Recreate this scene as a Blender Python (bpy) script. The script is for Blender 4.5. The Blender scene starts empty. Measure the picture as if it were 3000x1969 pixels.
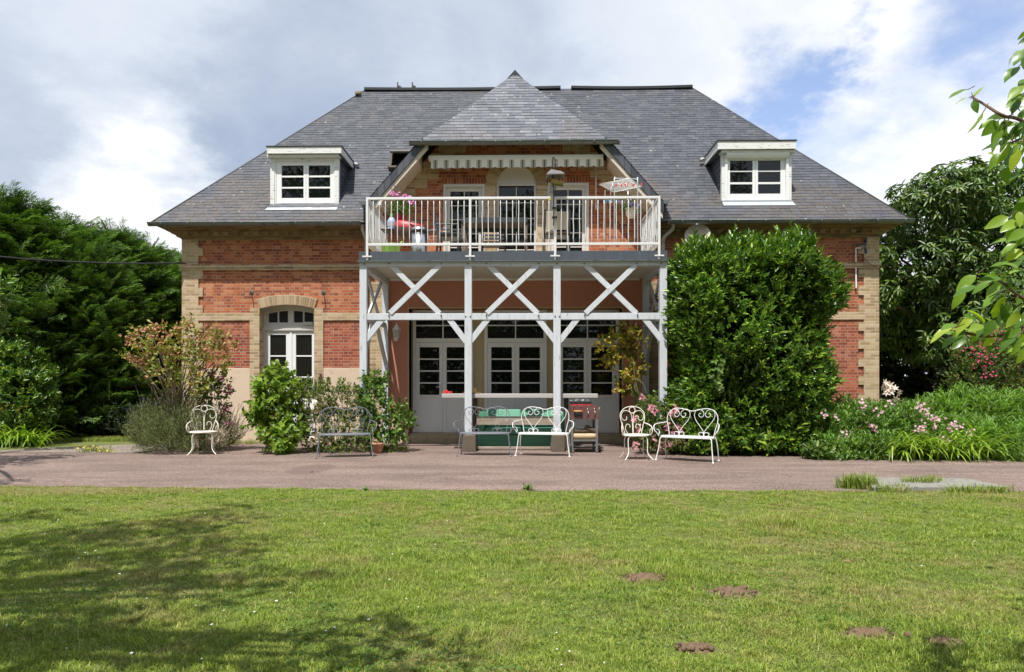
import bpy, math, random
import numpy as np
from mathutils import Vector, Matrix

SC = bpy.context.scene
COL = SC.collection
R = math.radians
random.seed(7)
rng = np.random.default_rng(11)

# ------------------------------------------------------------------ camera
F_PX, CXP, HOR = 2000.0, 1500.0, 1135.0          # focal length, centre and eye level of the 3000 px frame
YAW = R(1.0)
CAM = Vector((0.227, 0.0, 1.30))
cam = bpy.data.cameras.new('camera')
camo = bpy.data.objects.new('camera', cam)
COL.objects.link(camo)
camo.location = CAM
camo.rotation_euler = (R(90), 0, YAW)
cam.sensor_width = 36.0
cam.lens = 24.0
cam.shift_y = (HOR - 984.5) / 3000.0
cam.clip_start = 0.05
cam.clip_end = 2000
SC.camera = camo


def at(px, py, Y):
    """world point seen at photo pixel (px, py) on the plane y = Y"""
    u = (px - CXP) / F_PX
    v = (HOR - py) / F_PX
    c, s = math.cos(YAW), math.sin(YAW)
    t = Y / (c + u * s)
    return Vector((CAM.x + t * (u * c - s), Y, CAM.z + v * t))


def pdir(px, py):
    p = at(px, py, 10) - CAM
    return p.normalized()


# ------------------------------------------------------------------ sun, sky
SUNV = Vector((-0.15, -0.43, 0.90)).normalized()
sl = bpy.data.lights.new('sun', 'SUN')
sl.energy = 3.55
sl.angle = R(0.53)
sl.color = (1.0, 0.965, 0.905)
so = bpy.data.objects.new('sun', sl)
COL.objects.link(so)
so.rotation_euler = SUNV.to_track_quat('Z', 'Y').to_euler()
so.location = (-6, -18, 30)

SC.view_settings.view_transform = 'Standard'
SC.view_settings.look = 'None'
SC.view_settings.exposure = 0.78
SC.view_settings.gamma = 1.0

W = bpy.data.worlds.new('World')
SC.world = W
W.use_nodes = True


class NT:
    """small helper to write node trees"""
    def __init__(self, tree):
        self.t = tree
        self.n = tree.nodes
        self.l = tree.links

    def node(self, typ, **kw):
        n = self.n.new(typ)
        for k, v in kw.items():
            setattr(n, k, v)
        return n

    def put(self, sock, val):
        if val is None:
            return
        if isinstance(val, bpy.types.NodeSocket):
            self.l.new(val, sock)
        else:
            sock.default_value = val

    def math(self, op, a, b=None, c=None, clamp=False):
        n = self.node('ShaderNodeMath', operation=op, use_clamp=clamp)
        for i, x in enumerate((a, b, c)):
            self.put(n.inputs[i], x)
        return n.outputs[0]

    def vmath(self, op, a, b=None):
        n = self.node('ShaderNodeVectorMath', operation=op)
        self.put(n.inputs[0], a)
        if b is not None:
            self.put(n.inputs[1], b)
        return n.outputs['Value'] if op in ('DISTANCE', 'LENGTH', 'DOT_PRODUCT') else n.outputs[0]

    def noise(self, vec, scale, detail=4, rough=0.55, dist=0.0, out='Fac'):
        n = self.node('ShaderNodeTexNoise')
        if vec is not None:
            self.put(n.inputs['Vector'], vec)
        n.inputs['Scale'].default_value = scale
        n.inputs['Detail'].default_value = detail
        n.inputs['Roughness'].default_value = rough
        n.inputs['Distortion'].default_value = dist
        return n.outputs[out]

    def rng(self, v, a, b, c=0.0, d=1.0, smooth=True):
        n = self.node('ShaderNodeMapRange', interpolation_type='SMOOTHSTEP' if smooth else 'LINEAR')
        self.put(n.inputs[0], v)
        for i, x in enumerate((a, b, c, d)):
            n.inputs[i + 1].default_value = x
        return n.outputs[0]

    def mix(self, f, a, b, mode='MIX'):
        n = self.node('ShaderNodeMix', data_type='RGBA', blend_type=mode)
        self.put(n.inputs[0], f)
        for i, x in ((6, a), (7, b)):
            if isinstance(x, (tuple, list)) and len(x) == 3:
                x = (*x, 1)
            self.put(n.inputs[i], x)
        return n.outputs[2]

    def ramp(self, f, stops, interp='LINEAR'):
        n = self.node('ShaderNodeValToRGB')
        cr = n.color_ramp
        cr.interpolation = interp
        while len(cr.elements) < len(stops):
            cr.elements.new(0.5)
        for e, (p, c) in zip(cr.elements, stops):
            e.position = p
            e.color = (*c, 1) if len(c) == 3 else c
        self.put(n.inputs[0], f)
        return n.outputs[0]


def build_world():
    k = NT(W.node_tree)
    for n in list(k.n):
        k.n.remove(n)
    out = k.node('ShaderNodeOutputWorld')
    bg = k.node('ShaderNodeBackground')
    bg.inputs['Strength'].default_value = 0.10
    k.l.new(bg.outputs[0], out.inputs[0])
    sky = k.node('ShaderNodeTexSky', sky_type='NISHITA')
    sky.sun_disc = False
    sky.sun_elevation = math.asin(SUNV.z)
    sky.sun_rotation = math.atan2(SUNV.x, SUNV.y)
    sky.air_density = 1.0
    sky.dust_density = 1.2
    tc = k.node('ShaderNodeTexCoord').outputs['Generated']
    sep = k.node('ShaderNodeSeparateXYZ')
    k.l.new(tc, sep.inputs[0])
    zz = k.math('MAXIMUM', sep.outputs[2], 0.0)
    den = k.math('ADD', zz, 0.30)
    com = k.node('ShaderNodeCombineXYZ')
    k.put(com.inputs[0], k.math('DIVIDE', sep.outputs[0], den))
    k.put(com.inputs[1], k.math('DIVIDE', sep.outputs[1], den))
    p = com.outputs[0]
    n1 = k.noise(p, 1.5, 9, 0.58, 0.35)
    n2 = k.noise(k.vmath('ADD', p, (4.3, 1.7, 2.0)), 2.3, 10, 0.6, 0.5)
    wob = k.noise(k.vmath('ADD', p, (9.3, 5.7, 1.0)), 3.4, 9, 0.62, 0.0, 'Color')
    wv = k.vmath('SUBTRACT', wob, (0.5, 0.5, 0.5))
    sc = k.node('ShaderNodeVectorMath', operation='SCALE')
    k.l.new(wv, sc.inputs[0])
    sc.inputs['Scale'].default_value = 0.30
    wd = k.vmath('ADD', tc, sc.outputs[0])      # directions nudged by noise so the cloud banks have torn edges

    def blob(px, py, rad, soft=0.25, sy=1.0):
        d = pdir(px, py)
        m = k.node('ShaderNodeVectorMath', operation='MULTIPLY')
        k.put(m.inputs[0], k.vmath('SUBTRACT', wd, tuple(d)))
        m.inputs[1].default_value = (1, 1, sy)
        return k.rng(k.vmath('LENGTH', m.outputs[0]), rad * soft, rad, 1.0, 0.0)

    def total(items):
        acc = None
        for s, b in items:
            t = k.math('MULTIPLY', b, s)
            acc = t if acc is None else k.math('ADD', acc, t)
        return acc
    bright = total([(0.95, blob(420, 545, 0.15, 0.1)), (0.10, blob(120, 250, 0.30)), (0.12, blob(300, 90, 0.30)),
                    (-0.26, blob(820, 340, 0.26)), (-0.22, blob(600, 430, 0.18)), (-0.20, blob(1150, 190, 0.30)), (-0.30, blob(110, 420, 0.20)),
                    (0.08, blob(1250, 60, 0.22)), (0.34, blob(2550, 430, 0.36)), (0.28, blob(2050, 160, 0.26)), (0.25, blob(2750, 250, 0.25))])
    b = k.math('ADD', k.math('ADD', k.math('MULTIPLY', k.math('SUBTRACT', n2, 0.5), 0.75), 0.42), bright)
    cloud = k.ramp(b, [(0.0, (2.5, 3.0, 3.95)), (0.25, (3.25, 3.7, 4.5)), (0.5, (4.3, 4.7, 5.35)), (0.75, (5.0, 5.3, 5.75)), (1.0, (6.3, 6.4, 6.5))])
    hole = total([(0.78, blob(2250, 215, 0.13, 0.05)), (0.62, blob(2390, 400, 0.14, 0.05)), (0.62, blob(2920, 130, 0.17, 0.05)),
                  (0.40, blob(1660, 235, 0.10, 0.05)), (0.34, blob(2620, 560, 0.12, 0.05))])
    cov = k.math('SUBTRACT', k.math('ADD', k.math('MULTIPLY', k.math('SUBTRACT', n1, 0.5), 1.2), 0.92), hole)
    cov = k.rng(cov, 0.02, 0.70, 0.12, 1.0)
    blue = k.mix(1.0, sky.outputs[0], (1.2, 1.22, 1.35), 'MULTIPLY')
    k.l.new(k.mix(cov, blue, cloud), bg.inputs['Color'])


build_world()

# ------------------------------------------------------------------ materials
MATS = {}


def newmat(name):
    m = bpy.data.materials.new(name)
    m.use_nodes = True
    k = NT(m.node_tree)
    for n in list(k.n):
        k.n.remove(n)
    out = k.node('ShaderNodeOutputMaterial')
    b = k.node('ShaderNodeBsdfPrincipled')
    k.l.new(b.outputs[0], out.inputs[0])
    MATS[name] = m
    return m, k, b, out


def bump(k, b, h, strength=0.3, dist=0.01):
    n = k.node('ShaderNodeBump')
    n.inputs['Strength'].default_value = strength
    n.inputs['Distance'].default_value = dist
    k.put(n.inputs['Height'], h)
    k.l.new(n.outputs[0], b.inputs['Normal'])


def plain(name, c, rough=0.5, var=0.12, scale=8.0, metal=0.0, bmp=0.0, c2=None, mask=(0.5, 0.7), stretch=None, spec=0.5):
    """one colour with mottling; c2 = a second colour showing through in patches (wear, rust, dirt)"""
    m, k, b, out = newmat(name)
    v = k.node('ShaderNodeTexCoord').outputs['Object']
    if stretch:
        v = k.vmath('MULTIPLY', v, stretch)
    n = k.noise(v, scale, 6, 0.6)
    lo = tuple(x * (1 - var) for x in c)
    hi = tuple(min(1, x * (1 + var)) for x in c)
    col = k.mix(n, lo, hi)
    if c2:
        n2 = k.noise(k.vmath('ADD', v, (3.1, 7.7, 1.3)), scale * 1.7, 8, 0.65)
        col = k.mix(k.rng(n2, mask[0], mask[1]), col, c2)
    k.put(b.inputs['Base Color'], col)
    b.inputs['Roughness'].default_value = rough
    b.inputs['Metallic'].default_value = metal
    b.inputs['Specular IOR Level'].default_value = spec
    if bmp:
        bump(k, b, k.noise(v, scale * 4, 6, 0.65), bmp, 0.01)
    return m


def brick(name, ramp, mortar, rough=0.85, squash=0.5, stain=None, stains=(0.55, 0.75), w=0.232, h=0.0692, low=None):
    m, k, b, out = newmat(name)
    tc = k.node('ShaderNodeTexCoord').outputs['Object']
    sp = k.node('ShaderNodeSeparateXYZ')
    k.l.new(tc, sp.inputs[0])
    cb = k.node('ShaderNodeCombineXYZ')
    k.put(cb.inputs[0], k.math('ADD', sp.outputs[0], sp.outputs[1]))
    k.put(cb.inputs[1], sp.outputs[2])
    wob = k.noise(tc, 6.0, 3, 0.5, 0, 'Color')
    sc = k.node('ShaderNodeVectorMath', operation='SCALE')
    k.l.new(k.vmath('SUBTRACT', wob, (0.5, 0.5, 0.5)), sc.inputs[0])
    sc.inputs['Scale'].default_value = 0.012
    vec = k.vmath('ADD', cb.outputs[0], sc.outputs[0])
    t = k.node('ShaderNodeTexBrick')
    t.offset = 0.5
    t.squash = squash
    t.squash_frequency = 2
    k.put(t.inputs['Vector'], vec)
    t.inputs['Color1'].default_value = (0, 0, 0, 1)
    t.inputs['Color2'].default_value = (1, 1, 1, 1)
    t.inputs['Mortar'].default_value = (0.5, 0.5, 0.5, 1)
    t.inputs['Scale'].default_value = 1.0
    t.inputs['Mortar Size'].default_value = 0.0058
    t.inputs['Mortar Smooth'].default_value = 0.25
    t.inputs['Bias'].default_value = 0.0
    t.inputs['Brick Width'].default_value = w
    t.inputs['Row Height'].default_value = h
    col = k.ramp(t.outputs['Color'], ramp)
    fine = k.noise(tc, 38, 6, 0.7)
    big = k.noise(tc, 0.9, 5, 0.6)
    col = k.mix(k.math('MULTIPLY', k.math('SUBTRACT', fine, 0.40), 0.42, clamp=True), col, (ramp[-1][1][0] * 1.15, ramp[-1][1][1] * 1.2, ramp[-1][1][2] * 1.3))
    if low:   # the lower courses are a darker crimson brick
        zl = k.rng(k.math('ADD', sp.outputs[2], k.math('MULTIPLY', big, 0.1)), low[0], low[1], 1.0, 0.0)
        col = k.mix(k.math('MULTIPLY', zl, 0.75), col, k.mix(1.0, col, low[2], 'MULTIPLY'))
    if stain:
        col = k.mix(k.math('MULTIPLY', k.rng(big, stains[0], stains[1]), 0.55), col, stain)
        pale = k.noise(k.vmath('ADD', tc, (5, 9, 2)), 2.6, 9, 0.7)
        col = k.mix(k.math('MULTIPLY', k.rng(pale, 0.62, 0.80), 0.22), col, mortar)
    streak = k.noise(k.vmath('MULTIPLY', tc, (5.0, 5.0, 0.5)), 1.0, 7, 0.68)
    col = k.mix(k.math('MULTIPLY', k.rng(streak, 0.52, 0.72), 0.5), col, k.mix(1.0, col, (0.45, 0.42, 0.42), 'MULTIPLY'))
    mor = k.mix(k.noise(tc, 14, 4), tuple(x * 0.75 for x in mortar), mortar)
    lost = k.rng(k.noise(tc, 5.5, 5, 0.6), 0.35, 0.5)      # joints washed out here and there
    fac = k.math('MULTIPLY', t.outputs['Fac'], k.math('ADD', k.math('MULTIPLY', lost, 0.55), 0.45))
    k.put(b.inputs['Base Color'], k.mix(fac, col, mor))
    b.inputs['Roughness'].default_value = rough
    hgt = k.math('ADD', k.math('MULTIPLY', t.outputs['Fac'], -1.0), k.math('MULTIPLY', fine, 0.7))
    bump(k, b, hgt, 0.55, 0.008)
    return m


RED = [(0.0, (0.20, 0.047, 0.021)), (0.3, (0.32, 0.078, 0.028)), (0.6, (0.395, 0.109, 0.038)), (0.85, (0.47, 0.160, 0.060)), (1.0, (0.48, 0.21, 0.10))]
YEL = [(0.0, (0.29, 0.20, 0.105)), (0.3, (0.40, 0.285, 0.155)), (0.6, (0.49, 0.365, 0.21)), (0.85, (0.53, 0.41, 0.26)), (1.0, (0.45, 0.28, 0.18))]
brick('red_brick', RED, (0.46, 0.34, 0.26), stain=(0.25, 0.092, 0.050), low=(2.6, 3.1, (0.84, 0.66, 0.90)))
brick('yellow_brick', YEL, (0.62, 0.54, 0.42), squash=1.0, stain=(0.24, 0.17, 0.09))
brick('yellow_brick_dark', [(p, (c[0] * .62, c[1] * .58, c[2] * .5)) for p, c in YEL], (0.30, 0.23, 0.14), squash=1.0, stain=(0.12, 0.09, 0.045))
plain('cream_stucco', (0.62, 0.49, 0.365), 0.9, 0.07, 3.0, bmp=0.25, c2=(0.42, 0.31, 0.22), mask=(0.56, 0.80))
plain('terracotta_stucco', (0.50, 0.215, 0.145), 0.92, 0.10, 9.0, bmp=0.35)
plain('beige_stucco', (0.52, 0.41, 0.25), 0.92, 0.06, 5.0, bmp=0.25)
plain('step_stone', (0.42, 0.33, 0.22), 0.9, 0.15, 4.0, bmp=0.3, c2=(0.22, 0.17, 0.12), mask=(0.52, 0.75))
plain('white_upvc', (0.80, 0.80, 0.80), 0.35, 0.03, 3.0)
plain('off_white_frame', (0.60, 0.575, 0.54), 0.4, 0.05, 3.0)
plain('white_metal', (0.70, 0.695, 0.69), 0.4, 0.05, 14.0, c2=(0.50, 0.40, 0.30), mask=(0.70, 0.80))
plain('cream_metal', (0.78, 0.74, 0.64), 0.5, 0.06, 18.0, c2=(0.36, 0.22, 0.12), mask=(0.62, 0.74))
plain('grey_metal', (0.155, 0.165, 0.185), 0.45, 0.08, 12.0)
plain('zinc_light', (0.50, 0.53, 0.57), 0.42, 0.12, 3.0, metal=0.55)
plain('zinc_gutter', (0.16, 0.18, 0.185), 0.4, 0.15, 4.0, metal=0.4, c2=(0.07, 0.085, 0.085), mask=(0.5, 0.7))
plain('zinc_fascia', (0.115, 0.13, 0.155), 0.38, 0.25, 4.0, metal=0.45, c2=(0.30, 0.33, 0.37), mask=(0.60, 0.80), stretch=(3.0, 1.0, 0.35))
plain('black_cap', (0.018, 0.019, 0.021), 0.5, 0.2, 5.0)
plain('black_plastic', (0.02, 0.02, 0.022), 0.35, 0.1, 5.0)
plain('grey_pipe', (0.44, 0.44, 0.43), 0.5, 0.08, 5.0)
plain('soffit_board', (0.58, 0.51, 0.43), 0.7, 0.12, 2.5, bmp=0.2, stretch=(1, 1, 5), c2=(0.30, 0.24, 0.18), mask=(0.58, 0.8))
plain('ceiling_board', (0.60, 0.56, 0.47), 0.85, 0.06, 2.0)
plain('white_wood', (0.56, 0.585, 0.62), 0.65, 0.14, 3.0, bmp=0.5, c2=(0.30, 0.28, 0.24), mask=(0.56, 0.72), stretch=(5.0, 5.0, 0.7))
plain('peeling_white_wood', (0.72, 0.72, 0.70), 0.7, 0.08, 7.0, bmp=0.4, c2=(0.33, 0.30, 0.26), mask=(0.56, 0.66), stretch=(0.5, 1.0, 3.0))
plain('old_wood', (0.30, 0.235, 0.175), 0.8, 0.3, 4.0, bmp=0.4, c2=(0.48, 0.43, 0.38), mask=(0.46, 0.7), stretch=(0.35, 1.5, 5.0))
plain('pale_counter_wood', (0.42, 0.395, 0.375), 0.75, 0.2, 4.0, bmp=0.35, c2=(0.22, 0.18, 0.15), mask=(0.60, 0.75), stretch=(0.3, 1.5, 5.0))
plain('dark_wood', (0.085, 0.065, 0.05), 0.75, 0.3, 6.0, bmp=0.3, stretch=(3, 1, 0.4))
plain('table_wood', (0.15, 0.115, 0.095), 0.6, 0.2, 6.0, bmp=0.2)
plain('concrete', (0.13, 0.105, 0.075), 0.92, 0.25, 9.0, bmp=0.6, c2=(0.62, 0.58, 0.50), mask=(0.66, 0.74))
plain('curb_stone', (0.25, 0.24, 0.21), 0.9, 0.22, 6.0, bmp=0.45, c2=(0.13, 0.125, 0.095), mask=(0.50, 0.68), spec=0.1)
plain('green_leatherette', (0.085, 0.29, 0.185), 0.42, 0.08, 3.0)
plain('rust_brown', (0.125, 0.058, 0.055), 0.5, 0.18, 6.0, c2=(0.17, 0.09, 0.06), mask=(0.52, 0.7))
plain('red_enamel', (0.42, 0.040, 0.048), 0.45, 0.05, 4.0)
plain('steel', (0.60, 0.60, 0.61), 0.24, 0.06, 2.0, metal=1.0)
plain('dark_steel', (0.10, 0.095, 0.10), 0.42, 0.12, 5.0, metal=0.5)
plain('light_wood', (0.58, 0.30, 0.10), 0.5, 0.15, 8.0, stretch=(1, 1, 4))
plain('log_bark', (0.085, 0.06, 0.04), 0.9, 0.35, 14.0, bmp=0.9, c2=(0.17, 0.13, 0.09), mask=(0.5, 0.7), stretch=(0.6, 3, 3))
plain('log_split', (0.52, 0.39, 0.24), 0.85, 0.2, 6.0, bmp=0.6, c2=(0.30, 0.20, 0.11), mask=(0.55, 0.75), stretch=(0.4, 3, 6))
plain('terracotta_pot', (0.50, 0.225, 0.125), 0.85, 0.12, 8.0, bmp=0.25, c2=(0.62, 0.50, 0.42), mask=(0.5, 0.66))
plain('pink_plastic', (0.55, 0.012, 0.13), 0.35, 0.05, 3.0)
plain('white_plastic', (0.80, 0.79, 0.76), 0.4, 0.04, 3.0)
plain('green_plastic', (0.31, 0.56, 0.13), 0.4, 0.05, 3.0)
plain('bottle_plastic', (0.36, 0.47, 0.66), 0.14, 0.25, 9.0)
plain('bottle_cap_green', (0.02, 0.36, 0.16), 0.35, 0.05, 3.0)
plain('sling_beige', (0.60, 0.53, 0.44), 0.85, 0.06, 40.0, bmp=0.2)
plain('cushion_brown', (0.30, 0.215, 0.145), 0.85, 0.08, 20.0)
plain('chair_grey', (0.055, 0.063, 0.072), 0.4, 0.06, 8.0)
plain('blue_cloth', (0.03, 0.33, 0.55), 0.7, 0.1, 12.0)
plain('red_plastic', (0.68, 0.03, 0.045), 0.4, 0.08, 5.0)
plain('tomato_red', (0.55, 0.022, 0.018), 0.2, 0.1, 9.0)
plain('straw', (0.46, 0.31, 0.12), 0.85, 0.2, 30.0, bmp=0.5)
plain('yellow_tag', (0.72, 0.58, 0.03), 0.5, 0.1, 9.0)
plain('mossy_wood', (0.155, 0.125, 0.04), 0.9, 0.4, 12.0, bmp=0.7, c2=(0.21, 0.20, 0.03), mask=(0.45, 0.6))
plain('weathered_grey_wood', (0.155, 0.15, 0.145), 0.9, 0.35, 9.0, bmp=0.6)
plain('dish_beige', (0.56, 0.49, 0.43), 0.55, 0.05, 3.0)
plain('bark', (0.10, 0.075, 0.05), 0.95, 0.35, 9.0, bmp=0.9, stretch=(2, 2, 0.5))
plain('green_stem', (0.11, 0.125, 0.04), 0.8, 0.25, 9.0)
plain('brown_twig', (0.125, 0.085, 0.05), 0.9, 0.3, 12.0)
plain('dry_twig', (0.27, 0.215, 0.145), 0.9, 0.25, 12.0)
plain('pear_twig', (0.125, 0.065, 0.035), 0.7, 0.3, 30.0, bmp=0.3)
plain('soil', (0.175, 0.112, 0.07), 0.95, 0.35, 16.0, bmp=1.0)
plain('dry_leaf', (0.24, 0.135, 0.07), 0.7, 0.3, 12.0)
plain('daisy_white', (0.85, 0.85, 0.82), 0.7, 0.05, 10.0)
plain('flower_yellow', (0.80, 0.58, 0.02), 0.7, 0.1, 10.0)
plain('neighbour_wall', (0.45, 0.38, 0.30), 0.9, 0.1, 1.5)
plain('lead', (0.42, 0.44, 0.46), 0.55, 0.15, 6.0, metal=0.3)


def stone_lichen():
    """slate: one tone per slate, brown moss low on the roof, pale lichen spots"""
    def make(name, tones, moss, moss_band, spots, rough):
        m, k, b, out = newmat(name)
        tc = k.node('ShaderNodeTexCoord').outputs['Object']
        g = k.node('ShaderNodeNewGeometry').outputs['Random Per Island']
        col = k.ramp(g, tones)
        n = k.noise(tc, 30, 5, 0.7)
        col = k.mix(k.math('MULTIPLY', k.math('SUBTRACT', n, 0.4), 0.6, clamp=True), col, tuple(x * 1.5 for x in tones[-1][1]))
        sp = k.node('ShaderNodeSeparateXYZ')
        k.l.new(tc, sp.inputs[0])
        hi = k.rng(sp.outputs[2], moss_band[0], moss_band[1], 1.0, 0.0)
        mo = k.noise(tc, 0.75, 4, 0.6)
        mo2 = k.noise(tc, 11, 8, 0.75)
        f = k.math('MULTIPLY', k.rng(k.math('ADD', k.math('MULTIPLY', hi, 0.20), mo), 0.58, 0.70), k.rng(mo2, 0.40, 0.60))
        col = k.mix(k.math('MULTIPLY', f, 0.75), col, moss)
        vo = k.node('ShaderNodeTexVoronoi')
        k.put(vo.inputs['Vector'], tc)
        vo.inputs['Scale'].default_value = 7.0
        cell = k.node('ShaderNodeSeparateColor')
        k.l.new(vo.outputs['Color'], cell.inputs[0])
        spot = k.math('MULTIPLY', k.rng(k.math('ADD', vo.outputs['Distance'], k.math('MULTIPLY', mo2, 0.25)), 0.24, 0.34, 1.0, 0.0), k.math('GREATER_THAN', cell.outputs[0], spots))
        col = k.mix(k.math('MULTIPLY', spot, 0.75), col, (0.44, 0.44, 0.38))
        k.put(b.inputs['Base Color'], col)
        k.put(b.inputs['Roughness'], k.math('ADD', k.math('MULTIPLY', g, 0.12), rough))
        bump(k, b, n, 0.35, 0.006)
    make('slate', [(0.0, (0.044, 0.048, 0.060)), (0.4, (0.056, 0.061, 0.075)), (0.8, (0.068, 0.073, 0.088)), (1.0, (0.088, 0.092, 0.106))], (0.115, 0.085, 0.062), (4.9, 7.6), 0.90, 0.50)
    make('pale_slate', [(0.0, (0.085, 0.09, 0.107)), (0.35, (0.108, 0.114, 0.134)), (0.8, (0.134, 0.14, 0.162)), (1.0, (0.18, 0.187, 0.21))], (0.105, 0.082, 0.066), (6.4, 8.3), 0.80, 0.50)
    make('verge_slate', [(0.0, (0.035, 0.04, 0.05)), (0.5, (0.05, 0.056, 0.068)), (1.0, (0.075, 0.08, 0.095))], (0.05, 0.05, 0.05), (0, 1), 0.99, 0.4)


stone_lichen()


def glass_mat(name='window_glass', tint=(0.006, 0.007, 0.007), rough=0.015):
    m, k, b, out = newmat(name)
    b.inputs['Base Color'].default_value = (*tint, 1)
    b.inputs['Roughness'].default_value = rough
    b.inputs['IOR'].default_value = 1.52
    tc = k.node('ShaderNodeTexCoord').outputs['Object']
    bump(k, b, k.noise(tc, 2.2, 2, 0.5), 0.02, 0.02)


glass_mat()
glass_mat('dark_door_glass', (0.012, 0.013, 0.011), 0.12)


def leaf_mat(name, ramp, rough=0.45, trans=0.3, tcol=None, clump=0.35, attr=None, spec=0.5, gain=1.0):
    if gain != 1.0:
        ramp = [(p, (min(.9, c[0] * gain * 1.12), min(.9, c[1] * gain), c[2] * gain * .85)) for p, c in ramp]
        attr = attr and tuple(x * gain for x in attr)
    m, k, b, out = newmat(name)
    g = k.node('ShaderNodeNewGeometry').outputs['Random Per Island']
    col = k.ramp(g, ramp)
    if attr:
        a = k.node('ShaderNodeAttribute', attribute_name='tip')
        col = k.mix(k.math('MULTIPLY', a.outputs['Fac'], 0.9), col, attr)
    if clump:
        tc = k.node('ShaderNodeTexCoord').outputs['Object']
        n = k.noise(tc, 1.6, 3, 0.6)
        col = k.mix(1.0, col, k.mix(k.rng(n, 0.3, 0.7), (1 - clump,) * 3, (1 + clump * .6,) * 3), 'MULTIPLY')
    k.put(b.inputs['Base Color'], col)
    b.inputs['Roughness'].default_value = rough
    b.inputs['Specular IOR Level'].default_value = spec
    t = k.node('ShaderNodeBsdfTranslucent')
    tc_ = k.mix(1.0, col, tcol or (1.25, 1.35, 0.55), 'MULTIPLY')
    k.put(t.inputs['Color'], tc_)
    mx = k.node('ShaderNodeMixShader')
    mx.inputs[0].default_value = trans
    k.l.new(b.outputs[0], mx.inputs[1])
    k.l.new(t.outputs[0], mx.inputs[2])
    k.l.new(mx.outputs[0], out.inputs[0])


leaf_mat('laurel_leaf', [(0, (0.016, 0.045, 0.008)), (0.45, (0.036, 0.088, 0.012)), (0.78, (0.075, 0.14, 0.018)), (1, (0.15, 0.22, 0.03))], 0.30, 0.22, spec=0.6, gain=2.15)
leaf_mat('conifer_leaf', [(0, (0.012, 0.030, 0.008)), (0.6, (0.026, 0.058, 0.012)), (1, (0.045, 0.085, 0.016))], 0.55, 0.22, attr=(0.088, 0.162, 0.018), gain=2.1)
leaf_mat('chestnut_leaf', [(0, (0.020, 0.045, 0.010)), (0.5, (0.036, 0.078, 0.016)), (1, (0.085, 0.125, 0.028))], 0.42, 0.22, gain=2.0)
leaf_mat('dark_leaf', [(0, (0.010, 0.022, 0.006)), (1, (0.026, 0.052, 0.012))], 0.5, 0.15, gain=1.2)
leaf_mat('lilac_leaf', [(0, (0.05, 0.105, 0.014)), (0.5, (0.095, 0.17, 0.024)), (1, (0.17, 0.24, 0.045))], 0.42, 0.35, gain=1.9)
leaf_mat('rose_leaf', [(0, (0.025, 0.055, 0.012)), (0.5, (0.055, 0.105, 0.022)), (0.85, (0.10, 0.15, 0.035)), (1, (0.17, 0.10, 0.04))], 0.42, 0.3, gain=1.75)
leaf_mat('old_rose_leaf', [(0, (0.055, 0.095, 0.018)), (0.5, (0.13, 0.165, 0.03)), (0.86, (0.21, 0.19, 0.05)), (1, (0.20, 0.11, 0.05))], 0.5, 0.3, gain=1.9)
leaf_mat('dried_bloom', [(0, (0.15, 0.078, 0.040)), (0.5, (0.26, 0.155, 0.085)), (1, (0.42, 0.30, 0.18))], 0.9, 0.15, (1.1, 1.0, 0.8), gain=1.6)
leaf_mat('purple_bloom', [(0, (0.22, 0.03, 0.10)), (0.6, (0.36, 0.07, 0.20)), (1, (0.50, 0.20, 0.28))], 0.7, 0.3, (1.2, 1, 1))
leaf_mat('lavender_leaf', [(0, (0.055, 0.085, 0.035)), (0.6, (0.11, 0.15, 0.065)), (1, (0.19, 0.21, 0.11))], 0.7, 0.2, gain=1.4)
leaf_mat('lavender_bloom', [(0, (0.075, 0.055, 0.22)), (1, (0.17, 0.13, 0.36))], 0.7, 0.2, (1, 1, 1))
leaf_mat('raspberry_leaf', [(0, (0.035, 0.085, 0.018)), (0.6, (0.075, 0.15, 0.028)), (1, (0.13, 0.20, 0.05))], 0.45, 0.3, gain=1.6)
leaf_mat('yellow_rose_leaf', [(0, (0.05, 0.09, 0.014)), (0.4, (0.17, 0.20, 0.03)), (0.75, (0.34, 0.31, 0.05)), (1, (0.36, 0.16, 0.045))], 0.45, 0.35, gain=1.3)
leaf_mat('bed_leaf', [(0, (0.035, 0.09, 0.016)), (0.6, (0.07, 0.15, 0.026)), (1, (0.12, 0.20, 0.04))], 0.45, 0.3, gain=1.9)
leaf_mat('willow_leaf', [(0, (0.055, 0.13, 0.020)), (0.6, (0.10, 0.20, 0.034)), (1, (0.15, 0.25, 0.055))], 0.45, 0.32, gain=1.9)
leaf_mat('daylily_leaf', [(0, (0.085, 0.17, 0.014)), (0.6, (0.15, 0.27, 0.026)), (1, (0.24, 0.34, 0.05))], 0.38, 0.35, gain=1.35)
leaf_mat('pink_petal', [(0, (0.62, 0.22, 0.30)), (0.6, (0.78, 0.42, 0.47)), (1, (0.85, 0.62, 0.62))], 0.6, 0.35, (1.1, 1, 1), 0.1)
leaf_mat('pale_pink_petal', [(0, (0.66, 0.36, 0.42)), (1, (0.86, 0.68, 0.68))], 0.6, 0.35, (1.1, 1, 1), 0.1)
leaf_mat('hot_pink_petal', [(0, (0.50, 0.035, 0.12)), (1, (0.70, 0.13, 0.24))], 0.6, 0.35, (1.1, 1, 1), 0.1)
leaf_mat('petunia_petal', [(0, (0.48, 0.02, 0.30)), (0.5, (0.66, 0.12, 0.45)), (1, (0.85, 0.50, 0.70))], 0.6, 0.3, (1.1, 1, 1), 0.1)
leaf_mat('pansy_petal', [(0, (0.07, 0.02, 0.20)), (0.55, (0.22, 0.12, 0.42)), (0.85, (0.45, 0.36, 0.65)), (0.95, (0.75, 0.55, 0.02)), (1, (0.75, 0.55, 0.02))], 0.6, 0.3, (1.1, 1, 1), 0.1)
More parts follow.
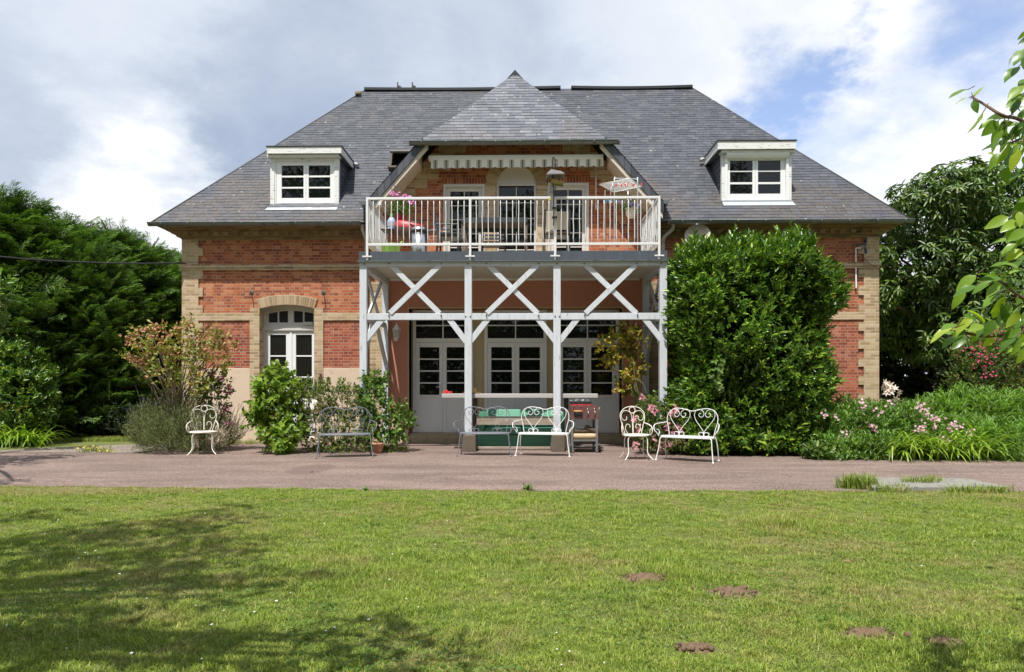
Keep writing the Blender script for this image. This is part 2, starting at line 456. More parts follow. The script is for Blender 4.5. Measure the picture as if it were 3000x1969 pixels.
leaf_mat('lily_petal', [(0, (0.80, 0.62, 0.50)), (1, (0.88, 0.80, 0.72))], 0.5, 0.35, (1.1, 1, 1), 0.05)
leaf_mat('white_petal', [(0, (0.80, 0.80, 0.74)), (1, (0.88, 0.88, 0.85))], 0.6, 0.3, (1, 1, 1), 0.05)
leaf_mat('pear_leaf', [(0, (0.028, 0.070, 0.010)), (0.4, (0.052, 0.115, 0.015)), (0.8, (0.11, 0.185, 0.024)), (1, (0.19, 0.25, 0.035))], 0.32, 0.40, (1.5, 1.6, 0.35), 0.15, gain=1.9)
def grass_mat(name, dry=True):
    m, k, b, out = newmat(name)
    g = k.node('ShaderNodeNewGeometry').outputs['Random Per Island']
    tc = k.node('ShaderNodeTexCoord').outputs['Object']
    col = k.ramp(g, [(0, (0.13, 0.20, 0.026)), (0.4, (0.24, 0.325, 0.042)), (0.8, (0.335, 0.40, 0.070)), (0.93, (0.43, 0.45, 0.11)), (1, (0.56, 0.48, 0.24))])
    tone = k.node('ShaderNodeAttribute', attribute_name='tip').outputs['Fac']
    col = k.mix(1.0, col, k.mix(tone, (0.60, 0.70, 0.60), (1.15, 1.12, 1.1)), 'MULTIPLY')
    big = k.noise(tc, 0.55, 6, 0.62)
    med = k.noise(k.vmath('ADD', tc, (7, 3, 0)), 2.4, 6, 0.65)
    col = k.mix(k.math('MULTIPLY', k.rng(med, 0.50, 0.66), 0.55), col, k.mix(1.0, col, (0.55, 0.72, 0.62), 'MULTIPLY'))
    straw = k.math('ADD', k.math('MULTIPLY', big, 0.6), k.math('MULTIPLY', k.noise(tc, 3.8, 7, 0.7), 0.4))
    p = Vector((-5.6, 8.55, 0))
    dd = k.vmath('LENGTH', k.vmath('MULTIPLY', k.vmath('SUBTRACT', tc, tuple(p)), (0.42, 1.7, 0)))
    straw = k.math('ADD', straw, k.rng(dd, 0.35, 1.0, 0.30, 0.0))
    col = k.mix(k.math('MULTIPLY', k.rng(straw, 0.48, 0.62), 0.60), col, k.mix(g, (0.30, 0.235, 0.095), (0.46, 0.36, 0.18)))
    k.put(b.inputs['Base Color'], col)
    b.inputs['Roughness'].default_value = 0.6
    b.inputs['Specular IOR Level'].default_value = 0.25
    t = k.node('ShaderNodeBsdfTranslucent')
    k.put(t.inputs['Color'], k.mix(1.0, col, (1.1, 1.15, 0.6), 'MULTIPLY'))
    mx = k.node('ShaderNodeMixShader')
    mx.inputs[0].default_value = 0.3
    k.l.new(b.outputs[0], mx.inputs[1])
    k.l.new(t.outputs[0], mx.inputs[2])
    k.l.new(mx.outputs[0], out.inputs[0])


grass_mat('grass_blade')
leaf_mat('clover_leaf', [(0, (0.045, 0.10, 0.018)), (1, (0.085, 0.17, 0.03))], 0.5, 0.3, gain=1.5)


def ground_mats():
    m, k, b, out = newmat('lawn_ground')
    tc = k.node('ShaderNodeTexCoord').outputs['Object']
    a = k.noise(tc, 1.1, 6, 0.6)
    f = k.noise(tc, 55, 5, 0.7)
    g = k.noise(tc, 9, 5, 0.65)
    col = k.mix(f, (0.07, 0.095, 0.018), (0.18, 0.21, 0.045))
    col = k.mix(k.math('MULTIPLY', k.rng(k.math('ADD', a, k.math('MULTIPLY', g, 0.35)), 0.62, 0.86), 0.75), col, (0.215, 0.165, 0.075))
    k.put(b.inputs['Base Color'], col)
    b.inputs['Roughness'].default_value = 0.95
    bump(k, b, k.math('ADD', f, g), 0.8, 0.02)
    m, k, b, out = newmat('pink_asphalt')
    tc = k.node('ShaderNodeTexCoord').outputs['Object']
    f = k.noise(tc, 95, 4, 0.75)
    vo = k.node('ShaderNodeTexVoronoi')
    k.put(vo.inputs['Vector'], tc)
    vo.inputs['Scale'].default_value = 85
    cs = k.node('ShaderNodeSeparateColor')
    k.l.new(vo.outputs['Color'], cs.inputs[0])
    col = k.ramp(cs.outputs[0], [(0, (0.118, 0.080, 0.066)), (0.5, (0.20, 0.140, 0.118)), (0.85, (0.265, 0.195, 0.166)), (1, (0.40, 0.33, 0.28))])
    st = k.vmath('MULTIPLY', tc, (0.55, 2.2, 1))
    big = k.noise(st, 0.8, 7, 0.65, 0.4)
    col = k.mix(1.0, col, k.mix(k.rng(big, 0.30, 0.68), (0.72, 0.70, 0.70), (1.12, 1.10, 1.08)), 'MULTIPLY')
    # a dark damp stain and a worn track
    p = at(912, 1376, 10.8)
    p = Vector(at(912, 1376, 2000 * 1.3 / (1376 - HOR)))
    d = k.vmath('MULTIPLY', k.vmath('SUBTRACT', tc, (p.x, p.y, 0)), (2.7, 1.33, 1))
    dn = k.math('ADD', k.vmath('LENGTH', d), k.math('MULTIPLY', k.math('SUBTRACT', k.noise(tc, 5, 4), 0.5), 0.5))
    col = k.mix(k.math('MULTIPLY', k.rng(dn, 0.75, 1.05, 1.0, 0.0), 0.5), col, (0.11, 0.068, 0.062))
    spots = k.noise(k.vmath('ADD', tc, (3, 8, 0)), 2.2, 6, 0.7)
    col = k.mix(k.math('MULTIPLY', k.rng(spots, 0.64, 0.74), 0.4), col, (0.11, 0.07, 0.065))
    vc = k.node('ShaderNodeTexVoronoi', feature='DISTANCE_TO_EDGE')
    k.put(vc.inputs['Vector'], k.vmath('ADD', tc, k.noise(tc, 1.3, 5, 0.6, 0, 'Color')))
    vc.inputs['Scale'].default_value = 0.42
    crack = k.math('MULTIPLY', k.rng(vc.outputs['Distance'], 0.0, 0.010, 1.0, 0.0), k.rng(k.noise(tc, 0.7, 3), 0.45, 0.6))
    col = k.mix(k.math('MULTIPLY', crack, 0.6), col, (0.09, 0.06, 0.05))
    k.put(b.inputs['Base Color'], col)
    b.inputs['Roughness'].default_value = 0.88
    bump(k, b, k.math('ADD', vo.outputs['Distance'], f), 0.55, 0.006)
    m, k, b, out = newmat('gravel')
    tc = k.node('ShaderNodeTexCoord').outputs['Object']
    vo = k.node('ShaderNodeTexVoronoi')
    k.put(vo.inputs['Vector'], tc)
    vo.inputs['Scale'].default_value = 42
    cs = k.node('ShaderNodeSeparateColor')
    k.l.new(vo.outputs['Color'], cs.inputs[0])
    col = k.ramp(cs.outputs[0], [(0, (0.12, 0.09, 0.07)), (0.5, (0.24, 0.19, 0.155)), (1, (0.42, 0.36, 0.31))])
    col = k.mix(k.rng(k.noise(tc, 2.5, 6, 0.7), 0.5, 0.7), col, (0.15, 0.11, 0.075))
    k.put(b.inputs['Base Color'], col)
    b.inputs['Roughness'].default_value = 0.9
    bump(k, b, k.math('MULTIPLY', vo.outputs['Distance'], -1.0), 0.9, 0.02)
    m, k, b, out = newmat('awning_cloth')
    uv = k.node('ShaderNodeUVMap').outputs[0]
    sp = k.node('ShaderNodeSeparateXYZ')
    k.l.new(uv, sp.inputs[0])
    fr = k.math('FRACT', sp.outputs[0])
    W_, G_, B_ = (0.82, 0.81, 0.80), (0.012, 0.16, 0.125), (0.50, 0.40, 0.33)
    col = k.ramp(fr, [(0, W_), (0.24, W_), (0.25, B_), (0.31, W_), (0.33, B_), (0.42, B_), (0.43, G_), (0.52, G_), (0.53, B_), (0.62, B_), (0.64, W_), (0.66, B_), (0.71, W_)], 'CONSTANT')
    k.put(b.inputs['Base Color'], col)
    b.inputs['Roughness'].default_value = 0.85


ground_mats()

# ------------------------------------------------------------------ builders
OFF = {}          # world offset of every thing, so parts can be written in world metres


class MB:
    def __init__(self):
        self.v, self.f, self.mi, self.sm, self.uv = [], [], [], [], {}

    def add(self, vs, fs, mi=0, smooth=False):
        o = len(self.v)
        self.v.extend([tuple(p) for p in vs])
        for f in fs:
            self.f.append(tuple(i + o for i in f))
            self.mi.append(mi)
            self.sm.append(smooth)
        return o

    def quad(self, a, b, c, d, mi=0):
        self.add((a, b, c, d), ((0, 1, 2, 3),), mi)
        return self

    def box(self, x0, x1, y0, y1, z0, z1, mi=0):
        vs = [(x, y, z) for z in (z0, z1) for y in (y0, y1) for x in (x0, x1)]
        self.add(vs, ((0, 2, 3, 1), (4, 5, 7, 6), (0, 1, 5, 4), (2, 6, 7, 3), (0, 4, 6, 2), (1, 3, 7, 5)), mi)
        return self

    def beam(self, p, q, w, h, up=(0, 0, 1), mi=0):
        p, q = Vector(p), Vector(q)
        d = (q - p).normalized()
        s = d.cross(Vector(up))
        if s.length < 1e-4:
            s = d.cross(Vector((0, 1, 0)))
        s.normalize()
        n = s.cross(d)
        vs = []
        for c in (p, q):
            for a, b in ((-1, -1), (1, -1), (1, 1), (-1, 1)):
                vs.append(c + s * (a * w / 2) + n * (b * h / 2))
        self.add(vs, ((0, 1, 2, 3), (7, 6, 5, 4), (0, 4, 5, 1), (1, 5, 6, 2), (2, 6, 7, 3), (3, 7, 4, 0)), mi)
        return self

    def tube(self, pts, r, n=8, mi=0, closed=False, caps=True):
        pts = [Vector(p) for p in pts]
        m = len(pts)
        rs = r if isinstance(r, (list, tuple)) else [r] * m
        vs = []
        nrm = None
        for i in range(m):
            if closed:
                t = (pts[(i + 1) % m] - pts[i - 1]).normalized()
            else:
                t = (pts[min(i + 1, m - 1)] - pts[max(i - 1, 0)])
                t = t.normalized() if t.length > 1e-9 else Vector((0, 0, 1))
            if nrm is None:
                nrm = t.orthogonal().normalized()
            else:
                nrm = nrm - t * nrm.dot(t)
                nrm = nrm.normalized() if nrm.length > 1e-6 else t.orthogonal().normalized()
            b = t.cross(nrm)
            for k in range(n):
                a = 2 * math.pi * k / n
                vs.append(pts[i] + (nrm * math.cos(a) + b * math.sin(a)) * rs[i])
        fs = []
        for i in range(m if closed else m - 1):
            j = (i + 1) % m
            for k in range(n):
                fs.append((i * n + k, i * n + (k + 1) % n, j * n + (k + 1) % n, j * n + k))
        o = self.add(vs, fs, mi, True)
        if caps and not closed:
            self.f += [tuple(o + k for k in reversed(range(n))), tuple(o + (m - 1) * n + k for k in range(n))]
            self.mi += [mi, mi]
            self.sm += [False, False]
        return self

    def lathe(self, prof, c, n=20, mi=0, sx=1.0, sy=1.0, axis=None):
        """prof: (radius, height) pairs; axis: direction of the height (default up)"""
        c = Vector(c)
        M = Matrix.Identity(3) if axis is None else Vector(axis).normalized().to_track_quat('Z', 'Y').to_matrix()
        vs = []
        for r, z in prof:
            for k in range(n):
                a = 2 * math.pi * k / n
                vs.append(c + M @ Vector((r * math.cos(a) * sx, r * math.sin(a) * sy, z)))
        fs = []
        for i in range(len(prof) - 1):
            for k in range(n):
                fs.append((i * n + k, i * n + (k + 1) % n, (i + 1) * n + (k + 1) % n, (i + 1) * n + k))
        self.add(vs, fs, mi, True)
        return self

    def prism(self, poly, y0, y1, mi=0):
        """poly of (x, z), extruded along y"""
        n = len(poly)
        vs = [(x, y0, z) for x, z in poly] + [(x, y1, z) for x, z in poly]
        fs = [tuple(range(n)), tuple(reversed(range(n, 2 * n)))]
        for i in range(n):
            j = (i + 1) % n
            fs.append((i, i + n, j + n, j))
        self.add(vs, fs, mi)
        return self

    def grid(self, fn, nu, nv, mi=0, smooth=True):
        vs = [fn(i / nu, j / nv) for j in range(nv + 1) for i in range(nu + 1)]
        fs = [(j * (nu + 1) + i, j * (nu + 1) + i + 1, (j + 1) * (nu + 1) + i + 1, (j + 1) * (nu + 1) + i) for j in range(nv) for i in range(nu)]
        self.add(vs, fs, mi, smooth)
        return self

    def build(self, name, mat, parent=None, bev=0.0):
        off = OFF.get(parent.name, Vector()) if parent else Vector()
        me = bpy.data.meshes.new(name)
        me.from_pydata([(p[0] - off.x, p[1] - off.y, p[2] - off.z) for p in self.v], [], self.f)
        for mm in (mat if isinstance(mat, (list, tuple)) else [mat]):
            me.materials.append(MATS[mm])
        me.polygons.foreach_set('material_index', self.mi)
        me.polygons.foreach_set('use_smooth', self.sm)
        if self.uv:
            ul = me.uv_layers.new(name='UVMap')
            for li, l in enumerate(me.loops):
                ul.data[li].uv = self.uv.get(l.vertex_index, (0, 0))
        me.update()
        o = bpy.data.objects.new(name, me)
        COL.objects.link(o)
        if parent:
            o.parent = parent
            OFF[o.name] = off
        if bev:
            b = o.modifiers.new('bevel', 'BEVEL')
            b.width = bev
            b.segments = 2
            b.limit_method = 'ANGLE'
        return o


def tag(o, label=None, cat=None, group=None, kind=None):
    if label:
        o['label'] = label
    if cat:
        o['category'] = cat
    if group:
        o['group'] = group
    if kind:
        o['kind'] = kind
    return o


def thing(name, label, cat, loc=(0, 0, 0), group=None):
    o = bpy.data.objects.new(name, None)
    o.empty_display_size = 0.2
    COL.objects.link(o)
    o.location = loc
    OFF[o.name] = Vector(loc)
    return tag(o, label, cat, group)


def copy_tree(o, parent=None):
    c = o.copy()
    COL.objects.link(c)
    if parent:
        c.parent = parent
    for ch in list(o.children):
        copy_tree(ch, c)
    return c


def npmesh(name, V, faces, mat, parent=None, smooth=False, attr=None):
    """V: (N, k, 3) array of N islands of k points; faces: face templates on those k points"""
    N, kk, _ = V.shape
    off = OFF.get(parent.name, Vector()) if parent else Vector()
    V = V - np.array(off)
    me = bpy.data.meshes.new(name)
    me.vertices.add(N * kk)
    me.vertices.foreach_set('co', V.reshape(-1).astype(np.float32))
    base = (np.arange(N) * kk)[:, None]
    loops = np.concatenate([base + np.array(f)[None, :] for f in faces], axis=1).reshape(-1)
    lens = np.tile(np.array([len(f) for f in faces]), N)
    me.loops.add(len(loops))
    me.loops.foreach_set('vertex_index', loops.astype(np.int32))
    me.polygons.add(len(lens))
    starts = np.concatenate([[0], np.cumsum(lens)[:-1]])
    me.polygons.foreach_set('loop_start', starts.astype(np.int32))
    me.polygons.foreach_set('loop_total', lens.astype(np.int32))
    if smooth:
        me.polygons.foreach_set('use_smooth', np.ones(len(lens), dtype=bool))
    if attr is not None:
        a = me.attributes.new('tip', 'FLOAT', 'POINT')
        a.data.foreach_set('value', np.repeat(attr, kk).astype(np.float32))
    me.update(calc_edges=True)
    me.validate()
    me.materials.append(MATS[mat])
    o = bpy.data.objects.new(name, me)
    COL.objects.link(o)
    if parent:
        o.parent = parent
        OFF[o.name] = off
    return o


def nrm(a):
    return a / np.maximum(np.linalg.norm(a, axis=-1, keepdims=True), 1e-9)


def runit(n):
    return nrm(rng.normal(size=(n, 3)))


LEAF_F = [(0, 1, 2, 3), (0, 3, 4, 5)]


def leaf_verts(pos, d, n, L, Wd, fold=0.25, droop=0.15):
    d = nrm(d)
    n = nrm(n - d * np.sum(n * d, axis=1, keepdims=True))
    s = np.cross(d, n)
    L = np.broadcast_to(np.asarray(L, float).reshape(-1, 1), (len(pos), 1))
    Wd = np.broadcast_to(np.asarray(Wd, float).reshape(-1, 1), (len(pos), 1))
    r1 = pos + d * L * .32 + s * Wd * .5 + n * (fold * Wd - droop * L * .08)
    r2 = pos + d * L * .70 + s * Wd * .36 + n * (fold * Wd * .7 - droop * L * .45)
    tip = pos + d * L - n * droop * L
    l1 = pos + d * L * .32 - s * Wd * .5 + n * (fold * Wd - droop * L * .08)
    l2 = pos + d * L * .70 - s * Wd * .36 + n * (fold * Wd * .7 - droop * L * .45)
    return np.stack([pos, r1, r2, tip, l2, l1], axis=1)


def smooth_pts(pts, n=6):
    """Catmull-Rom through the points"""
    P = [Vector(p) for p in pts]
    out = []
    for i in range(len(P) - 1):
        a, b, c, d = P[max(i - 1, 0)], P[i], P[i + 1], P[min(i + 2, len(P) - 1)]
        for k in range(n):
            t = k / n
            out.append(0.5 * ((2 * b) + (c - a) * t + (2 * a - 5 * b + 4 * c - d) * t * t + (3 * b - a - 3 * c + d) * t ** 3))
    out.append(P[-1])
    return out


# ------------------------------------------------------------------ ground
def gpt(px, py):
    """ground point (z = 0) seen at a pixel"""
    t = CAM.z * F_PX / (py - HOR)
    u = (px - CXP) / F_PX
    c, s = math.cos(YAW), math.sin(YAW)
    return Vector((CAM.x + t * (u * c - s), t * (c + u * s), 0))


g = MB()
g.quad((-900, -900, 0), (900, -900, 0), (900, 900, 0), (-900, 900, 0))
tag(g.build('lawn', 'lawn_ground'), kind='structure')

# path: its near edge wanders a little
path = MB()
near = [(-400, 1424), (0, 1424), (300, 1427), (600, 1431), (900, 1433), (1200, 1436), (1500, 1439), (1800, 1440), (2100, 1440), (2400, 1440), (2700, 1441), (3050, 1443), (3500, 1446)]
ring = []
for px, py in near:
    p = gpt(px, py)
    ring.append((p.x, p.y))
ring = [(-30, ring[0][1] + .5)] + ring + [(30, ring[-1][1] - .2)]
rr = []
for (xa, ya), (xb, yb) in zip(ring[:-1], ring[1:]):
    for k in range(6):
        t = k / 6
        rr.append((xa + (xb - xa) * t, ya + (yb - ya) * t + random.uniform(-.05, .05)))
far = [(30, 12.3), (9, 12.3), (6.0, 12.6), (4.8, 16.2), (-7.9, 16.2), (-7.2, 13.4), (-10.5, 13.5), (-30, 14.0)]
PATH_EDGE = list(rr)
poly = rr + far
path.v = [(x, y, .004) for x, y in poly]
path.f = [tuple(range(len(poly)))]
path.mi, path.sm = [0], [False]
tag(path.build('path', 'pink_asphalt'), kind='structure')
gr = MB()
gp = [(-10.6, 13.45), (-7.6, 13.3), (-6.9, 14.2), (-7.5, 15.6), (-9.0, 15.1), (-10.2, 14.3)]
gr.v = [(x, y, .009) for x, y in gp]
gr.f, gr.mi, gr.sm = [tuple(range(6))], [0], [False]
tag(gr.build('gravel_patch', 'gravel'), kind='structure')

# ------------------------------------------------------------------ house
YF = 16.0
XL, XR = at(539, 900, YF).x, at(2569, 900, YF).x
RX0, RX1 = at(440, 648, 15.5).x, at(2671, 643, 15.5).x
EZ, RZ = 5.06, 9.80                                  # eave and ridge height
RY = 19.47
SL = (RZ - EZ) / (RY - 15.5)
GX, GZ, GS = 0.0, 9.26, 1.137                        # gable axis, ridge height and side slope
JY, JZ, JW = 15.3, 6.785, 2.18                        # hipped gable eave
AY = 17.33                                           # gable apex depth
GW = 3.335                                            # half width at the foot of the gable roof
house = thing('brick_house', 'large red and yellow brick country house with steep grey slate roof and two dormers', 'house', ((XL + XR) / 2, YF + 3.5, 0))
Xp = lambda px, Y=YF: at(px, 900, Y).x
Zp = lambda py, Y=YF, px=1500: at(px, py, Y).z
DECK = 4.045

holes = [(Xp(761), Xp(922), 0.0, Zp(892)),
         (Xp(1299), Xp(1420), DECK - .1, Zp(538.6)),
         (Xp(1455), Xp(1571), DECK - .1, Zp(487)),
         (Xp(1604), Xp(1725), DECK - .1, Zp(536.5)),
         (Xp(1199), Xp(1821), 0.0, Zp(904))]


def gtop(x):
    w = abs(x - GX)
    return max(4.98, min(GZ - GS * w - .24, 7.40)) if w < 3.31 else 4.98


w = MB()
xs = sorted({XL, XR, -3.45, 3.45, 0.0, *[h[0] for h in holes], *[h[1] for h in holes], *np.arange(-3.2, 3.3, .4)})
for xa, xb in zip(xs[:-1], xs[1:]):
    if xb - xa < 1e-5:
        continue
    xm = (xa + xb) / 2
    segs = []
    z = 0.0
    for h in sorted([h for h in holes if h[0] < xm < h[1]], key=lambda h: h[2]):
        if h[2] > z:
            segs.append((z, h[2]))
        z = h[3]
    for a, b in segs:
        w.quad((xa, YF, a), (xb, YF, a), (xb, YF, b), (xa, YF, b))
    w.quad((xa, YF, z), (xb, YF, z), (xb, YF, gtop(xb)), (xa, YF, gtop(xa)))
for x0, x1, z0, z1 in holes:
    for x in (x0, x1):
        w.quad((x, YF, z0), (x, YF + .42, z0), (x, YF + .42, z1), (x, YF, z1))
    w.quad((x0, YF, z1), (x1, YF, z1), (x1, YF + .42, z1), (x0, YF + .42, z1))
    w.quad((x0, YF, z0 + .01), (x1, YF, z0 + .01), (x1, YF + .42, z0 + .01), (x0, YF + .42, z0 + .01))
YB = 22.94
w.quad((XL, YF, 0), (XL, YF, 4.98), (XL, YB, 4.98), (XL, YB, 0))
w.quad((XR, YF, 0), (XR, YB, 0), (XR, YB, 4.98), (XR, YF, 4.98))
w.quad((XL, YB, 0), (XL, YB, 4.98), (XR, YB, 4.98), (XR, YB, 0))
w.build('wall', 'red_brick', house)

# quoins: a strip with teeth every three courses, 3.5 cm proud
C3 = .0692 * 3
Z_STR0, Z_STR1 = Zp(790), Zp(774)
CORN = Zp(700)
for side, (xo, xn, xw) in (('l', (XL - .035, Xp(583), Xp(596))), ('r', (XR + .035, Xp(2529), Xp(2513)))):
    for za, zb, dr in ((0.0, Z_STR0, -1), (Z_STR1, CORN, 1)):
        q = MB()
        q.box(min(xo, xn), max(xo, xn), YF - .035, YF + .45, za, zb)
        zz, k = (zb, 0) if dr < 0 else (za, 1)
        while (zz - C3 > za) if dr < 0 else (zz + C3 <= zb + .02):
            a = zz - C3 if dr < 0 else zz
            if k % 2 == 0:
                q.box(min(xn, xw), max(xn, xw), YF - .0345, YF + .02, a + .004, min(a + C3, zb) - .004)
            zz += dr * C3
            k += 1
        q.build('quoin', 'yellow_brick', house)
# string courses, cornice
GL, GRR = Xp(1058), Xp(1949)
for x0, x1 in ((XL, GL), (GRR, XR)):
    xa, xb = (x0 - .07, x1) if x0 == XL else (x0, x1 + .07)
    s = MB()
    s.box(xa, xb, YF - .07, YF + .02, Z_STR0 + .055, Z_STR1)
    s.box(xa + (.03 if x0 == XL else 0), xb - (.03 if x0 != XL else 0), YF - .045, YF + .02, Z_STR0, Z_STR0 + .052)
    s.build('string_course', 'yellow_brick', house)
for x0, x1 in ((Xp(583), Xp(735)), (Xp(948), Xp(1075)), (Xp(1935), Xp(2529))):
    MB().box(x0, x1, YF - .03, YF + .02, Zp(938), Zp(915)).build('brick_band', 'yellow_brick', house)
for x0, x1 in ((XL, -3.15), (3.15, XR)):
    c = MB()
    for i in range(5):
        pr = .04 + .085 * i
        z0 = CORN + .060 * i
        c.box(x0 - pr if x0 == XL else x0, x1 + pr if x0 != XL else x1, YF - pr, YF + .3 if i else YF + .1, z0, z0 + .056)
        # dentils
        if i == 2:
            xx = x0 + .1
            while xx < x1 - .2:
                c.box(xx, xx + .115, YF - pr - .028, YF - pr + .01, z0 - .05, z0 + .05)
                xx += .235
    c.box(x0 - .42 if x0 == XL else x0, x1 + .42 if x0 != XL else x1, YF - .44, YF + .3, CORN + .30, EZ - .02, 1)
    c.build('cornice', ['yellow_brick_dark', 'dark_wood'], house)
for sx, xx in ((-1, XL), (1, XR)):     # cornice returns along the side walls
    c = MB()
    for i in range(5):
        pr = .04 + .085 * i
        z0 = CORN + .060 * i
        xa, xb = sorted((xx - sx * .1, xx + sx * pr))
        c.box(xa, xb, YF + .31, YB - .1, z0, z0 + .056)
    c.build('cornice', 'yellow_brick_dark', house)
# stucco dado and plinth on the left bay
DZ, PZ = Zp(1078), Zp(1209)
for x0, x1 in ((Xp(590), Xp(733)), (Xp(948), Xp(1083))):
    MB().box(x0, x1, YF - .022, YF + .02, PZ, DZ).build('stucco_dado', 'cream_stucco', house, .006)
for x0, x1 in ((XL - .06, Xp(757)), (Xp(927), Xp(1083))):
    MB().box(x0, x1, YF - .065, YF + .3, 0, PZ - .003).build('plinth', 'cream_stucco', house, .01)
MB().box(Xp(1950), XR + .06, YF - .065, YF + .3, 0, .25).build('plinth', 'cream_stucco', house, .01)
for x0, x1 in ((Xp(1083), Xp(1139)), (Xp(1885), Xp(1945))):
    MB().box(x0, x1, YF - .03, YF + .02, 0, 3.78).build('quoin', 'yellow_brick', house)
# terracotta facade under the balcony, around the recess
tx0, tx1 = Xp(1139), Xp(1885)
rx0, rx1, rz1 = holes[4][0], holes[4][1], holes[4][3]
BZ = Zp(1213)
t = MB()
t.box(tx0, rx0, YF - .05, YF + .28, BZ, rz1)
t.box(rx1, tx1, YF - .05, YF + .28, BZ, rz1)
t.box(tx0, tx1, YF - .05, YF + .28, rz1 + .001, 3.86)
t.build('stucco_wall', 'terracotta_stucco', house)
t = MB()
t.box(tx0, rx0 - .02, YF - .065, YF + .28, 0, BZ - .001)
t.build('stucco_base', 'beige_stucco', house, .006)
MB().box(rx1 + .02, tx1, YF - .065, YF + .28, 0, BZ - .001).build('stucco_base', 'beige_stucco', house, .006)
t = MB()
t.box(rx0 - .03, rx0, YF - .058, YF - .02, 0.25, rz1 + .03)
t.box(rx1, rx1 + .03, YF - .058, YF - .02, 0.25, rz1 + .03)
t.box(rx0, rx1, YF - .058, YF - .02, rz1, rz1 + .03)
t.build('recess_trim', 'beige_stucco', house)
MB().box(rx0, rx1, YF + .285, YF + .34, 0, rz1 - .01).build('recess_wall', 'beige_stucco', house)
s = MB()
s.box(rx0 + .002, rx1 - .002, YF - .01, YF + .30, 0, .215)
s.box(rx0 - .15, rx1 + .15, YF - .12, YF - .012, 0, .155)
s.build('door_step', 'step_stone', house, .012)


def frame(mb, x0, x1, z0, z1, y0, y1, bl, br, bb, bt):
    mb.box(x0, x0 + bl, y0, y1, z0, z1)
    mb.box(x1 - br, x1, y0, y1, z0, z1)
    mb.box(x0 + bl, x1 - br, y0, y1, z0, z0 + bb)
    mb.box(x0 + bl, x1 - br, y0, y1, z1 - bt, z1)


def glazing(mb, x0, x1, z0, z1, y, cols, rows, bar, yb):
    """glazing bars between the frame members"""
    for i in range(1, cols):
        x = x0 + (x1 - x0) * i / cols
        mb.box(x - bar / 2, x + bar / 2, y, yb, z0, z1)
    for j in range(1, rows):
        z = z0 + (z1 - z0) * j / rows
        mb.box(x0, x1, y + .003, yb, z - bar / 2, z + bar / 2)


def pane(x0, x1, z0, z1, y, parent, mat='window_glass', name='pane'):
    return MB().quad((x0, y, z0), (x1, y, z0), (x1, y, z1), (x0, y, z1)).build(name, mat, parent)


# three french doors in the recess
YD = YF + .215
for dx0, dx1, handle in ((1209, 1386, True), (1419, 1602, False), (1629, 1814, False)):
    x0, x1 = Xp(dx0, YD), Xp(dx1, YD)
    z0, zt, zh = .225, Zp(908, YD), Zp(1003, YD)
    zs = Zp(991, YD)
    f = MB()
    frame(f, x0, x1, z0, zt, YD, YF + .28, .075, .075, .03, .06)
    f.box(x0 + .075, x1 - .075, YD + .002, YF + .28, zh, zs)
    glazing(f, x0 + .075, x1 - .075, zs, zt - .06, YD + .02, 2, 2, .028, YD + .05)
    door = f.build('french_door', 'white_upvc', house, .004)
    pane(x0 + .075, x1 - .075, zs, zt - .06, YD + .045, door)
    xm = (x0 + x1) / 2
    for a, b in ((x0 + .078, xm - .002), (xm + .002, x1 - .078)):
        lf = MB()
        yl = YD + .012
        gz0, gz1 = Zp(1157, YD), Zp(1017, YD)
        frame(lf, a, b, z0 + .033, zh - .004, yl, yl + .05, .085, .085, .09, zh - .004 - gz1)
        lf.box(a + .085, b - .085, yl, yl + .05, gz0 - .07, gz0)
        lf.box(a + .085, b - .085, yl + .014, yl + .04, z0 + .123, gz0 - .07)
        glazing(lf, a + .085, b - .085, gz0, gz1, yl + .008, 1, 4, .034, yl + .035)
        lf.build('door_leaf', 'white_upvc', door, .005)
        pane(a + .085, b - .085, gz0, gz1, yl + .03, door)
    if handle:
        h = MB()
        zc = Zp(1134, YD)
        h.box(xm - .055, xm - .03, YD - .006, YD + .012, zc - .12, zc + .06)
        h.tube([(xm - .042, YD - .004, zc), (xm - .042, YD - .045, zc), (xm - .15, YD - .048, zc)], .009, 8)
        h.build('handle', 'white_metal', door)

# arched french window in the left bay
x0, x1 = Xp(761), Xp(922)
xa = (x0 + x1) / 2
hw = (x1 - x0) / 2
zsp, zcr = Zp(904), Zp(892)


def arch_ring(cx, zs, half, rise, thick, y0, y1, n, gap=.012):
    r = (half * half + rise * rise) / (2 * rise)
    cz = zs + rise - r
    a0 = math.asin(min(1, half / r)) if rise < half else math.pi / 2
    vs, bk = MB(), MB()
    P = lambda a, rr: (cx + rr * math.sin(a), cz + rr * math.cos(a))
    for i in range(n):
        a, b = -a0 + 2 * a0 * i / n, -a0 + 2 * a0 * (i + 1) / n
        g_ = gap / (r + thick / 2) / 2
        j = random.uniform(-.004, .004)
        vs.prism([P(a + g_, r + .004), P(b - g_, r + .004), P(b - g_, r + thick), P(a + g_, r + thick)], y0 + j, y1)
        bk.prism([P(a, r), P(b, r), P(b, r + thick + .012), P(a, r + thick + .012)], y0 + .008, y1 + .01)
    return vs, bk


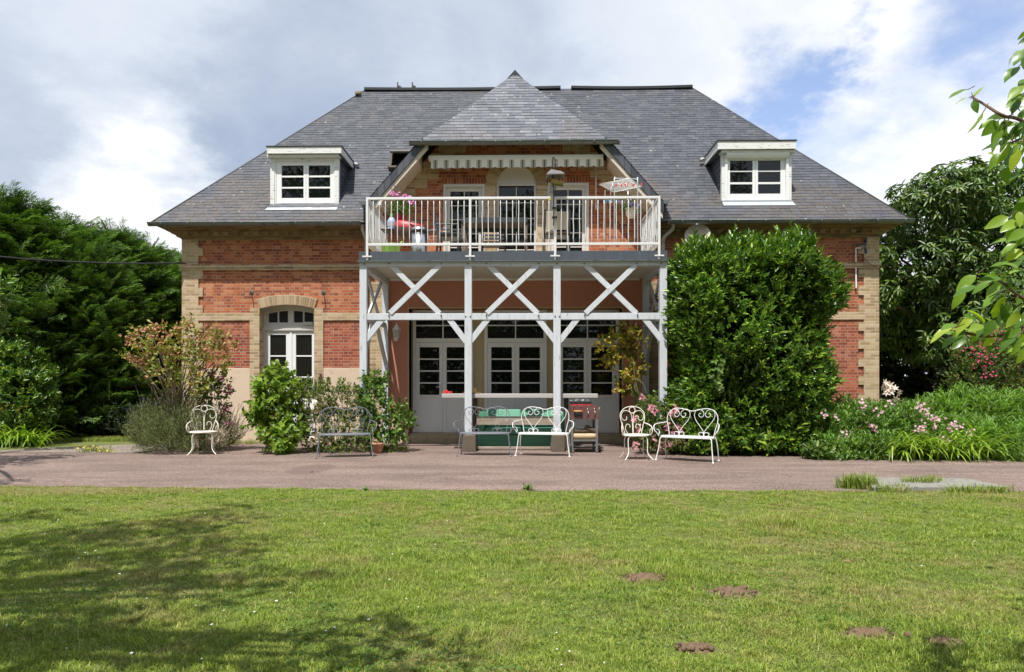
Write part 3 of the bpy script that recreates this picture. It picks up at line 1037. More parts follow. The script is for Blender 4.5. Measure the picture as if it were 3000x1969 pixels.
leaf_like = newmat('voussoir')
_m, _k, _b, _o = leaf_like
_g = _k.node('ShaderNodeNewGeometry').outputs['Random Per Island']
_c = _k.ramp(_g, YEL)
_n = _k.noise(_k.node('ShaderNodeTexCoord').outputs['Object'], 30, 6, .7)
_k.put(_b.inputs['Base Color'], _k.mix(_n, _k.mix(1.0, _c, (.75, .72, .68), 'MULTIPLY'), _c))
_b.inputs['Roughness'].default_value = .85
bump(_k, _b, _n, .5, .008)
_m, _k, _b, _o = newmat('red_voussoir')
_g = _k.node('ShaderNodeNewGeometry').outputs['Random Per Island']
_c = _k.ramp(_g, RED)
_n = _k.noise(_k.node('ShaderNodeTexCoord').outputs['Object'], 30, 6, .7)
_k.put(_b.inputs['Base Color'], _k.mix(_n, _k.mix(1.0, _c, (.75, .72, .68), 'MULTIPLY'), _c))
_b.inputs['Roughness'].default_value = .85
plain('mortar', (0.50, 0.42, 0.32), .95, .15, 20, bmp=.3)

vs, bk = arch_ring(xa, zsp, hw, zcr - zsp, .225, YF - .035, YF + .26, 24)
ar = bk.build('arch', 'mortar', house)
vs.build('voussoirs', 'voussoir', ar, .004)
for a, b in ((Xp(733), Xp(761.5)), (Xp(921.5), Xp(948))):
    MB().box(a, b, YF - .032, YF + .30, PZ if a < 0 and a < xa else PZ, zsp + .02).build('jamb', 'yellow_brick', house)
YW = YF + .25
f = MB()
fx0, fx1 = x0 - .02, x1 + .02
zt = zsp - .0
zb0 = .06
ztr0, ztr1 = Zp(968, YW), Zp(955, YW)
frame(f, fx0, fx1, zb0, ztr0, YW, YW + .09, .075, .075, .03, .02)
f.box(fx0 - .02, fx1 + .02, YW - .03, YW + .09, ztr0 + .001, ztr1)
f.box(fx0 + .0, fx1 - .0, YW - .012, YW + .0, ztr0 - .03, ztr0)
# arched fanlight: four lights with a curved head
rr_ = (hw * hw + (zcr - zsp) ** 2) / (2 * (zcr - zsp))
head = lambda x: zcr - rr_ + math.sqrt(max(0, rr_ ** 2 - (x - xa) ** 2))
N_ = 24
for i in range(N_):
    a, b = fx0 + (fx1 - fx0) * i / N_, fx0 + (fx1 - fx0) * (i + 1) / N_
    f.prism([(a, head(a) - .11), (b, head(b) - .11), (b, head(b) + .02), (a, head(a) + .02)], YW + .002, YW + .08)
for xc, ww in ((fx0 + .065, .13), (fx1 - .065, .13), (xa, .14)):
    f.box(xc - ww / 2, xc + ww / 2, YW - .002, YW + .075, ztr1, head(xc) - .05)
for xc in ((fx0 + .13 + xa - .07) / 2, (fx1 - .13 + xa + .07) / 2):
    f.box(xc - .018, xc + .018, YW + .01, YW + .06, ztr1 + .09, head(xc) - .10)
f.box(fx0 + .13, xa - .07, YW + .001, YW + .07, ztr1, ztr1 + .09)
f.box(xa + .07, fx1 - .13, YW + .001, YW + .07, ztr1, ztr1 + .09)
aw = f.build('french_window', 'off_white_frame', house, .004)
pane(fx0 + .1, fx1 - .1, ztr1 + .05, zsp + .03, YW + .05, aw, 'dark_door_glass')
vb = MB()
vx0, vx1 = Xp(891, YW), Xp(917, YW)
vz0, vz1 = Zp(955, YW), Zp(945, YW)
vb.box(vx0, vx1, YW - .03, YW - .003, vz0 + .02, vz1 + .02)
for i in range(3):
    z = vz0 + .03 + i * .02
    vb.box(vx0 + .01, (vx0 + vx1) / 2 - .006, YW - .034, YW - .03, z, z + .008)
    vb.box((vx0 + vx1) / 2 + .006, vx1 - .01, YW - .034, YW - .03, z, z + .008)
vb.build('air_vent', 'off_white_frame', aw)
for a, b in ((fx0 + .078, xa - .03), (xa + .03, fx1 - .078)):
    lf = MB()
    yl = YW + .01
    gz1, gz0 = Zp(980, YW), Zp(1168, YW)
    frame(lf, a, b, zb0 + .035, ztr0 - .024, yl, yl + .05, .09, .09, .12, ztr0 - .024 - gz1)
    lf.box(a + .09, b - .09, yl, yl + .05, gz0 - .06, gz0)
    lf.box(a + .09, b - .09, yl + .012, yl + .04, zb0 + .155, gz0 - .06)
    glazing(lf, a + .09, b - .09, gz0, gz1, yl + .008, 1, 3, .034, yl + .035)
    lf.build('door_leaf', 'white_upvc', aw, .005)
    pane(a + .09, b - .09, gz0, gz1, yl + .03, aw, 'dark_door_glass')
MB().box(xa - .029, xa + .029, YW - .004, YW + .06, zb0 + .03, ztr0 - .031).build('astragal', 'white_upvc', aw, .005)
MB().box(x0 - .02, x1 + .02, YF - .10, YF + .25, 0, .055).build('door_step', 'step_stone', house, .01)

# balcony doors
YG = YF + .07
for px0, px1, g0, g1, ptop, pgl in ((1299, 1420, 1319, 1402, 538.6, 561), (1604, 1725, 1623, 1705, 536.5, 558)):
    x0, x1 = Xp(px0), Xp(px1)
    zt = Zp(ptop)
    f = MB()
    frame(f, x0, x1, DECK, zt, YF - .012, YF + .12, .055, .055, .04, .06)
    frame(f, x0 + .055, x1 - .055, DECK + .04, zt - .06, YF + .03, YF + .13, .03, .03, .02, .03)
    a, b = x0 + .087, x1 - .087
    gl0, gl1 = Xp(g0, YG), Xp(g1, YG)
    zg1, zg0 = Zp(pgl, YG), DECK + .22
    frame(f, a, b, DECK + .062, zt - .092, YF + .05, YF + .11, gl0 - a, b - gl1, zg0 - DECK - .062, zt - .092 - zg1)
    glazing(f, gl0, gl1, zg0, zg1, YF + .066, 2, 5, .024, YF + .09)
    d = f.build('balcony_door', 'off_white_frame', house, .004)
    pane(gl0, gl1, zg0, zg1, YF + .085, d)
    v, bk = MB(), MB()
    n = 15
    for i in range(n):
        xa_, xb_ = x0 - .05 + (x1 - x0 + .1) * i / n, x0 - .05 + (x1 - x0 + .1) * (i + 1) / n
        v.box(xa_ + .006, xb_ - .006, YF - .012, YF + .015, zt + .004, zt + .135)
    bk.box(x0 - .05, x1 + .05, YF - .004, YF + .015, zt, zt + .14)
    lb = bk.build('lintel', 'mortar', house)
    v.build('lintel_bricks', 'red_voussoir', lb)
x0, x1 = Xp(1455), Xp(1571)
xa = (x0 + x1) / 2
hw = (x1 - x0) / 2
zsp = Zp(487) - hw
zrect = Zp(539)
f = MB()
frame(f, x0, x1, DECK, zrect, YF + .02, YF + .12, .05, .05, .05, .035)
gl0, gl1, zg1, zg0 = Xp(1460.5, YG), Xp(1565.5, YG), Zp(548.5, YG), DECK + .12
glazing(f, gl0, gl1, zg0, zg1, YF + .06, 2, 5, .022, YF + .085)
d = f.build('balcony_door', 'off_white_frame', house, .004)
pane(gl0, gl1, zg0, zg1, YF + .078, d)
pn = MB()
pts = [(xa - hw, zrect + .002)] + [(xa - hw * math.cos(a), zsp + hw * math.sin(a)) for a in np.linspace(0, math.pi, 25)] + [(xa + hw, zrect + .002)]
pn.prism([(x, z) for x, z in reversed(pts)], YF + .045, YF + .1)
pn.build('arched_panel', 'off_white_frame', d)
vs, bk = arch_ring(xa, zsp, hw - .001, hw - .0011, .27, YF - .02, YF + .12, 21)
ar = bk.build('arch', 'mortar', house)
vs.build('voussoirs', 'voussoir', ar, .004)
for a, b in ((Xp(1421), Xp(1454.5)), (Xp(1571.5), Xp(1603))):
    MB().box(a, b, YF - .018, YF + .02, DECK, zsp).build('brick_pier', 'yellow_brick', house)
# yellow brick stepped along the gable slope
for sgn in (-1, 1):
    st = MB()
    z = 5.35
    k = 0
    while z < 7.2:
        wo = (GZ - .26 - z - C3) / GS
        st.box(*sorted((sgn * (wo - .34 - .1 * (k % 2) - (.18 if z > 6.0 else 0)), sgn * (wo + .02))), YF - .015, YF + .01, z + .003, z + C3 - .003)
        z += C3
        k += 1
    st.build('brick_coping', 'yellow_brick', house)


# ------------------------------------------------------------------ slate roofs
def slates(mb, O, U, V, N, vmax, iv, gauge=.115, wid=.21, lift=.011, backing=True):
    O, U, V, N = Vector(O), Vector(U), Vector(V), Vector(N)
    rows = int(math.ceil(vmax / gauge))
    for r in range(rows):
        v0, v1 = r * gauge, min((r + 1) * gauge, vmax)
        mids, lows, highs = iv((v0 + v1) / 2), iv(v0 + 1e-4), iv(v1 - 1e-4)
        for j, (a, b) in enumerate(mids):
            same = len(mids) == len(lows) == len(highs)
            (a0, b0), (a1, b1) = (lows[j], highs[j]) if same else ((a, b), (a, b))
            if max(b0 - a0, b1 - a1) < .01:
                continue
            lo_ = lambda u: min(max(u, a0), b0)
            hi_ = lambda u: min(max(u, a1), b1)
            if backing:
                mb.quad(*[O + U * u + V * vv - N * .004 for u, vv in ((a0, v0), (b0, v0), (b1, v1), (a1, v1))], mi=1)
            aa, bb = min(a0, a1), max(b0, b1)
            u = math.floor(aa / wid - 1) * wid + (wid / 2 if r % 2 else 0) + random.uniform(-.012, .012)
            while u < bb:
                ww = wid * random.uniform(.9, 1.08)
                x0, x1 = u, u + ww - .004
                u += ww
                p0, p1, q0, q1 = lo_(x0), lo_(x1), hi_(x0), hi_(x1)
                if p1 - p0 < .004 and q1 - q0 < .004:
                    continue
                l0, l1 = lift + random.uniform(-.003, .004), lift + random.uniform(-.003, .004)
                dv = random.uniform(-.007, .005)
                P = lambda uu, vv, nn: O + U * uu + V * vv + N * nn
                A, B_ = P(p0, v0 + dv, l0), P(p1, v0 + dv + random.uniform(-.003, .003), l1)
                Cc, D = P(q1, v1 + .012, .003), P(q0, v1 + .012, .003)
                mb.add((A, B_, Cc, D, P(p1, v0 + dv, -.002), P(p0, v0 + dv, -.002)), ((0, 1, 2, 3), (5, 4, 1, 0)))


Lh = math.hypot(RZ - EZ, RY - 15.5)
rdx0, rdx1 = at(1069, 262, RY).x, at(2027, 262, RY).x


def front_iv(v):
    t = v / Lh
    z = EZ + (RZ - EZ) * t
    a, b = RX0 + (rdx0 - RX0) * t, RX1 + (rdx1 - RX1) * t
    wv = min((GZ - z) / GS, GW - .01)
    if wv <= 0.02:
        return [(a, b)]
    return [(a, GX - wv), (GX + wv, b)]


roof = MB()
slates(roof, (0, 15.5, EZ), (1, 0, 0), (0, (RY - 15.5) / Lh, (RZ - EZ) / Lh), (0, -(RZ - EZ) / Lh, (RY - 15.5) / Lh), Lh, front_iv)
YBK = RY * 2 - 15.5
for sx, xe, xr in ((-1, RX0, rdx0), (1, RX1, rdx1)):
    dx = abs(xr - xe)
    Ls = math.hypot(dx, RZ - EZ)
    slates(roof, (xe, 0, EZ), (0, 1, 0), (-sx * dx / Ls, 0, (RZ - EZ) / Ls), (sx * (RZ - EZ) / Ls, 0, dx / Ls), Ls,
           lambda v, Ls=Ls: [(15.5 + (RY - 15.5) * v / Ls, YBK - (YBK - RY) * v / Ls)], gauge=.16, wid=.3)
roof.quad((RX1, YBK, EZ), (RX0, YBK, EZ), (rdx0, RY, RZ), (rdx1, RY, RZ), 1)
roofo = roof.build('roof', ['slate', 'black_cap'], house)
# black ridge caps, in two lengths, sagging slightly
for a, b in ((1069, 1642), (1673, 2027)):
    xa_, xb_ = at(a, 262, RY).x, at(b, 262, RY).x
    m = MB()
    for i in range(14):
        ua, ub = i / 14, (i + 1) / 14
        sg = lambda u: RZ - .03 + .05 - .03 * math.sin(math.pi * u)
        m.beam((xa_ + (xb_ - xa_) * ua, RY - .02, sg(ua)), (xa_ + (xb_ - xa_) * ub, RY - .02, sg(ub)), .16, .07)
    m.build('ridge_cap', 'black_cap', roofo)
for px in (1166, 1209):
    x = at(px, 250, RY).x
    m = MB()
    m.beam((x, RY - .05, RZ), (x, RY - .05, RZ + .20), .035, .035)
    m.beam((x, RY - .05, RZ + .10), (x + .09, RY - .05, RZ + .06), .05, .05)
    m.build('ridge_bracket', 'dark_steel', roofo)
m = MB()
m.beam((rdx0 - .22, RY - .25, RZ - .19), (rdx0 - .05, RY - .25, RZ - .17), .1, .06)
m.build('hip_block', 'dry_twig', roofo)
# hip cappings
for xe, xr in ((RX0, rdx0), (RX1, rdx1)):
    MB().tube([(xe, 15.5, EZ + .004), (xr, RY, RZ + .004)], .022, 6).build('hip_roll', 'slate', roofo)


def roofpt(px, py, lift=0.0):
    d = pdir(px, py)
    n = Vector((0, -(RZ - EZ) / Lh, (RY - 15.5) / Lh))
    t = (Vector((0, 15.5, EZ)) - CAM).dot(n) / d.dot(n)
    return CAM + d * t + n * lift


# open roof window beside the gable
a, b, c_, d_ = roofpt(1143, 500), roofpt(1215, 500), roofpt(1215, 452), roofpt(1152, 452)
n_ = Vector((0, -(RZ - EZ) / Lh, (RY - 15.5) / Lh))
sk = MB()
for p, q in ((a, b), (d_, c_), (a, d_), (b, c_)):
    sk.beam(p + n_ * .06, q + n_ * .06, .07, .12, n_)
so_ = sk.build('roof_window', 'dark_wood', roofo)
MB().quad(a + n_ * .03, b + n_ * .03, c_ + n_ * .03, d_ + n_ * .03).build('pane', 'window_glass', so_)
sk = MB()
sk.quad(d_ + n_ * .10, c_ + n_ * .10, (b + c_) / 2 + n_ * .30, (a + d_) / 2 + n_ * .30)
sk.beam((a + d_) / 2 + n_ * .30, (b + c_) / 2 + n_ * .30, .05, .05, n_)
sk.build('sash', 'weathered_grey_wood', so_)

# gable roof: two side slopes and the front hip
gr_ = MB()
Lg = math.hypot(GW, GS * GW)
for sx in (-1, 1):
    U, V_ = (0, 1, 0), (-sx * GW / Lg, 0, GS * GW / Lg)
    N_ = (sx * GS * GW / Lg, 0, GW / Lg)

    def side_iv(v):
        w_ = GW * (1 - v / Lg)
        z = GZ - GS * w_
        y0 = JY if w_ > JW else JY + (AY - JY) * (JW - w_) / JW
        y1 = 15.5 + (z - EZ) / SL
        return [(y0, max(y1, y0 + .03))]
    slates(gr_, (sx * GW, 0, GZ - GS * GW), U, V_, N_, Lg, side_iv)
gro = gr_.build('gable_roof', ['slate', 'black_cap'], house)
hp = MB()
Lj = math.hypot(AY - JY, GZ - JZ)
slates(hp, (0, JY, JZ), (1, 0, 0), (0, (AY - JY) / Lj, (GZ - JZ) / Lj), (0, -(GZ - JZ) / Lj, (AY - JY) / Lj), Lj,
       lambda v: [(-JW * (1 - v / Lj), JW * (1 - v / Lj))], gauge=.128, wid=.25, lift=.013)
hp.build('hip_slope', ['pale_slate', 'black_cap'], gro)
m = MB()
m.prism([(-.24, GZ - .20), (0, GZ + .07), (.24, GZ - .20), (.2, GZ - .24), (-.2, GZ - .24)], AY - .08, 19.0)
m.build('ridge_cap', 'black_cap', gro)
for sx in (-1, 1):
    # slate-clad verge, pale board and soffit behind it
    top = lambda w_, dz=0.0: (sx * w_, GZ - GS * w_ + dz)
    vb = MB()
    n = 9
    for i in range(n):
        w0, w1 = JW - .14 + (GW + .02 - JW + .14) * i / n, JW - .14 + (GW + .02 - JW + .14) * (i + 1) / n - .006
        pl = [top(w0, -.02), top(w1, -.02), top(w1, -.25), top(w0, -.25)]
        vb.prism(pl if sx > 0 else list(reversed(pl)), JY + random.uniform(-.004, .004), JY + .03)
    vb.build('verge', 'verge_slate', gro)
    sf = MB()
    pl = [top(JW - .25, -.25), top(GW, -.25), top(GW, -.39), top(JW - .25, -.39)]
    sf.prism(pl if sx > 0 else list(reversed(pl)), JY + .035, JY + .075)
    pl = [top(JW - .02, -.04), top(GW - .02, -.04), top(GW - .02, -.385), top(JW - .02, -.385)]
    sf.prism(pl if sx > 0 else list(reversed(pl)), JY + .078, YF - .002)
    sf.build('bargeboard', 'soffit_board', gro, .004)
    px_ = at(1109, 590, 15.45).x if sx < 0 else at(1912, 590, 15.45).x
    pb = MB()
    pb.box(px_ - .09, px_ + .09, 15.33, YF, Zp(602, 15.4), Zp(579, 15.4))
    pb.build('purlin', 'peeling_white_wood', gro, .008)


for sx in (-1, 1):     # short cheek between the gable foot and the main eave
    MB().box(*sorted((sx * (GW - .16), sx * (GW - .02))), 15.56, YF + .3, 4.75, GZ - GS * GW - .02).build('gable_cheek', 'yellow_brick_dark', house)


def gutter(p0, p1, r, parent, name='gutter', step=.62, mat='zinc_gutter'):
    p0, p1 = Vector(p0), Vector(p1)
    d = (p1 - p0)
    L = d.length
    d.normalize()
    side = Vector((0, 0, 1)).cross(d)
    m = MB()
    n = 9
    rows = []
    for c in (p0, p1):
        rows.append([c + side * (r * math.cos(a)) + Vector((0, 0, -r * math.sin(a))) for a in np.linspace(0, math.pi, n)])
    m.add(rows[0] + rows[1], [(i, i + 1, n + i + 1, n + i) for i in range(n - 1)], 0, True)
    inner = [[c + side * (r * .9 * math.cos(a)) + Vector((0, 0, -r * .9 * math.sin(a))) for a in np.linspace(0, math.pi, n)] for c in (p0, p1)]
    m.add(inner[0] + inner[1], [(n + i, n + i + 1, i + 1, i) for i in range(n - 1)], 0, True)
    for row in rows:
        m.add(row, [tuple(range(n))])
    for sgn in (1, -1):
        m.tube([p0 + side * r * sgn, p1 + side * r * sgn], .011, 6)
    k = step / 2
    while k < L:
        c = p0 + d * k
        m.tube([c + side * (r * 1.03 * math.cos(a)) + Vector((0, 0, -r * 1.03 * math.sin(a))) for a in np.linspace(0, math.pi, n)], .012, 5)
        k += step
    return m.build(name, mat, parent)


gutter((RX0 - .02, 15.47, EZ + .0), (-GW - .15, 15.47, EZ + .0), .075, house)
gutter((GW + .15, 15.47, EZ + .0), (RX1 + .02, 15.47, EZ + .0), .075, house)
gutter((at(1201, 420, JY).x, JY - .06, JZ + .005), (at(1814, 420, JY).x, JY - .06, JZ + .005), .075, gro, step=.55)
for sx in (-1, 1):
    gutter((sx * (GW + .07), JY + .02, GZ - GS * GW + .03), (sx * (GW + .07), 15.9, GZ - GS * GW + .03), .095, gro, mat='zinc_gutter')
for sgn, pts in ((1, [(1972, 652), (1972, 668), (1962, 680), (1948, 692), (1944, 706), (1943, 760)]), (-1, [(1062, 655), (1062, 672), (1066, 684), (1071, 697), (1073, 712), (1073, 770)])):
    P = [at(px, py, 15.62 + .28 * i / 5) for i, (px, py) in enumerate(pts)]
    P.append(Vector((P[-1].x, 15.9, .1)))
    MB().tube(smooth_pts(P, 5), .042, 10).build('downpipe', 'grey_pipe', house)


# ------------------------------------------------------------------ dormers
def dormer(fx0, fx1, ftop, bx0, bx1, btop, bbot, sill, apron, panes, shutter):
    YD_ = 15.95
    X = lambda px, Y=YD_: at(px, 520, Y).x
    Z = lambda py, Y=YD_: at(1500, py, Y).z
    x0, x1, z0 = X(fx0), X(fx1), Z(sill)
    zt, zb = Z(btop, 15.78), Z(bbot, 15.78)
    body = MB()
    body.box(x0 + .02, x1 - .02, YD_ + .115, 17.3, z0 - .1, zb - .002)
    for sx, x in ((-1, x0 + .018), (1, x1 - .018)):
        slates(body, (x, YD_ + .02, z0 - .15), (0, 1, 0), (0, 0, 1), (sx, 0, 0), zb - z0 + .1, lambda v: [(0, 1.3)], gauge=.13, wid=.2, backing=False)
    dm = body.build('dormer', ['verge_slate', 'black_cap'], house)
    # flat roof with its weathered fascia
    rf = MB()
    rx0_, rx1_ = X(bx0, 15.78), X(bx1, 15.78)
    rf.box(rx0_ + .03, rx1_ - .03, 15.805, 17.3, zb + .02, zt - .01)
    rf.build('dormer_roof', 'weathered_grey_wood', dm)
    fa = MB()
    fa.box(rx0_, rx1_, 15.775, 15.803, zb, zt - .012)
    fa.box(rx0_, rx0_ + .028, 15.804, 17.1, zb, zt - .012)
    fa.box(rx1_ - .028, rx1_, 15.804, 17.1, zb, zt - .012)
    fa.build('fascia', 'peeling_white_wood', dm, .004)
    ca = MB()
    ca.box(rx0_ - .02, rx1_ + .02, 15.755, 17.2, zt - .011, zt + .008)
    ca.build('roof_sheet', 'black_cap', dm)
    co = MB()
    co.box(x0 - .03, x1 + .03, 15.83, YD_ + .1, zb - .05, zb - .001)
    co.build('cove_moulding', 'peeling_white_wood', dm)
    po = MB()
    pw = .105
    po.box(x0, x0 + pw, YD_ - .005, YD_ + .10, z0 - .01, zb - .051)
    po.box(x1 - pw, x1, YD_ - .005, YD_ + .10, z0 - .01, zb - .051)
    po.box(x0 + pw, x1 - pw, YD_ - .005, YD_ + .10, zb - .12, zb - .051)
    po.build('casing', 'peeling_white_wood', dm, .004)
    f = MB()
    (l0, l1), (r0, r1), rows = panes
    a, b = x0 + pw, x1 - pw
    ztop = zb - .122
    if shutter:
        ztop = Z(469)
    frame(f, a, b, z0, ztop, YD_ + .015, YD_ + .10, .03, .03, .055, .03)
    yy = YD_ + .04
    ya = yy + .01
    gx = [X(p, ya) for p in (l0, l1, r0, r1)]
    gz = [(Z(p, ya), Z(q, ya)) for p, q in rows]
    zz1, zz0 = gz[0][0], gz[-1][1]
    win = f.build('window', 'white_upvc', dm, .004)
    sa = MB()
    xm = (gx[1] + gx[2]) / 2
    for s0, s1, u0, u1 in ((a + .032, xm - .002, gx[0], gx[1]), (xm + .002, b - .032, gx[2], gx[3])):
        frame(sa, s0, s1, z0 + .057, ztop - .032, yy - .012, yy + .05, u0 - s0, s1 - u1, zz0 - z0 - .057, ztop - .032 - zz1)
        for j in range(len(gz) - 1):
            sa.box(u0, u1, yy - .002, yy + .03, gz[j + 1][0], gz[j][1])
    sa.build('sash', 'white_upvc', dm, .005)
    for u0, u1 in ((gx[0], gx[1]), (gx[2], gx[3])):
        pane(u0, u1, zz0, zz1, yy + .02, dm)
    ap = MB()
    ax0, ax1 = (X(p, 15.83) for p in apron[:2])
    lowp = roofpt(1500, apron[2], .02)
    upp = Vector((0, YD_ - .008, z0 - .015))
    ap.quad((ax0, lowp.y, lowp.z), (ax1, lowp.y, lowp.z), (x1 + .0, upp.y, upp.z), (x0 - .0, upp.y, upp.z))
    ap.box(x0 + .0, x1 - .0, YD_ - .03, YD_ - .006, z0 - .03, z0 - .011)
    ap.build('lead_apron', 'zinc_light', dm)
    if shutter:
        sh = MB()
        sh.grid(lambda u, v: (a - .02 + (b - a + .04) * u, YD_ - .02 - .09 * math.sin(math.pi * (.12 + .76 * v)), Z(469) + (Z(446) - Z(469)) * v), 1, 8)
        sh.box(a - .025, b + .025, YD_ - .045, YD_ + .02, Z(469) - .004, Z(446))
        sh.build('roller_shutter', 'white_upvc', dm)
        for ra, rb in ((a - .03, a + .028), (b - .028, b + .03)):
            MB().box(ra, rb, YD_ - .03, YD_ + .012, z0 - .01, Z(469) - .006).build('shutter_rail', 'white_upvc', dm, .003)
    sp_ = MB()
    px_, sg = (rx1_ + .01, 1) if fx0 < 1500 else (rx0_ - .01, -1)
    ys = 16.9
    sp_.tube([(px_, ys, zt - .05), (px_ + sg * .06, ys, zt - .05), (px_ + sg * .11, ys - .03, zt - .10)], .04, 10)
    sp_.build('spout', 'grey_pipe', dm)
    return dm


d1 = dormer(791.5, 992.7, 446, 782, 1000, 424.6, 446, 596, (778, 987, 614), ((826, 890), (905, 968), ((482, 512), (517, 545), (550, 578))), False)
d2 = dormer(2114, 2319, 441, 2103, 2332, 416, 441, 590, (2121, 2333, 607), ((2138, 2204), (2220, 2286), ((474, 504), (508, 538), (544, 572))), True)

# ------------------------------------------------------------------ timber balcony
PY0, PY1 = 13.80, 13.945
z5 = lambda x, y, Y=13.82: at(1000 + x / 2.231, 750 + y / 2.231, Y)
bal = thing('timber_balcony', 'white painted timber balcony on posts with crossed braces and white metal railing', 'balcony', (0, 14.9, 0))
postx = [at(p, 900, PY0).x for p in (1063.5, 1371.5, 1632, 1944)]
ZB1, ZB0 = Zp(765, PY0), Zp(778.5, PY0)
ZR1, ZR0 = Zp(917, PY0), Zp(936.5, PY0)
for i, x in enumerate(postx):
    MB().box(x - .0725, x + .0725, PY0, PY1, .34, ZB0 - .001).build('post', 'white_wood', bal, .006)
    ft = MB()
    xc = x + (.02 if i in (1, 2) else 0)
    prof = [(-.14, 0), (-.145, .12), (-.13, .26), (-.115, .338), (.12, .338), (.135, .27), (.14, 0)]
    ft.prism([(xc + a, z) for a, z in prof], PY0 - .06, PY1 + .10)
    ft.build('footing', 'concrete', bal, .015)
bx = [at(p, 900, 15.8).x for p in (1128, 1893)]
for x in bx:
    MB().box(x - .07, x + .07, 15.79, 15.93, 0, 3.72).build('post', 'white_wood', bal, .006)
b = MB()
b.box(postx[0] - .0725, postx[-1] + .0725, PY0 - .002, PY1, ZB0, ZB1)
fbeam = b.build('beam', 'white_wood', bal, .006)
for sgn, xp, xb in ((-1, postx[0], bx[0]), (1, postx[-1], bx[1])):
    MB().beam((xp, PY1 + .002, ZB0 + .03), (xb, 15.95, 3.765), .13, .15).build('beam', 'white_wood', bal, .006)
    MB().beam((xp, PY1 + .002, (ZR0 + ZR1) / 2), (xb, 15.78, (ZR0 + ZR1) / 2), .07, .12).build('mid_rail', 'white_wood', bal, .005)
    za, zb_ = ZR1 + .01, ZB0 - .02
    L = lambda y: xp + (xb - xp) * (y - PY1) / (15.85 - PY1)
    for k, (ya, yb) in enumerate(((14.25, 15.5), (15.5, 14.25))):
        MB().beam((L(ya) + k * .05 * sgn, ya, za), (L(yb) + k * .05 * sgn, yb, zb_), .045, .10, (0, 1, 0)).build('brace', 'white_wood', bal, .004)
    MB().beam((L(15.0), 15.0, ZR0), (xb, 15.8, ZR0 - .75), .07, .10, (0, 1, 0)).build('brace', 'white_wood', bal, .004)
    MB().beam((L(14.6), 14.6, ZR0), (L(14.0), 13.95, ZR0 - .68), .07, .10, (0, 1, 0)).build('brace', 'white_wood', bal, .004)
for a, b_ in zip(postx[:-1], postx[1:]):
    MB().box(a + .0735, b_ - .0735, PY0 + .02, PY1 - .02, ZR0, ZR1).build('mid_rail', 'white_wood', bal, .006)
for (p, q, dy) in (((325, 60), (643, 376), 0), ((648, 60), (320, 376), -.035), ((962, 60), (1284, 376), 0), ((1283, 60), (952, 376), -.035), ((1598, 60), (1928, 376), 0), ((1923, 60), (1594, 376), -.035)):
    P, Q = z5(*p, PY0 + .06), z5(*q, PY0 + .06)
    P.y += dy
    Q.y += dy
    br = MB().beam(P, Q, .05, .105, (0, 1, 0) if False else Vector((Q.z - P.z, 0, P.x - Q.x)))
    br.build('brace', 'white_wood', bal, .004)
for (p, q) in (((272, 408), (152, 560)), ((702, 408), (818, 562)), ((962, 408), (842, 560)), ((1283, 408), (1400, 558)), ((1545, 408), (1425, 558)), ((1980, 408), (2100, 560))):
    P, Q = z5(*p, PY0 + .07), z5(*q, PY0 + .07)
    MB().beam(P, Q, .07, .115, Vector((Q.z - P.z, 0, P.x - Q.x))).build('brace', 'white_wood', bal, .004)
bo = MB()
for x, y in ((152, 52), (315, 50), (655, 50), (826, 50), (948, 50), (1290, 50), (1410, 50), (1588, 50), (1930, 50), (2090, 50), (310, 388), (652, 388), (812, 395), (843, 395), (948, 388), (1290, 388), (1398, 395), (1426, 395), (1592, 385), (1937, 385)):
    c = z5(x, y, PY0 - .004)
    bo.lathe([(0, .012), (.012, .008), (.016, 0), (.016, -.03)], c, 8, axis=(0, -1, 0))
bo.build('bolt_head', 'dark_steel', fbeam)
DX0, DX1 = at(1053, 740, PY0).x, at(1954, 740, PY0).x
MB().box(DX0 + .02, DX1 - .02, 13.83, 15.985, 3.945, DECK).build('deck', 'step_stone', bal)
MB().box(DX0 + .05, DX1 - .05, PY1 + .01, 15.94, 3.835, 3.86).build('ceiling', 'ceiling_board', bal)
MB().box(DX0 + .2, DX1 - .2, 15.87, 15.94, 3.79, 3.833).build('ceiling_trim', 'white_upvc', bal)
zf1, zf0 = DECK + .005, Zp(763, 13.77)
fz = MB()
fz.box(DX0, DX1, 13.77, 13.828, zf0, zf1)
for sx, x in ((-1, DX0), (1, DX1)):
    fz.box(*sorted((x, x - sx * .05)), 13.83, 15.95, zf0, zf1)
fas = fz.build('fascia', 'zinc_fascia', bal)
MB().box(at(1047, 764, 13.74).x, at(1959, 764, 13.74).x, 13.73, 13.80, zf0 - .022, zf0 - .001).build('drip_edge', 'zinc_gutter', fas)
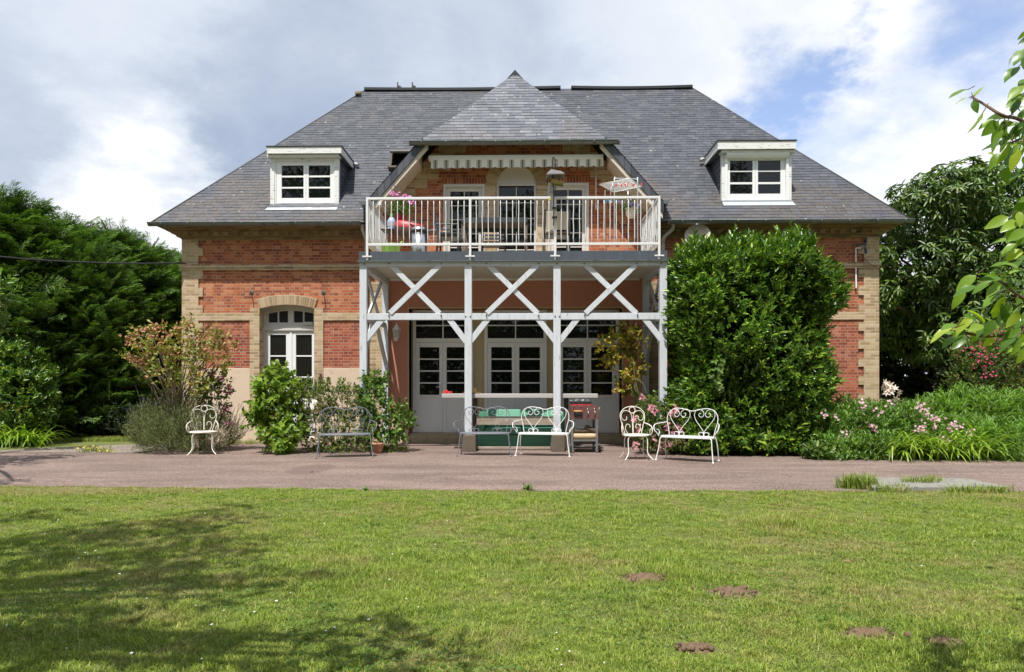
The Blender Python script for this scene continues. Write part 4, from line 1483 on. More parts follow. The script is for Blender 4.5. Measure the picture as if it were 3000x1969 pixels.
# railing
RYY = 13.735
rl0, rl1 = at(1076, 580, RYY).x, at(1931, 580, RYY).x
rz1, rz0, rb1, rb0 = Zp(577, RYY), Zp(584, RYY), Zp(712, RYY), Zp(719, RYY)
rt = MB()
rt.box(rl0 - .023, rl1 + .023, RYY - .024, RYY + .024, rz0, rz1)
rt.box(rl0 - .02, rl1 + .02, RYY - .016, RYY + .016, rb0, rb1)
for x in (rl0, rl1):
    rt.box(x - .02, x + .02, RYY + .025, 15.95, rz0 + .003, rz1 - .002)
    rt.box(x - .016, x + .016, RYY + .025, 15.95, rb0 + .003, rb1 - .002)
railing = rt.build('railing', 'white_metal', bal, .004)
rpx = [rl0, at(1377.5, 650, RYY).x, at(1626.4, 650, RYY).x, rl1]
for x in rpx:
    pb = MB()
    pb.box(x - .0235, x + .0235, RYY - .0245, RYY + .0235, Zp(749, RYY), rz0)
    pb.build('rail_post', 'white_metal', railing, .003)
    br = MB()
    br.box(x - .095, x + .095, RYY - .03, RYY - .0245, Zp(752.5, RYY), Zp(748.5, RYY))
    br.box(x - .018, x + .018, RYY - .01, RYY + .04, Zp(760, RYY), Zp(750, RYY))
    br.build('bracket', ['white_metal'], railing)


def baluster(x, y):
    pts = []
    for i in range(9):
        t = i / 8
        pts.append((x + random.uniform(-.0035, .0035), y, rb1 + (rz0 - rb1) * t))
    MB().tube(pts, .0095, 6).build('baluster', 'white_metal', railing)


for a, b_, n in ((rpx[0], rpx[1], 16), (rpx[1], rpx[2], 13), (rpx[2], rpx[3], 16)):
    for i in range(1, n + 1):
        baluster(a + (b_ - a) * i / (n + 1), RYY)
for x in (rl0, rl1):
    for i in range(1, 18):
        baluster(x, RYY + (15.92 - RYY) * i / 18)

# ------------------------------------------------------------------ awning
aw = thing('awning', 'rolled up awning with scalloped striped valance over the balcony doors', 'awning', (0, 15.7, 6.6))
AYY = 15.55
ax0, ax1 = at(1255, 460, AYY).x, at(1768, 460, AYY).x
za1, za0 = at(1500, 453, AYY).z, at(1500, 467, AYY).z
m = MB()
m.box(ax0, ax1, AYY, AYY + .16, za0, za1)
for x in (ax0 + .5, 0, ax1 - .5):
    m.box(x - .03, x + .03, AYY + .161, YF, za0 + .02, za1 - .01)
m.build('cassette', 'white_upvc', aw, .012)
m = MB()
vx0, vx1 = at(1262, 480, AYY).x, at(1768, 480, AYY).x
ppm = 2000 / AYY
nU, nV = 330, 5
for j in range(nV + 1):
    for i in range(nU + 1):
        x = vx0 + (vx1 - vx0) * i / nU
        px = 1262 + 506 * i / nU
        u = (px - 1307) / 32.05 + .475
        bot = (492.5 - 3.5 * i / nU) - 4.2 * (1 - abs(math.sin(math.pi * (u + .02))) ** .8)
        zt, zb_ = za0, at(1500, bot, AYY).z
        v = j / nV
        k = len(m.v)
        m.v.append((x, AYY + .025 + .012 * v * math.sin(u * 6.28 + 1), zt + (zb_ - zt) * v))
        m.uv[k] = (u, v)
m.f = [(j * (nU + 1) + i, j * (nU + 1) + i + 1, (j + 1) * (nU + 1) + i + 1, (j + 1) * (nU + 1) + i) for j in range(nV) for i in range(nU)]
m.mi, m.sm = [0] * len(m.f), [True] * len(m.f)
m.build('valance', 'awning_cloth', aw)
m = MB()
cx_ = at(1746, 600, AYY + .3).x
m.tube([(cx_, AYY + .3, za0), (cx_, AYY + .3, at(1746, 588, AYY).z)], .013, 8)
m.box(cx_ - .016, cx_ + .016, AYY + .28, AYY + .33, at(1746, 603, AYY).z, at(1746, 588, AYY).z)
m.build('crank_rod', 'white_metal', aw)


# ------------------------------------------------------------------ wall lanterns
def lantern(px, label):
    c = at(px, 975, 15.70)
    r = thing('wall_lantern', label, 'lamp', (c.x, c.y, c.z), 'wall lanterns on the terracotta facade')
    k = MB()
    k.lathe([(0, .235), (.012, .23), (.02, .20), (.012, .185), (.035, .17), (.045, .15), (.10, .075), (.105, .06), (.09, .058)], c, 6)
    k.build('cap', 'white_metal', r)
    k = MB()
    for i in range(6):
        a = math.pi / 3 * i
        k.beam(c + Vector((.085 * math.cos(a), .085 * math.sin(a), .06)), c + Vector((.055 * math.cos(a), .055 * math.sin(a), -.115)), .012, .012)
    k.lathe([(.062, -.11), (.066, -.12), (.045, -.135), (.03, -.15), (.028, -.165), (.012, -.175), (.014, -.19), (0, -.2)], c, 6)
    k.build('cage', 'white_metal', r)
    k = MB()
    k.lathe([(.08, .058), (.051, -.112)], c, 6)
    k.build('glass', 'lantern_glass', r)
    k = MB()
    k.tube(smooth_pts([c + Vector((0, 0, -.165)), c + Vector((-.06 if px < 1500 else .06, .05, -.18)), c + Vector((-.10 if px < 1500 else .10, .20, -.12))], 5), .012, 8)
    k.lathe([(0, .03), (.03, .025), (.035, 0)], (c.x - (.10 if px < 1500 else -.10), YF - .05, c.z - .12), 10, axis=(0, -1, 0))
    k.build('arm', 'white_metal', r)


m, k, b, out = newmat('lantern_glass')
b.inputs['Base Color'].default_value = (.42, .45, .43, 1)
b.inputs['Roughness'].default_value = .15
lantern(1162, 'white wall lantern beside the left french door, on the open side')
lantern(1863, 'white wall lantern half hidden behind the climbing rose')

# ------------------------------------------------------------------ cables, brackets and pipes on the walls
m = MB()
P = [at(px, py, 15.85) for px, py in ((-120, 742), (0, 752), (120, 762), (260, 769), (400, 772), (500, 771), (545, 771))]
for i, p in enumerate(P):
    p.y = 12.8 + 3.12 * i / 6
P = [at(px, py, y) for (px, py), y in zip(((-160, 738), (0, 752), (120, 762), (260, 769), (400, 772), (500, 771), (545, 772)), (12.6, 13.2, 13.8, 14.5, 15.2, 15.7, 15.93))]
m.tube(smooth_pts(P, 6), .016, 6)
tag(m.build('overhead_cable', 'black_plastic'), 'black overhead cable sagging in front of the conifers to the house corner', 'cable')

c = at(2534, 717, 15.8)
ins = thing('insulator_bracket', 'iron bracket with two black insulators on the yellow brick corner under the eaves', 'bracket', (c.x, c.y, c.z))
k = MB()
a = at(2508, 718, 15.96)
k.beam(a, at(2536, 715, 15.80), .035, .045)
k.beam(at(2536, 709, 15.78), at(2536, 734, 15.78), .03, .03)
k.build('arm', 'dark_steel', ins)
for py in (703, 736):
    p = at(2536, py, 15.78)
    MB().lathe([(0, .06), (.018, .06), (.03, .045), (.028, .02), (.036, .0), (.04, -.05), (.03, -.06), (0, -.06)], p, 12).build('insulator', 'black_plastic', ins)
k = MB()
k.tube(smooth_pts([at(x, y, 15.76) for x, y in ((2537, 722), (2543, 730), (2541, 742), (2536, 744), (2531, 738))], 5), .008, 6)
k.build('wire_loop', 'grey_pipe', ins)
k = MB()
k.tube(smooth_pts([at(x, y, 15.88) for x, y in ((2524, 727), (2523, 740), (2532, 757), (2548, 773), (2567, 783))], 5), .007, 6)
k.build('wire', 'black_plastic', ins)
k = MB()
for seg in (((2523, 727), (2507, 727)), ((2507, 727), (2507, 767)), ((2507, 785), (2508, 844))):
    k.beam(at(*seg[0], 15.945), at(*seg[1], 15.945), .028, .026, (0, 1, 0))
k.build('conduit', 'white_upvc', ins)

c = at(2043, 690, 15.55)
ds = thing('satellite_dish', 'beige satellite dish under the gutter behind the laurel hedge', 'satellite dish', (c.x, c.y, c.z))
k = MB()
ax_ = Vector((-.25, -.9, .45))
k.lathe([(0, -.07), (.12, -.055), (.22, -.02), (.275, .015), (.285, .018), (.28, .008), (.22, -.03), (.12, -.067), (0, -.082)], c, 28, axis=ax_, sy=1.12)
k.build('reflector', 'dish_beige', ds)
k = MB()
k.tube([c + Vector((0, .08, -.05)), (c.x, 15.99, c.z - .15)], .02, 8)
k.tube([c - Vector((0, 0, .28)), c + ax_.normalized() * .4], .012, 6)
k.lathe([(0, 0), (.03, 0), (.03, .09), (0, .09)], c + ax_.normalized() * .4, 10, axis=-ax_)
k.build('mount', 'zinc_gutter', ds)

for px, py, lab in ((737, 858, 'rusty iron hook in the bricks above the left shoulder of the arched window'), (948, 858, 'rusty iron hook in the bricks above the right shoulder of the arched window')):
    c = at(px, py, YF)
    h = thing('iron_hook', lab, 'hook', (c.x, c.y, c.z), 'iron hooks in the brick wall')
    k = MB()
    k.lathe([(0, .012), (.05, .01), (.062, .0)], c, 9, axis=(0, -1, 0))
    k.build('mortar_patch', 'concrete', h)
    k = MB()
    k.tube([c, c + Vector((0, -.10, .01)), c + Vector((.005, -.13, -.02)), c + Vector((.005, -.13, -.07))], .012, 6)
    k.build('pin', 'dark_steel', h)
c = at(941, 1110, YF)
k = MB()
k.box(c.x - .022, c.x + .022, YF - .075, YF - .03, c.z - .13, c.z + .12)
k.beam((c.x, YF - .08, c.z - .09), (c.x - .01, YF - .13, c.z + .05), .02, .03)
tag(k.build('shutter_stop', 'rust_brown'), 'rusty iron shutter stop on the brick jamb right of the arched window', 'shutter stop')

# ------------------------------------------------------------------ bar counter under the balcony
ct = thing('bar_counter', 'weathered wooden bar counter running behind the balcony posts', 'counter', (0, 14.2, 0))
cz1, cz0 = Zp(1153.5, 13.97), Zp(1166.5, 13.97)
k = MB()
xs_ = [at(p, 1160, 13.97).x for p in (1294, 1752)]
k.box(xs_[0], xs_[1], 13.965, 14.33, cz0, cz1)
k.build('counter_top', 'pale_counter_wood', ct, .012)
for p0, p1 in ((1386, 1397), (1654, 1664)):
    a, b_ = at(p0, 1200, 14.12).x, at(p1, 1200, 14.12).x
    MB().box(a - .01, b_ + .01, 14.08, 14.24, 0, cz0 - .001).build('leg', 'dark_wood', ct, .004)
k = MB()
a, b_ = at(1396, 1200, 14.0).x, at(1645, 1200, 14.0).x
k.box(a, b_, 14.02, 14.06, Zp(1245, 14.02), Zp(1226.5, 14.02))
k.build('board', 'old_wood', ct, .004)
MB().box(a, b_, 14.03, 14.075, Zp(1225.5, 14.03), Zp(1220, 14.03)).build('rail', 'dark_wood', ct)
MB().box(a - .06, b_ + .03, 14.05, 14.16, .03, .075).build('foot_rail', 'old_wood', ct, .005)

# straw hat and tomatoes on the counter
p = at(1384, 1152, 14.18)
c = Vector((p.x, 14.16, cz1 + .002))
ht = thing('straw_hat', 'straw hat lying on the wooden counter behind the post', 'hat', tuple(c))
MB().lathe([(.0, .004), (.10, .005), (.17, .012), (.195, .02), (.195, .025), (.17, .018), (.10, .012)], c, 28).build('brim', 'straw', ht)
MB().lathe([(.10, .008), (.097, .05), (.085, .105), (.06, .125), (0, .12)], c, 28).build('crown', 'straw', ht)
p = at(1316, 1150, 14.12)
for i in range(9):
    q = Vector((p.x - .11 + .031 * (i % 6) + random.uniform(-.008, .008), 14.10 + .05 * (i // 6) + random.uniform(-.01, .01), cz1 + .024 + (.03 if i > 6 else 0)))
    k = MB()
    k.lathe([(0, .022), (.012, .02), (.022, .008), (.024, -.003), (.018, -.018), (0, -.024)], q, 12)
    tag(k.build('tomato', 'tomato_red'), 'small red tomato in the heap at the end of the wooden counter', 'tomato', 'red tomatoes on the counter')

# green sofa behind the counter
sf = thing('green_sofa', 'green leatherette sofa standing behind the wooden counter', 'sofa', (0, 15, 0))
sx0, sx1 = at(1396, 1250, 14.5).x, at(1662, 1250, 14.5).x
MB().box(sx0, sx1, 14.50, 15.28, .05, .30).build('base', 'green_leatherette', sf, .03)
xm = (sx0 + sx1) / 2
for a, b_ in ((sx0 + .17, xm - .005), (xm + .005, sx1 - .17)):
    MB().box(a, b_, 14.47, 15.08, .302, .43).build('seat_cushion', 'green_leatherette', sf, .04)
    MB().beam(((a + b_) / 2, 15.04, .40), ((a + b_) / 2, 15.20, .80), b_ - a - .01, .16, (0, -1, .3)).build('back_cushion', 'green_leatherette', sf, .04)
MB().box(sx0, sx1, 15.20, 15.34, .302, .78).build('backrest', 'green_leatherette', sf, .04)
for a in (sx0, sx1 - .165):
    MB().box(a, a + .165, 14.50, 15.19, .303, .58).build('armrest', 'green_leatherette', sf, .05)

# ------------------------------------------------------------------ barbecue trolley with logs
BYY = 13.55
c0, c1 = at(1672, 1200, BYY).x, at(1754, 1200, BYY).x
bq = thing('barbecue_trolley', 'brown metal barbecue trolley on two wheels holding split logs', 'barbecue', ((c0 + c1) / 2, BYY + .2, 0))
zt, zb_ = Zp(1190.6, BYY), Zp(1228, BYY)
k = MB()
k.beam((c0, BYY + .02, (zt + zb_) / 2), (c1, BYY + .02, (zt + zb_) / 2), .02, zt - zb_)
k.box(c0 + .002, c0 + .02, BYY + .031, BYY + .42, zb_, zt - .01)
k.box(c1 - .02, c1 - .002, BYY + .031, BYY + .42, zb_, zt - .01)
k.box(c0 + .02, c1 - .02, BYY + .40, BYY + .42, zb_, zt - .01)
k.box(c0 + .02, c1 - .02, BYY + .031, BYY + .40, zb_, zb_ + .02)
k.build('front_panel', 'rust_brown', bq)
k = MB()
zq = Zp(1220, BYY)
k.box(at(1681, 0, BYY).x, at(1705, 0, BYY).x, BYY + .004, BYY + .008, zq, Zp(1206, BYY))
k.build('vent_plate', 'black_cap', bq)
k = MB()
k.tube([(at(1681, 0, BYY).x, BYY - .045, Zp(1204.5, BYY)), (at(1705, 0, BYY).x, BYY - .045, Zp(1204.5, BYY))], .016, 10)
k.build('handle', 'light_wood', bq)
k = MB()
for px in (1682, 1704):
    k.box(at(px, 0, BYY).x - .008, at(px, 0, BYY).x + .008, BYY - .045, BYY + .008, Zp(1206, BYY), Zp(1196, BYY))
k.build('handle_bracket', 'red_enamel', bq)
k = MB()
for px in (1721, 1741):
    x = at(px, 0, BYY).x
    k.tube([(x, BYY - .012, Zp(1192, BYY)), (x + .006, BYY - .02, Zp(1203, BYY)), (x - .006, BYY - .02, Zp(1214, BYY))], .008, 6)
    k.tube([(x + .02, BYY - .018, Zp(1205, BYY)), (x + .012, BYY - .02, Zp(1215, BYY))], .006, 6)
k.build('tongs', 'steel', bq)
k = MB()
for px in (1681, 1702, 1721, 1742):
    x = at(px, 0, BYY).x
    k.box(x - .012, x + .012, BYY - .03, BYY + .05, zt - .015, zt + .014)
k.build('clip', 'red_enamel', bq)
t0, t1 = at(1673, 0, BYY).x, at(1733, 0, BYY).x
k = MB()
k.box(t0, t1, BYY + .06, BYY + .40, zt + .045, zt + .10)
k.build('tray', 'black_plastic', bq, .01)
k = MB()
for i in range(7):
    x = t0 + .03 + (t1 - t0 - .06) * i / 6
    k.tube(smooth_pts([(x - .03, BYY + .08, zt + .10), (x, BYY + .10 + .04 * (i % 2), zt + .125 + .012 * (i % 3)), (x + .035, BYY + .12, zt + .105)], 4), .006, 5)
k.build('grate', 'steel', bq)
MB().box(t0 - .0, t1 + .0, BYY + .05, BYY + .41, zt + .018, zt + .044).build('rack', 'red_enamel', bq)
k = MB()
for i, dz in enumerate((.0, -.025, -.05)):
    k.tube([(c1 - .01, BYY + .16 + .04 * i, zt - .035 + dz), (c1 + .07 - .02 * i, BYY + .15 + .04 * i, zt - .035 + dz)], .006, 6)
k.build('skewer', 'steel', bq)
for x, y, mt in ((c0 + .03, BYY + .01, 'weathered_grey_wood'), (c1 - .035, BYY + .01, 'weathered_grey_wood'), (c0 + .03, BYY + .39, 'dark_steel'), (c1 - .06, BYY + .39, 'dark_steel')):
    MB().box(x - .022, x + .022, y, y + .035, .02, zb_ - .001).build('leg', mt, bq)
zs = Zp(1288, BYY)
MB().box(c0 + .055, c1 - .06, BYY + .0, BYY + .40, zs - .03, zs).build('shelf', 'weathered_grey_wood', bq)
k = MB()
k.tube([(c0 + .02, BYY + .02, .13), (c1 - .02, BYY + .02, .13)], .01, 6)
k.build('axle', 'dark_steel', bq)
for x in (c0 - .012, c1 + .012):
    k = MB()
    n = 26
    for i in range(n):     # ribbed tyre
        a, b_ = 2 * math.pi * i / n, 2 * math.pi * (i + .62) / n
        k.prism([(0, 0)] * 0 + [(x - .026, 0), (x + .026, 0), (x + .026, .001), (x - .026, .001)], 0, 0) if False else None
        P = lambda an, rr, xx: (xx, BYY + .09 + rr * math.cos(an), .108 + rr * math.sin(an))
        k.add([P(a, .088, x - .027), P(b_, .088, x - .027), P(b_, .106, x - .024), P(a, .106, x - .024), P(a, .088, x + .027), P(b_, .088, x + .027), P(b_, .106, x + .024), P(a, .106, x + .024)],
              ((0, 1, 2, 3), (7, 6, 5, 4), (3, 2, 6, 7), (0, 3, 7, 4), (1, 5, 6, 2)))
    k.lathe([(0, -.024), (.05, -.024), (.06, -.027), (.09, -.026), (.092, 0), (.09, .026), (.06, .027), (.05, .024), (0, .024)], (x, BYY + .09, .108), 24, axis=(1, 0, 0))
    k.build('wheel', 'black_plastic', bq)


def log(p, q, r, mat, label, split=False):
    p, q = Vector(p), Vector(q)
    k = MB()
    pts = [p + (q - p) * t for t in (0, .02, .25, .5, .75, .98, 1)]
    rs = [r * .93, r, r * 1.05, r * .97, r * 1.04, r, r * .93]
    k.tube(pts, rs, 12)
    o = k.build('firewood_log', mat)
    for v in o.data.vertices:
        v.co += Vector((random.uniform(-1, 1), random.uniform(-1, 1), random.uniform(-1, 1))) * r * .07
    if split:
        for v in o.data.vertices:
            if v.co.y < p.y - r * .3:
                v.co.y = p.y - r * .3
    tag(o, label, 'log', 'logs on the barbecue trolley')


zl = zs
log((c0 + .05, BYY + .08, zl + .062), (c1 - .05, BYY + .09, zl + .060), .058, 'log_split', 'pale split log at the front of the trolley shelf')
log((c0 + .06, BYY + .22, zl + .075), (c1 - .08, BYY + .23, zl + .070), .07, 'log_split', 'pale split log at the back of the trolley shelf')
log((c0 + .055, BYY + .14, zl + .165), (c0 + .36, BYY + .16, zl + .165), .045, 'log_bark', 'dark bark covered log lying flat on the pale logs')
log((c0 + .30, BYY + .17, zl + .24), (c1 - .03, BYY + .12, zl + .155), .05, 'log_bark', 'dark bark covered log leaning across the top of the pile')

# ------------------------------------------------------------------ wrought iron benches and chairs
BX = lambda x: (x - 1355) / 729
BZ_ = lambda y: .43 + (733 - y) / 729
backy = lambda z: .185 + (z - .43) * .16


def back_curve(pts, conv, r, mb, n=6):
    P = []
    for x, y in pts:
        X, Z = conv(x, y)
        P.append((X, backy(Z), Z))
    mb.tube(smooth_pts(P, n), r, 7)


def mirror(pts, x0):
    return [(2 * x0 - x, y) for x, y in pts]


def make_bench(mat, label):
    r = thing('garden_bench', label, 'bench', (0, 0, 0), 'wrought iron love seats on the path')
    st = MB()
    n = 40
    prof = []
    for i in range(n):
        a = 2 * math.pi * i / n
        ca, sa = math.cos(a), math.sin(a)
        e = .55
        prof.append((.485 * math.copysign(abs(ca) ** e, ca), .205 * math.copysign(abs(sa) ** .75, sa)))
    top = [(x * .985, y * .97, .437) for x, y in prof]
    mid = [(x, y, .43) for x, y in prof]
    low = [(x, y, .412) for x, y in prof]
    st.add(top + mid + low, [tuple(range(n))] + [(i + n, (i + 1) % n + n, (i + 1) % n, i) for i in range(n)] + [(i + 2 * n, (i + 1) % n + 2 * n, (i + 1) % n + n, i + n) for i in range(n)] + [tuple(reversed(range(2 * n, 3 * n)))])
    st.build('seat', mat, r)
    bk = MB()
    conv = lambda x, y: (BX(x), BZ_(y))
    back_curve([(1062, 733), (1045, 640), (1022, 550), (1024, 475), (1062, 412), (1130, 381), (1200, 380), (1280, 396), (1355, 412), (1430, 396), (1510, 380), (1580, 381), (1648, 412), (1686, 475), (1688, 550), (1665, 640), (1648, 733)], conv, .0076, bk, 5)
    for cx in (1192, 1518):
        rt_ = [(cx, 700), (cx + 14, 662), (cx + 58, 600), (cx + 108, 535), (cx + 134, 470), (cx + 122, 415), (cx + 85, 388), (cx + 45, 396), (cx + 16, 425), (cx + 10, 458), (cx + 30, 486), (cx + 60, 484), (cx + 78, 460), (cx + 66, 440), (cx + 50, 446)]
        back_curve(rt_, conv, .0055, bk, 4)
        back_curve(mirror(rt_, cx), conv, .0055, bk, 4)
        lo = [(cx, 700), (cx + 12, 718), (cx + 26, 728)]
        sc_ = [(cx + 6, 728), (cx + 4, 700), (cx + 30, 684), (cx + 60, 690), (cx + 68, 712), (cx + 52, 722)]
        back_curve(sc_, conv, .0058, bk, 4)
        back_curve(mirror(sc_, cx), conv, .0058, bk, 4)
    bk.build('backrest', mat, r)
    for sx in (-1, 1):
        a = MB()
        zt = BZ_(560)
        xo = .455
        pts = [(sx * xo, backy(zt), zt), (sx * .53, .05, zt - .015), (sx * .575, -.10, zt - .04), (sx * .565, -.15, zt - .12), (sx * .53, -.14, .50), (sx * .49, -.10, .425)]
        a.tube(smooth_pts(pts, 5), .009, 7)
        a.tube(smooth_pts([(sx * .50, -.115, .44), (sx * .50, -.06, .49), (sx * .52, -.05, .535), (sx * .535, -.09, .545)], 5), .007, 6)
        a.build('armrest', mat, r)
        for fy, foot in ((-1, (.507, -.215)), (1, (.475, .235))):
            l = MB()
            tx, ty = .44, .13 * fy
            l.tube(smooth_pts([(sx * (tx - .07), ty * .7, .405), (sx * tx, ty, .405), (sx * (tx + .018), ty * 1.1, .375), (sx * (tx + .035), ty + (foot[1] - ty) * .4, .22), (sx * foot[0], foot[1], .012)], 5), [.0095] * 20 + [.0105], 8)
            l.lathe([(0, .03), (.016, .028), (.02, .012), (.02, 0), (0, 0)], (sx * foot[0], foot[1], 0), 10)
            l.build('leg', mat, r)
    return r


def place2(o, pl, pr, foot_y):
    a, b_ = gpt(*pl), gpt(*pr)
    d = b_ - a
    ang = math.atan2(d.y, d.x)
    mid = (a + b_) / 2
    o.rotation_euler = (0, 0, ang)
    o.location = (mid.x + math.sin(ang) * foot_y, mid.y - math.cos(ang) * foot_y, .004)


pg = make_bench('grey_metal', 'grey wrought iron bench in front of the balcony post beside a white bench')
pw = make_bench('white_metal', 'white wrought iron bench beside a grey one in front of the counter')
g2 = copy_tree(pg)
g2['label'] = 'grey wrought iron bench standing alone before the white rose bush'
w2 = copy_tree(pw)
w2['label'] = 'white wrought iron bench before the laurel hedge and pink roses'
place2(pg, (1344, 1337.5), (1492, 1338), -.215)
place2(pw, (1514.6, 1338), (1664, 1340.5), -.215)
place2(g2, (931, 1344.5), (1088.5, 1341), -.215)
place2(w2, (1927, 1350), (2083, 1359.5), -.215)


def make_chair(label):
    mat = 'cream_metal'
    r = thing('garden_chair', label, 'chair', (0, 0, 0), 'cream wrought iron chairs')
    S = 893.0
    conv = lambda x, y: ((x - 430) / S, .445 + (915 - y) / S)
    st = MB()
    n = 36
    pr = [(.245 * math.cos(2 * math.pi * i / n) * (1 + .06 * math.cos(4 * math.pi * i / n) * 0), .205 * math.sin(2 * math.pi * i / n)) for i in range(n)]
    st.add([(x * .97, y * .97, .452) for x, y in pr] + [(x, y, .445) for x, y in pr] + [(x, y, .428) for x, y in pr],
           [tuple(range(n))] + [(i + n, (i + 1) % n + n, (i + 1) % n, i) for i in range(n)] + [(i + 2 * n, (i + 1) % n + 2 * n, (i + 1) % n + n, i + n) for i in range(n)] + [tuple(reversed(range(2 * n, 3 * n)))])
    st.build('seat', mat, r)
    bk = MB()
    back_curve([(295, 915), (262, 790), (228, 660), (236, 570), (300, 500), (375, 473), (430, 468), (485, 473), (560, 500), (624, 570), (632, 660), (598, 790), (565, 915)], conv, .0074, bk, 5)
    ring_ = [(430 + 50 * math.cos(a), 528 + 50 * math.sin(a)) for a in np.linspace(0, 2 * math.pi, 17)]
    back_curve(ring_, conv, .0075, bk, 2)
    l1 = [(428, 912), (424, 760), (420, 660), (405, 585), (362, 545), (305, 538), (262, 566), (242, 625), (262, 682), (305, 696), (334, 668), (330, 632)]
    l2 = [(345, 912), (312, 860), (308, 800), (330, 762), (364, 760), (384, 790), (380, 815)]
    for l in (l1, l2):
        back_curve(l, conv, .0055, bk, 4)
        back_curve(mirror(l, 430), conv, .0055, bk, 4)
    bk.build('backrest', mat, r)
    for sx in (-1, 1):
        a = MB()
        zt = conv(0, 735)[1]
        a.tube(smooth_pts([(sx * .205, backy(zt), zt), (sx * .235, .06, zt - .015), (sx * .272, -.06, zt - .06), (sx * .277, -.09, zt - .14), (sx * .262, -.06, .45), (sx * .235, -.03, .435)], 5), .009, 7)
        a.tube(smooth_pts([(sx * .25, -.05, .45), (sx * .235, -.07, .50), (sx * .245, -.08, .545), (sx * .26, -.085, .55)], 5), .007, 6)
        a.build('armrest', mat, r)
        for fy, foot in ((-1, (.258, -.235)), (1, (.24, .225))):
            l = MB()
            tx, ty = .165, .125 * fy
            l.tube(smooth_pts([(sx * .06, ty * 1.2, .425), (sx * (tx - .04), ty * 1.1, .42), (sx * tx, ty, .39), (sx * (tx + .012), ty * 1.08, .30), (sx * (tx + .006), ty * 1.15, .16), (sx * (tx + .03), ty * 1.35, .08), (sx * foot[0], foot[1], .008)], 4), .009, 8)
            l.build('leg', mat, r)
    return r


c1_ = make_chair('cream wrought iron chair standing in front of the lavender clump')
c2_ = copy_tree(c1_)
c2_['label'] = 'cream wrought iron chair with rusty seat between barbecue and pink roses'
place2(c1_, (561, 1337.5), (643, 1333), -.235)
place2(c2_, (1836, 1351), (1916.5, 1349.5), -.235)
c1_.rotation_euler.z = R(20)
c2_.rotation_euler.z = R(6)

# ------------------------------------------------------------------ things on the balcony
z2 = lambda x, y, Y: at(1000 + x / 2.231, 180 + y / 2.231, Y)
# table
tb = thing('dining_table', 'dark slatted outdoor dining table in the middle of the balcony', 'table', (-.35, 14.55, DECK))
tx0, tx1 = at(1352, 640, 14.1).x, at(1545, 640, 14.1).x
tz = 4.05 + .76
k = MB()
nS = 26
for i in range(nS):
    a = tx0 + (tx1 - tx0) * i / nS
    k.box(a + .003, a + (tx1 - tx0) / nS - .003, 14.13, 15.0, tz - .025, tz)
k.build('slatted_top', 'table_wood', tb)
MB().box(tx0, tx1, 14.09, 14.128, tz - .10, tz + .002).build('apron', 'chair_grey', tb)
MB().box(tx0, tx1, 15.0, 15.03, tz - .09, tz + .002).build('apron', 'chair_grey', tb)
for x in (tx0 + .03, tx1 - .03):
    for y in (14.15, 14.97):
        MB().box(x - .03, x + .03, y - .03, y + .03, DECK, tz - .027).build('leg', 'table_wood', tb)
c = z2(1135, 1003, 14.6)
k = MB()
k.lathe([(0, .012), (.05, .02), (.10, .03), (.115, .02), (.11, .012), (0, .0)], (c.x, 14.45, tz), 24)
tag(k.build('plate', 'white_plastic'), 'white plate lying on the dark balcony table', 'plate')


def deck_chair(loc, rot, label, sling):
    r = thing('balcony_chair', label, 'chair', (0, 0, 0), 'grey metal chairs on the balcony')
    st = MB()
    st.box(-.24, .24, -.22, .22, .40, .425)
    st.build('seat', 'chair_grey', r, .006)
    MB().box(-.22, .22, -.20, .20, .427, .475).build('cushion', 'cushion_brown', r, .015)
    b_ = MB()
    if sling:
        b_.beam((0, .215, .50), (0, .30, .86), .46, .02, (0, -1, .2))
        b_.build('back_sling', 'sling_beige', r, .004)
    else:
        for z in (.52, .60, .68, .78):
            b_.box(-.22, .22, .235 + (z - .5) * .2, .255 + (z - .5) * .2, z, z + .045)
        b_.build('back_slats', 'chair_grey', r)
    for sx in (-1, 1):
        l = MB()
        l.beam((sx * .255, .24, .0), (sx * .255, .20, .42), .03, .04)
        l.beam((sx * .255, .20, .42), (sx * .255, .31, .90), .03, .04)
        l.build('back_leg', 'chair_grey', r)
        MB().beam((sx * .255, -.22, 0), (sx * .255, -.20, .64), .03, .04).build('front_leg', 'chair_grey', r)
        MB().box(sx * .255 - .025, sx * .255 + .025, -.24, .24, .641, .665).build('armrest', 'chair_grey', r, .004)
        if not sling:
            a = MB()
            for z in (.46, .53):
                a.box(sx * .255 - .01, sx * .255 + .01, -.2, .2, z, z + .03)
            a.build('side_slats', 'chair_grey', r)
    r.location, r.rotation_euler = loc, (0, 0, rot)
    return r


deck_chair((at(1316, 700, 14.45).x, 14.45, DECK), R(90), 'grey slatted balcony chair seen from the side, left of the table', False)
deck_chair((at(1447, 700, 15.25).x, 15.2, DECK), R(0), 'grey balcony chair with brown cushion tucked behind the table', False)
deck_chair((at(1629, 700, 14.3).x, 14.3, DECK), R(183), 'balcony chair with pale beige sling back facing the house', True)

# bin
c = at(1228, 700, 14.1)
c = Vector((c.x, 14.1, DECK))
bn = thing('pedal_bin', 'stainless steel bin with black rim on the balcony', 'bin', tuple(c))
MB().lathe([(0, 0), (.165, 0), (.17, .02), (.168, .46), (.0, .46)], c, 32).build('body', 'steel', bn)
MB().lathe([(.170, .445), (.176, .45), (.176, .50), (.170, .505)], c, 32).build('rim', 'black_plastic', bn)
MB().lathe([(.169, .50), (.155, .545), (.11, .575), (0, .585)], c, 32).build('lid', 'steel', bn)
# red kettle barbecue
c = at(1204, 640, 14.65)
c = Vector((c.x, 14.65, DECK))
kb = thing('red_barbecue', 'red lidded barbecue on a folding black stand on the balcony', 'barbecue', tuple(c))
bz = .62


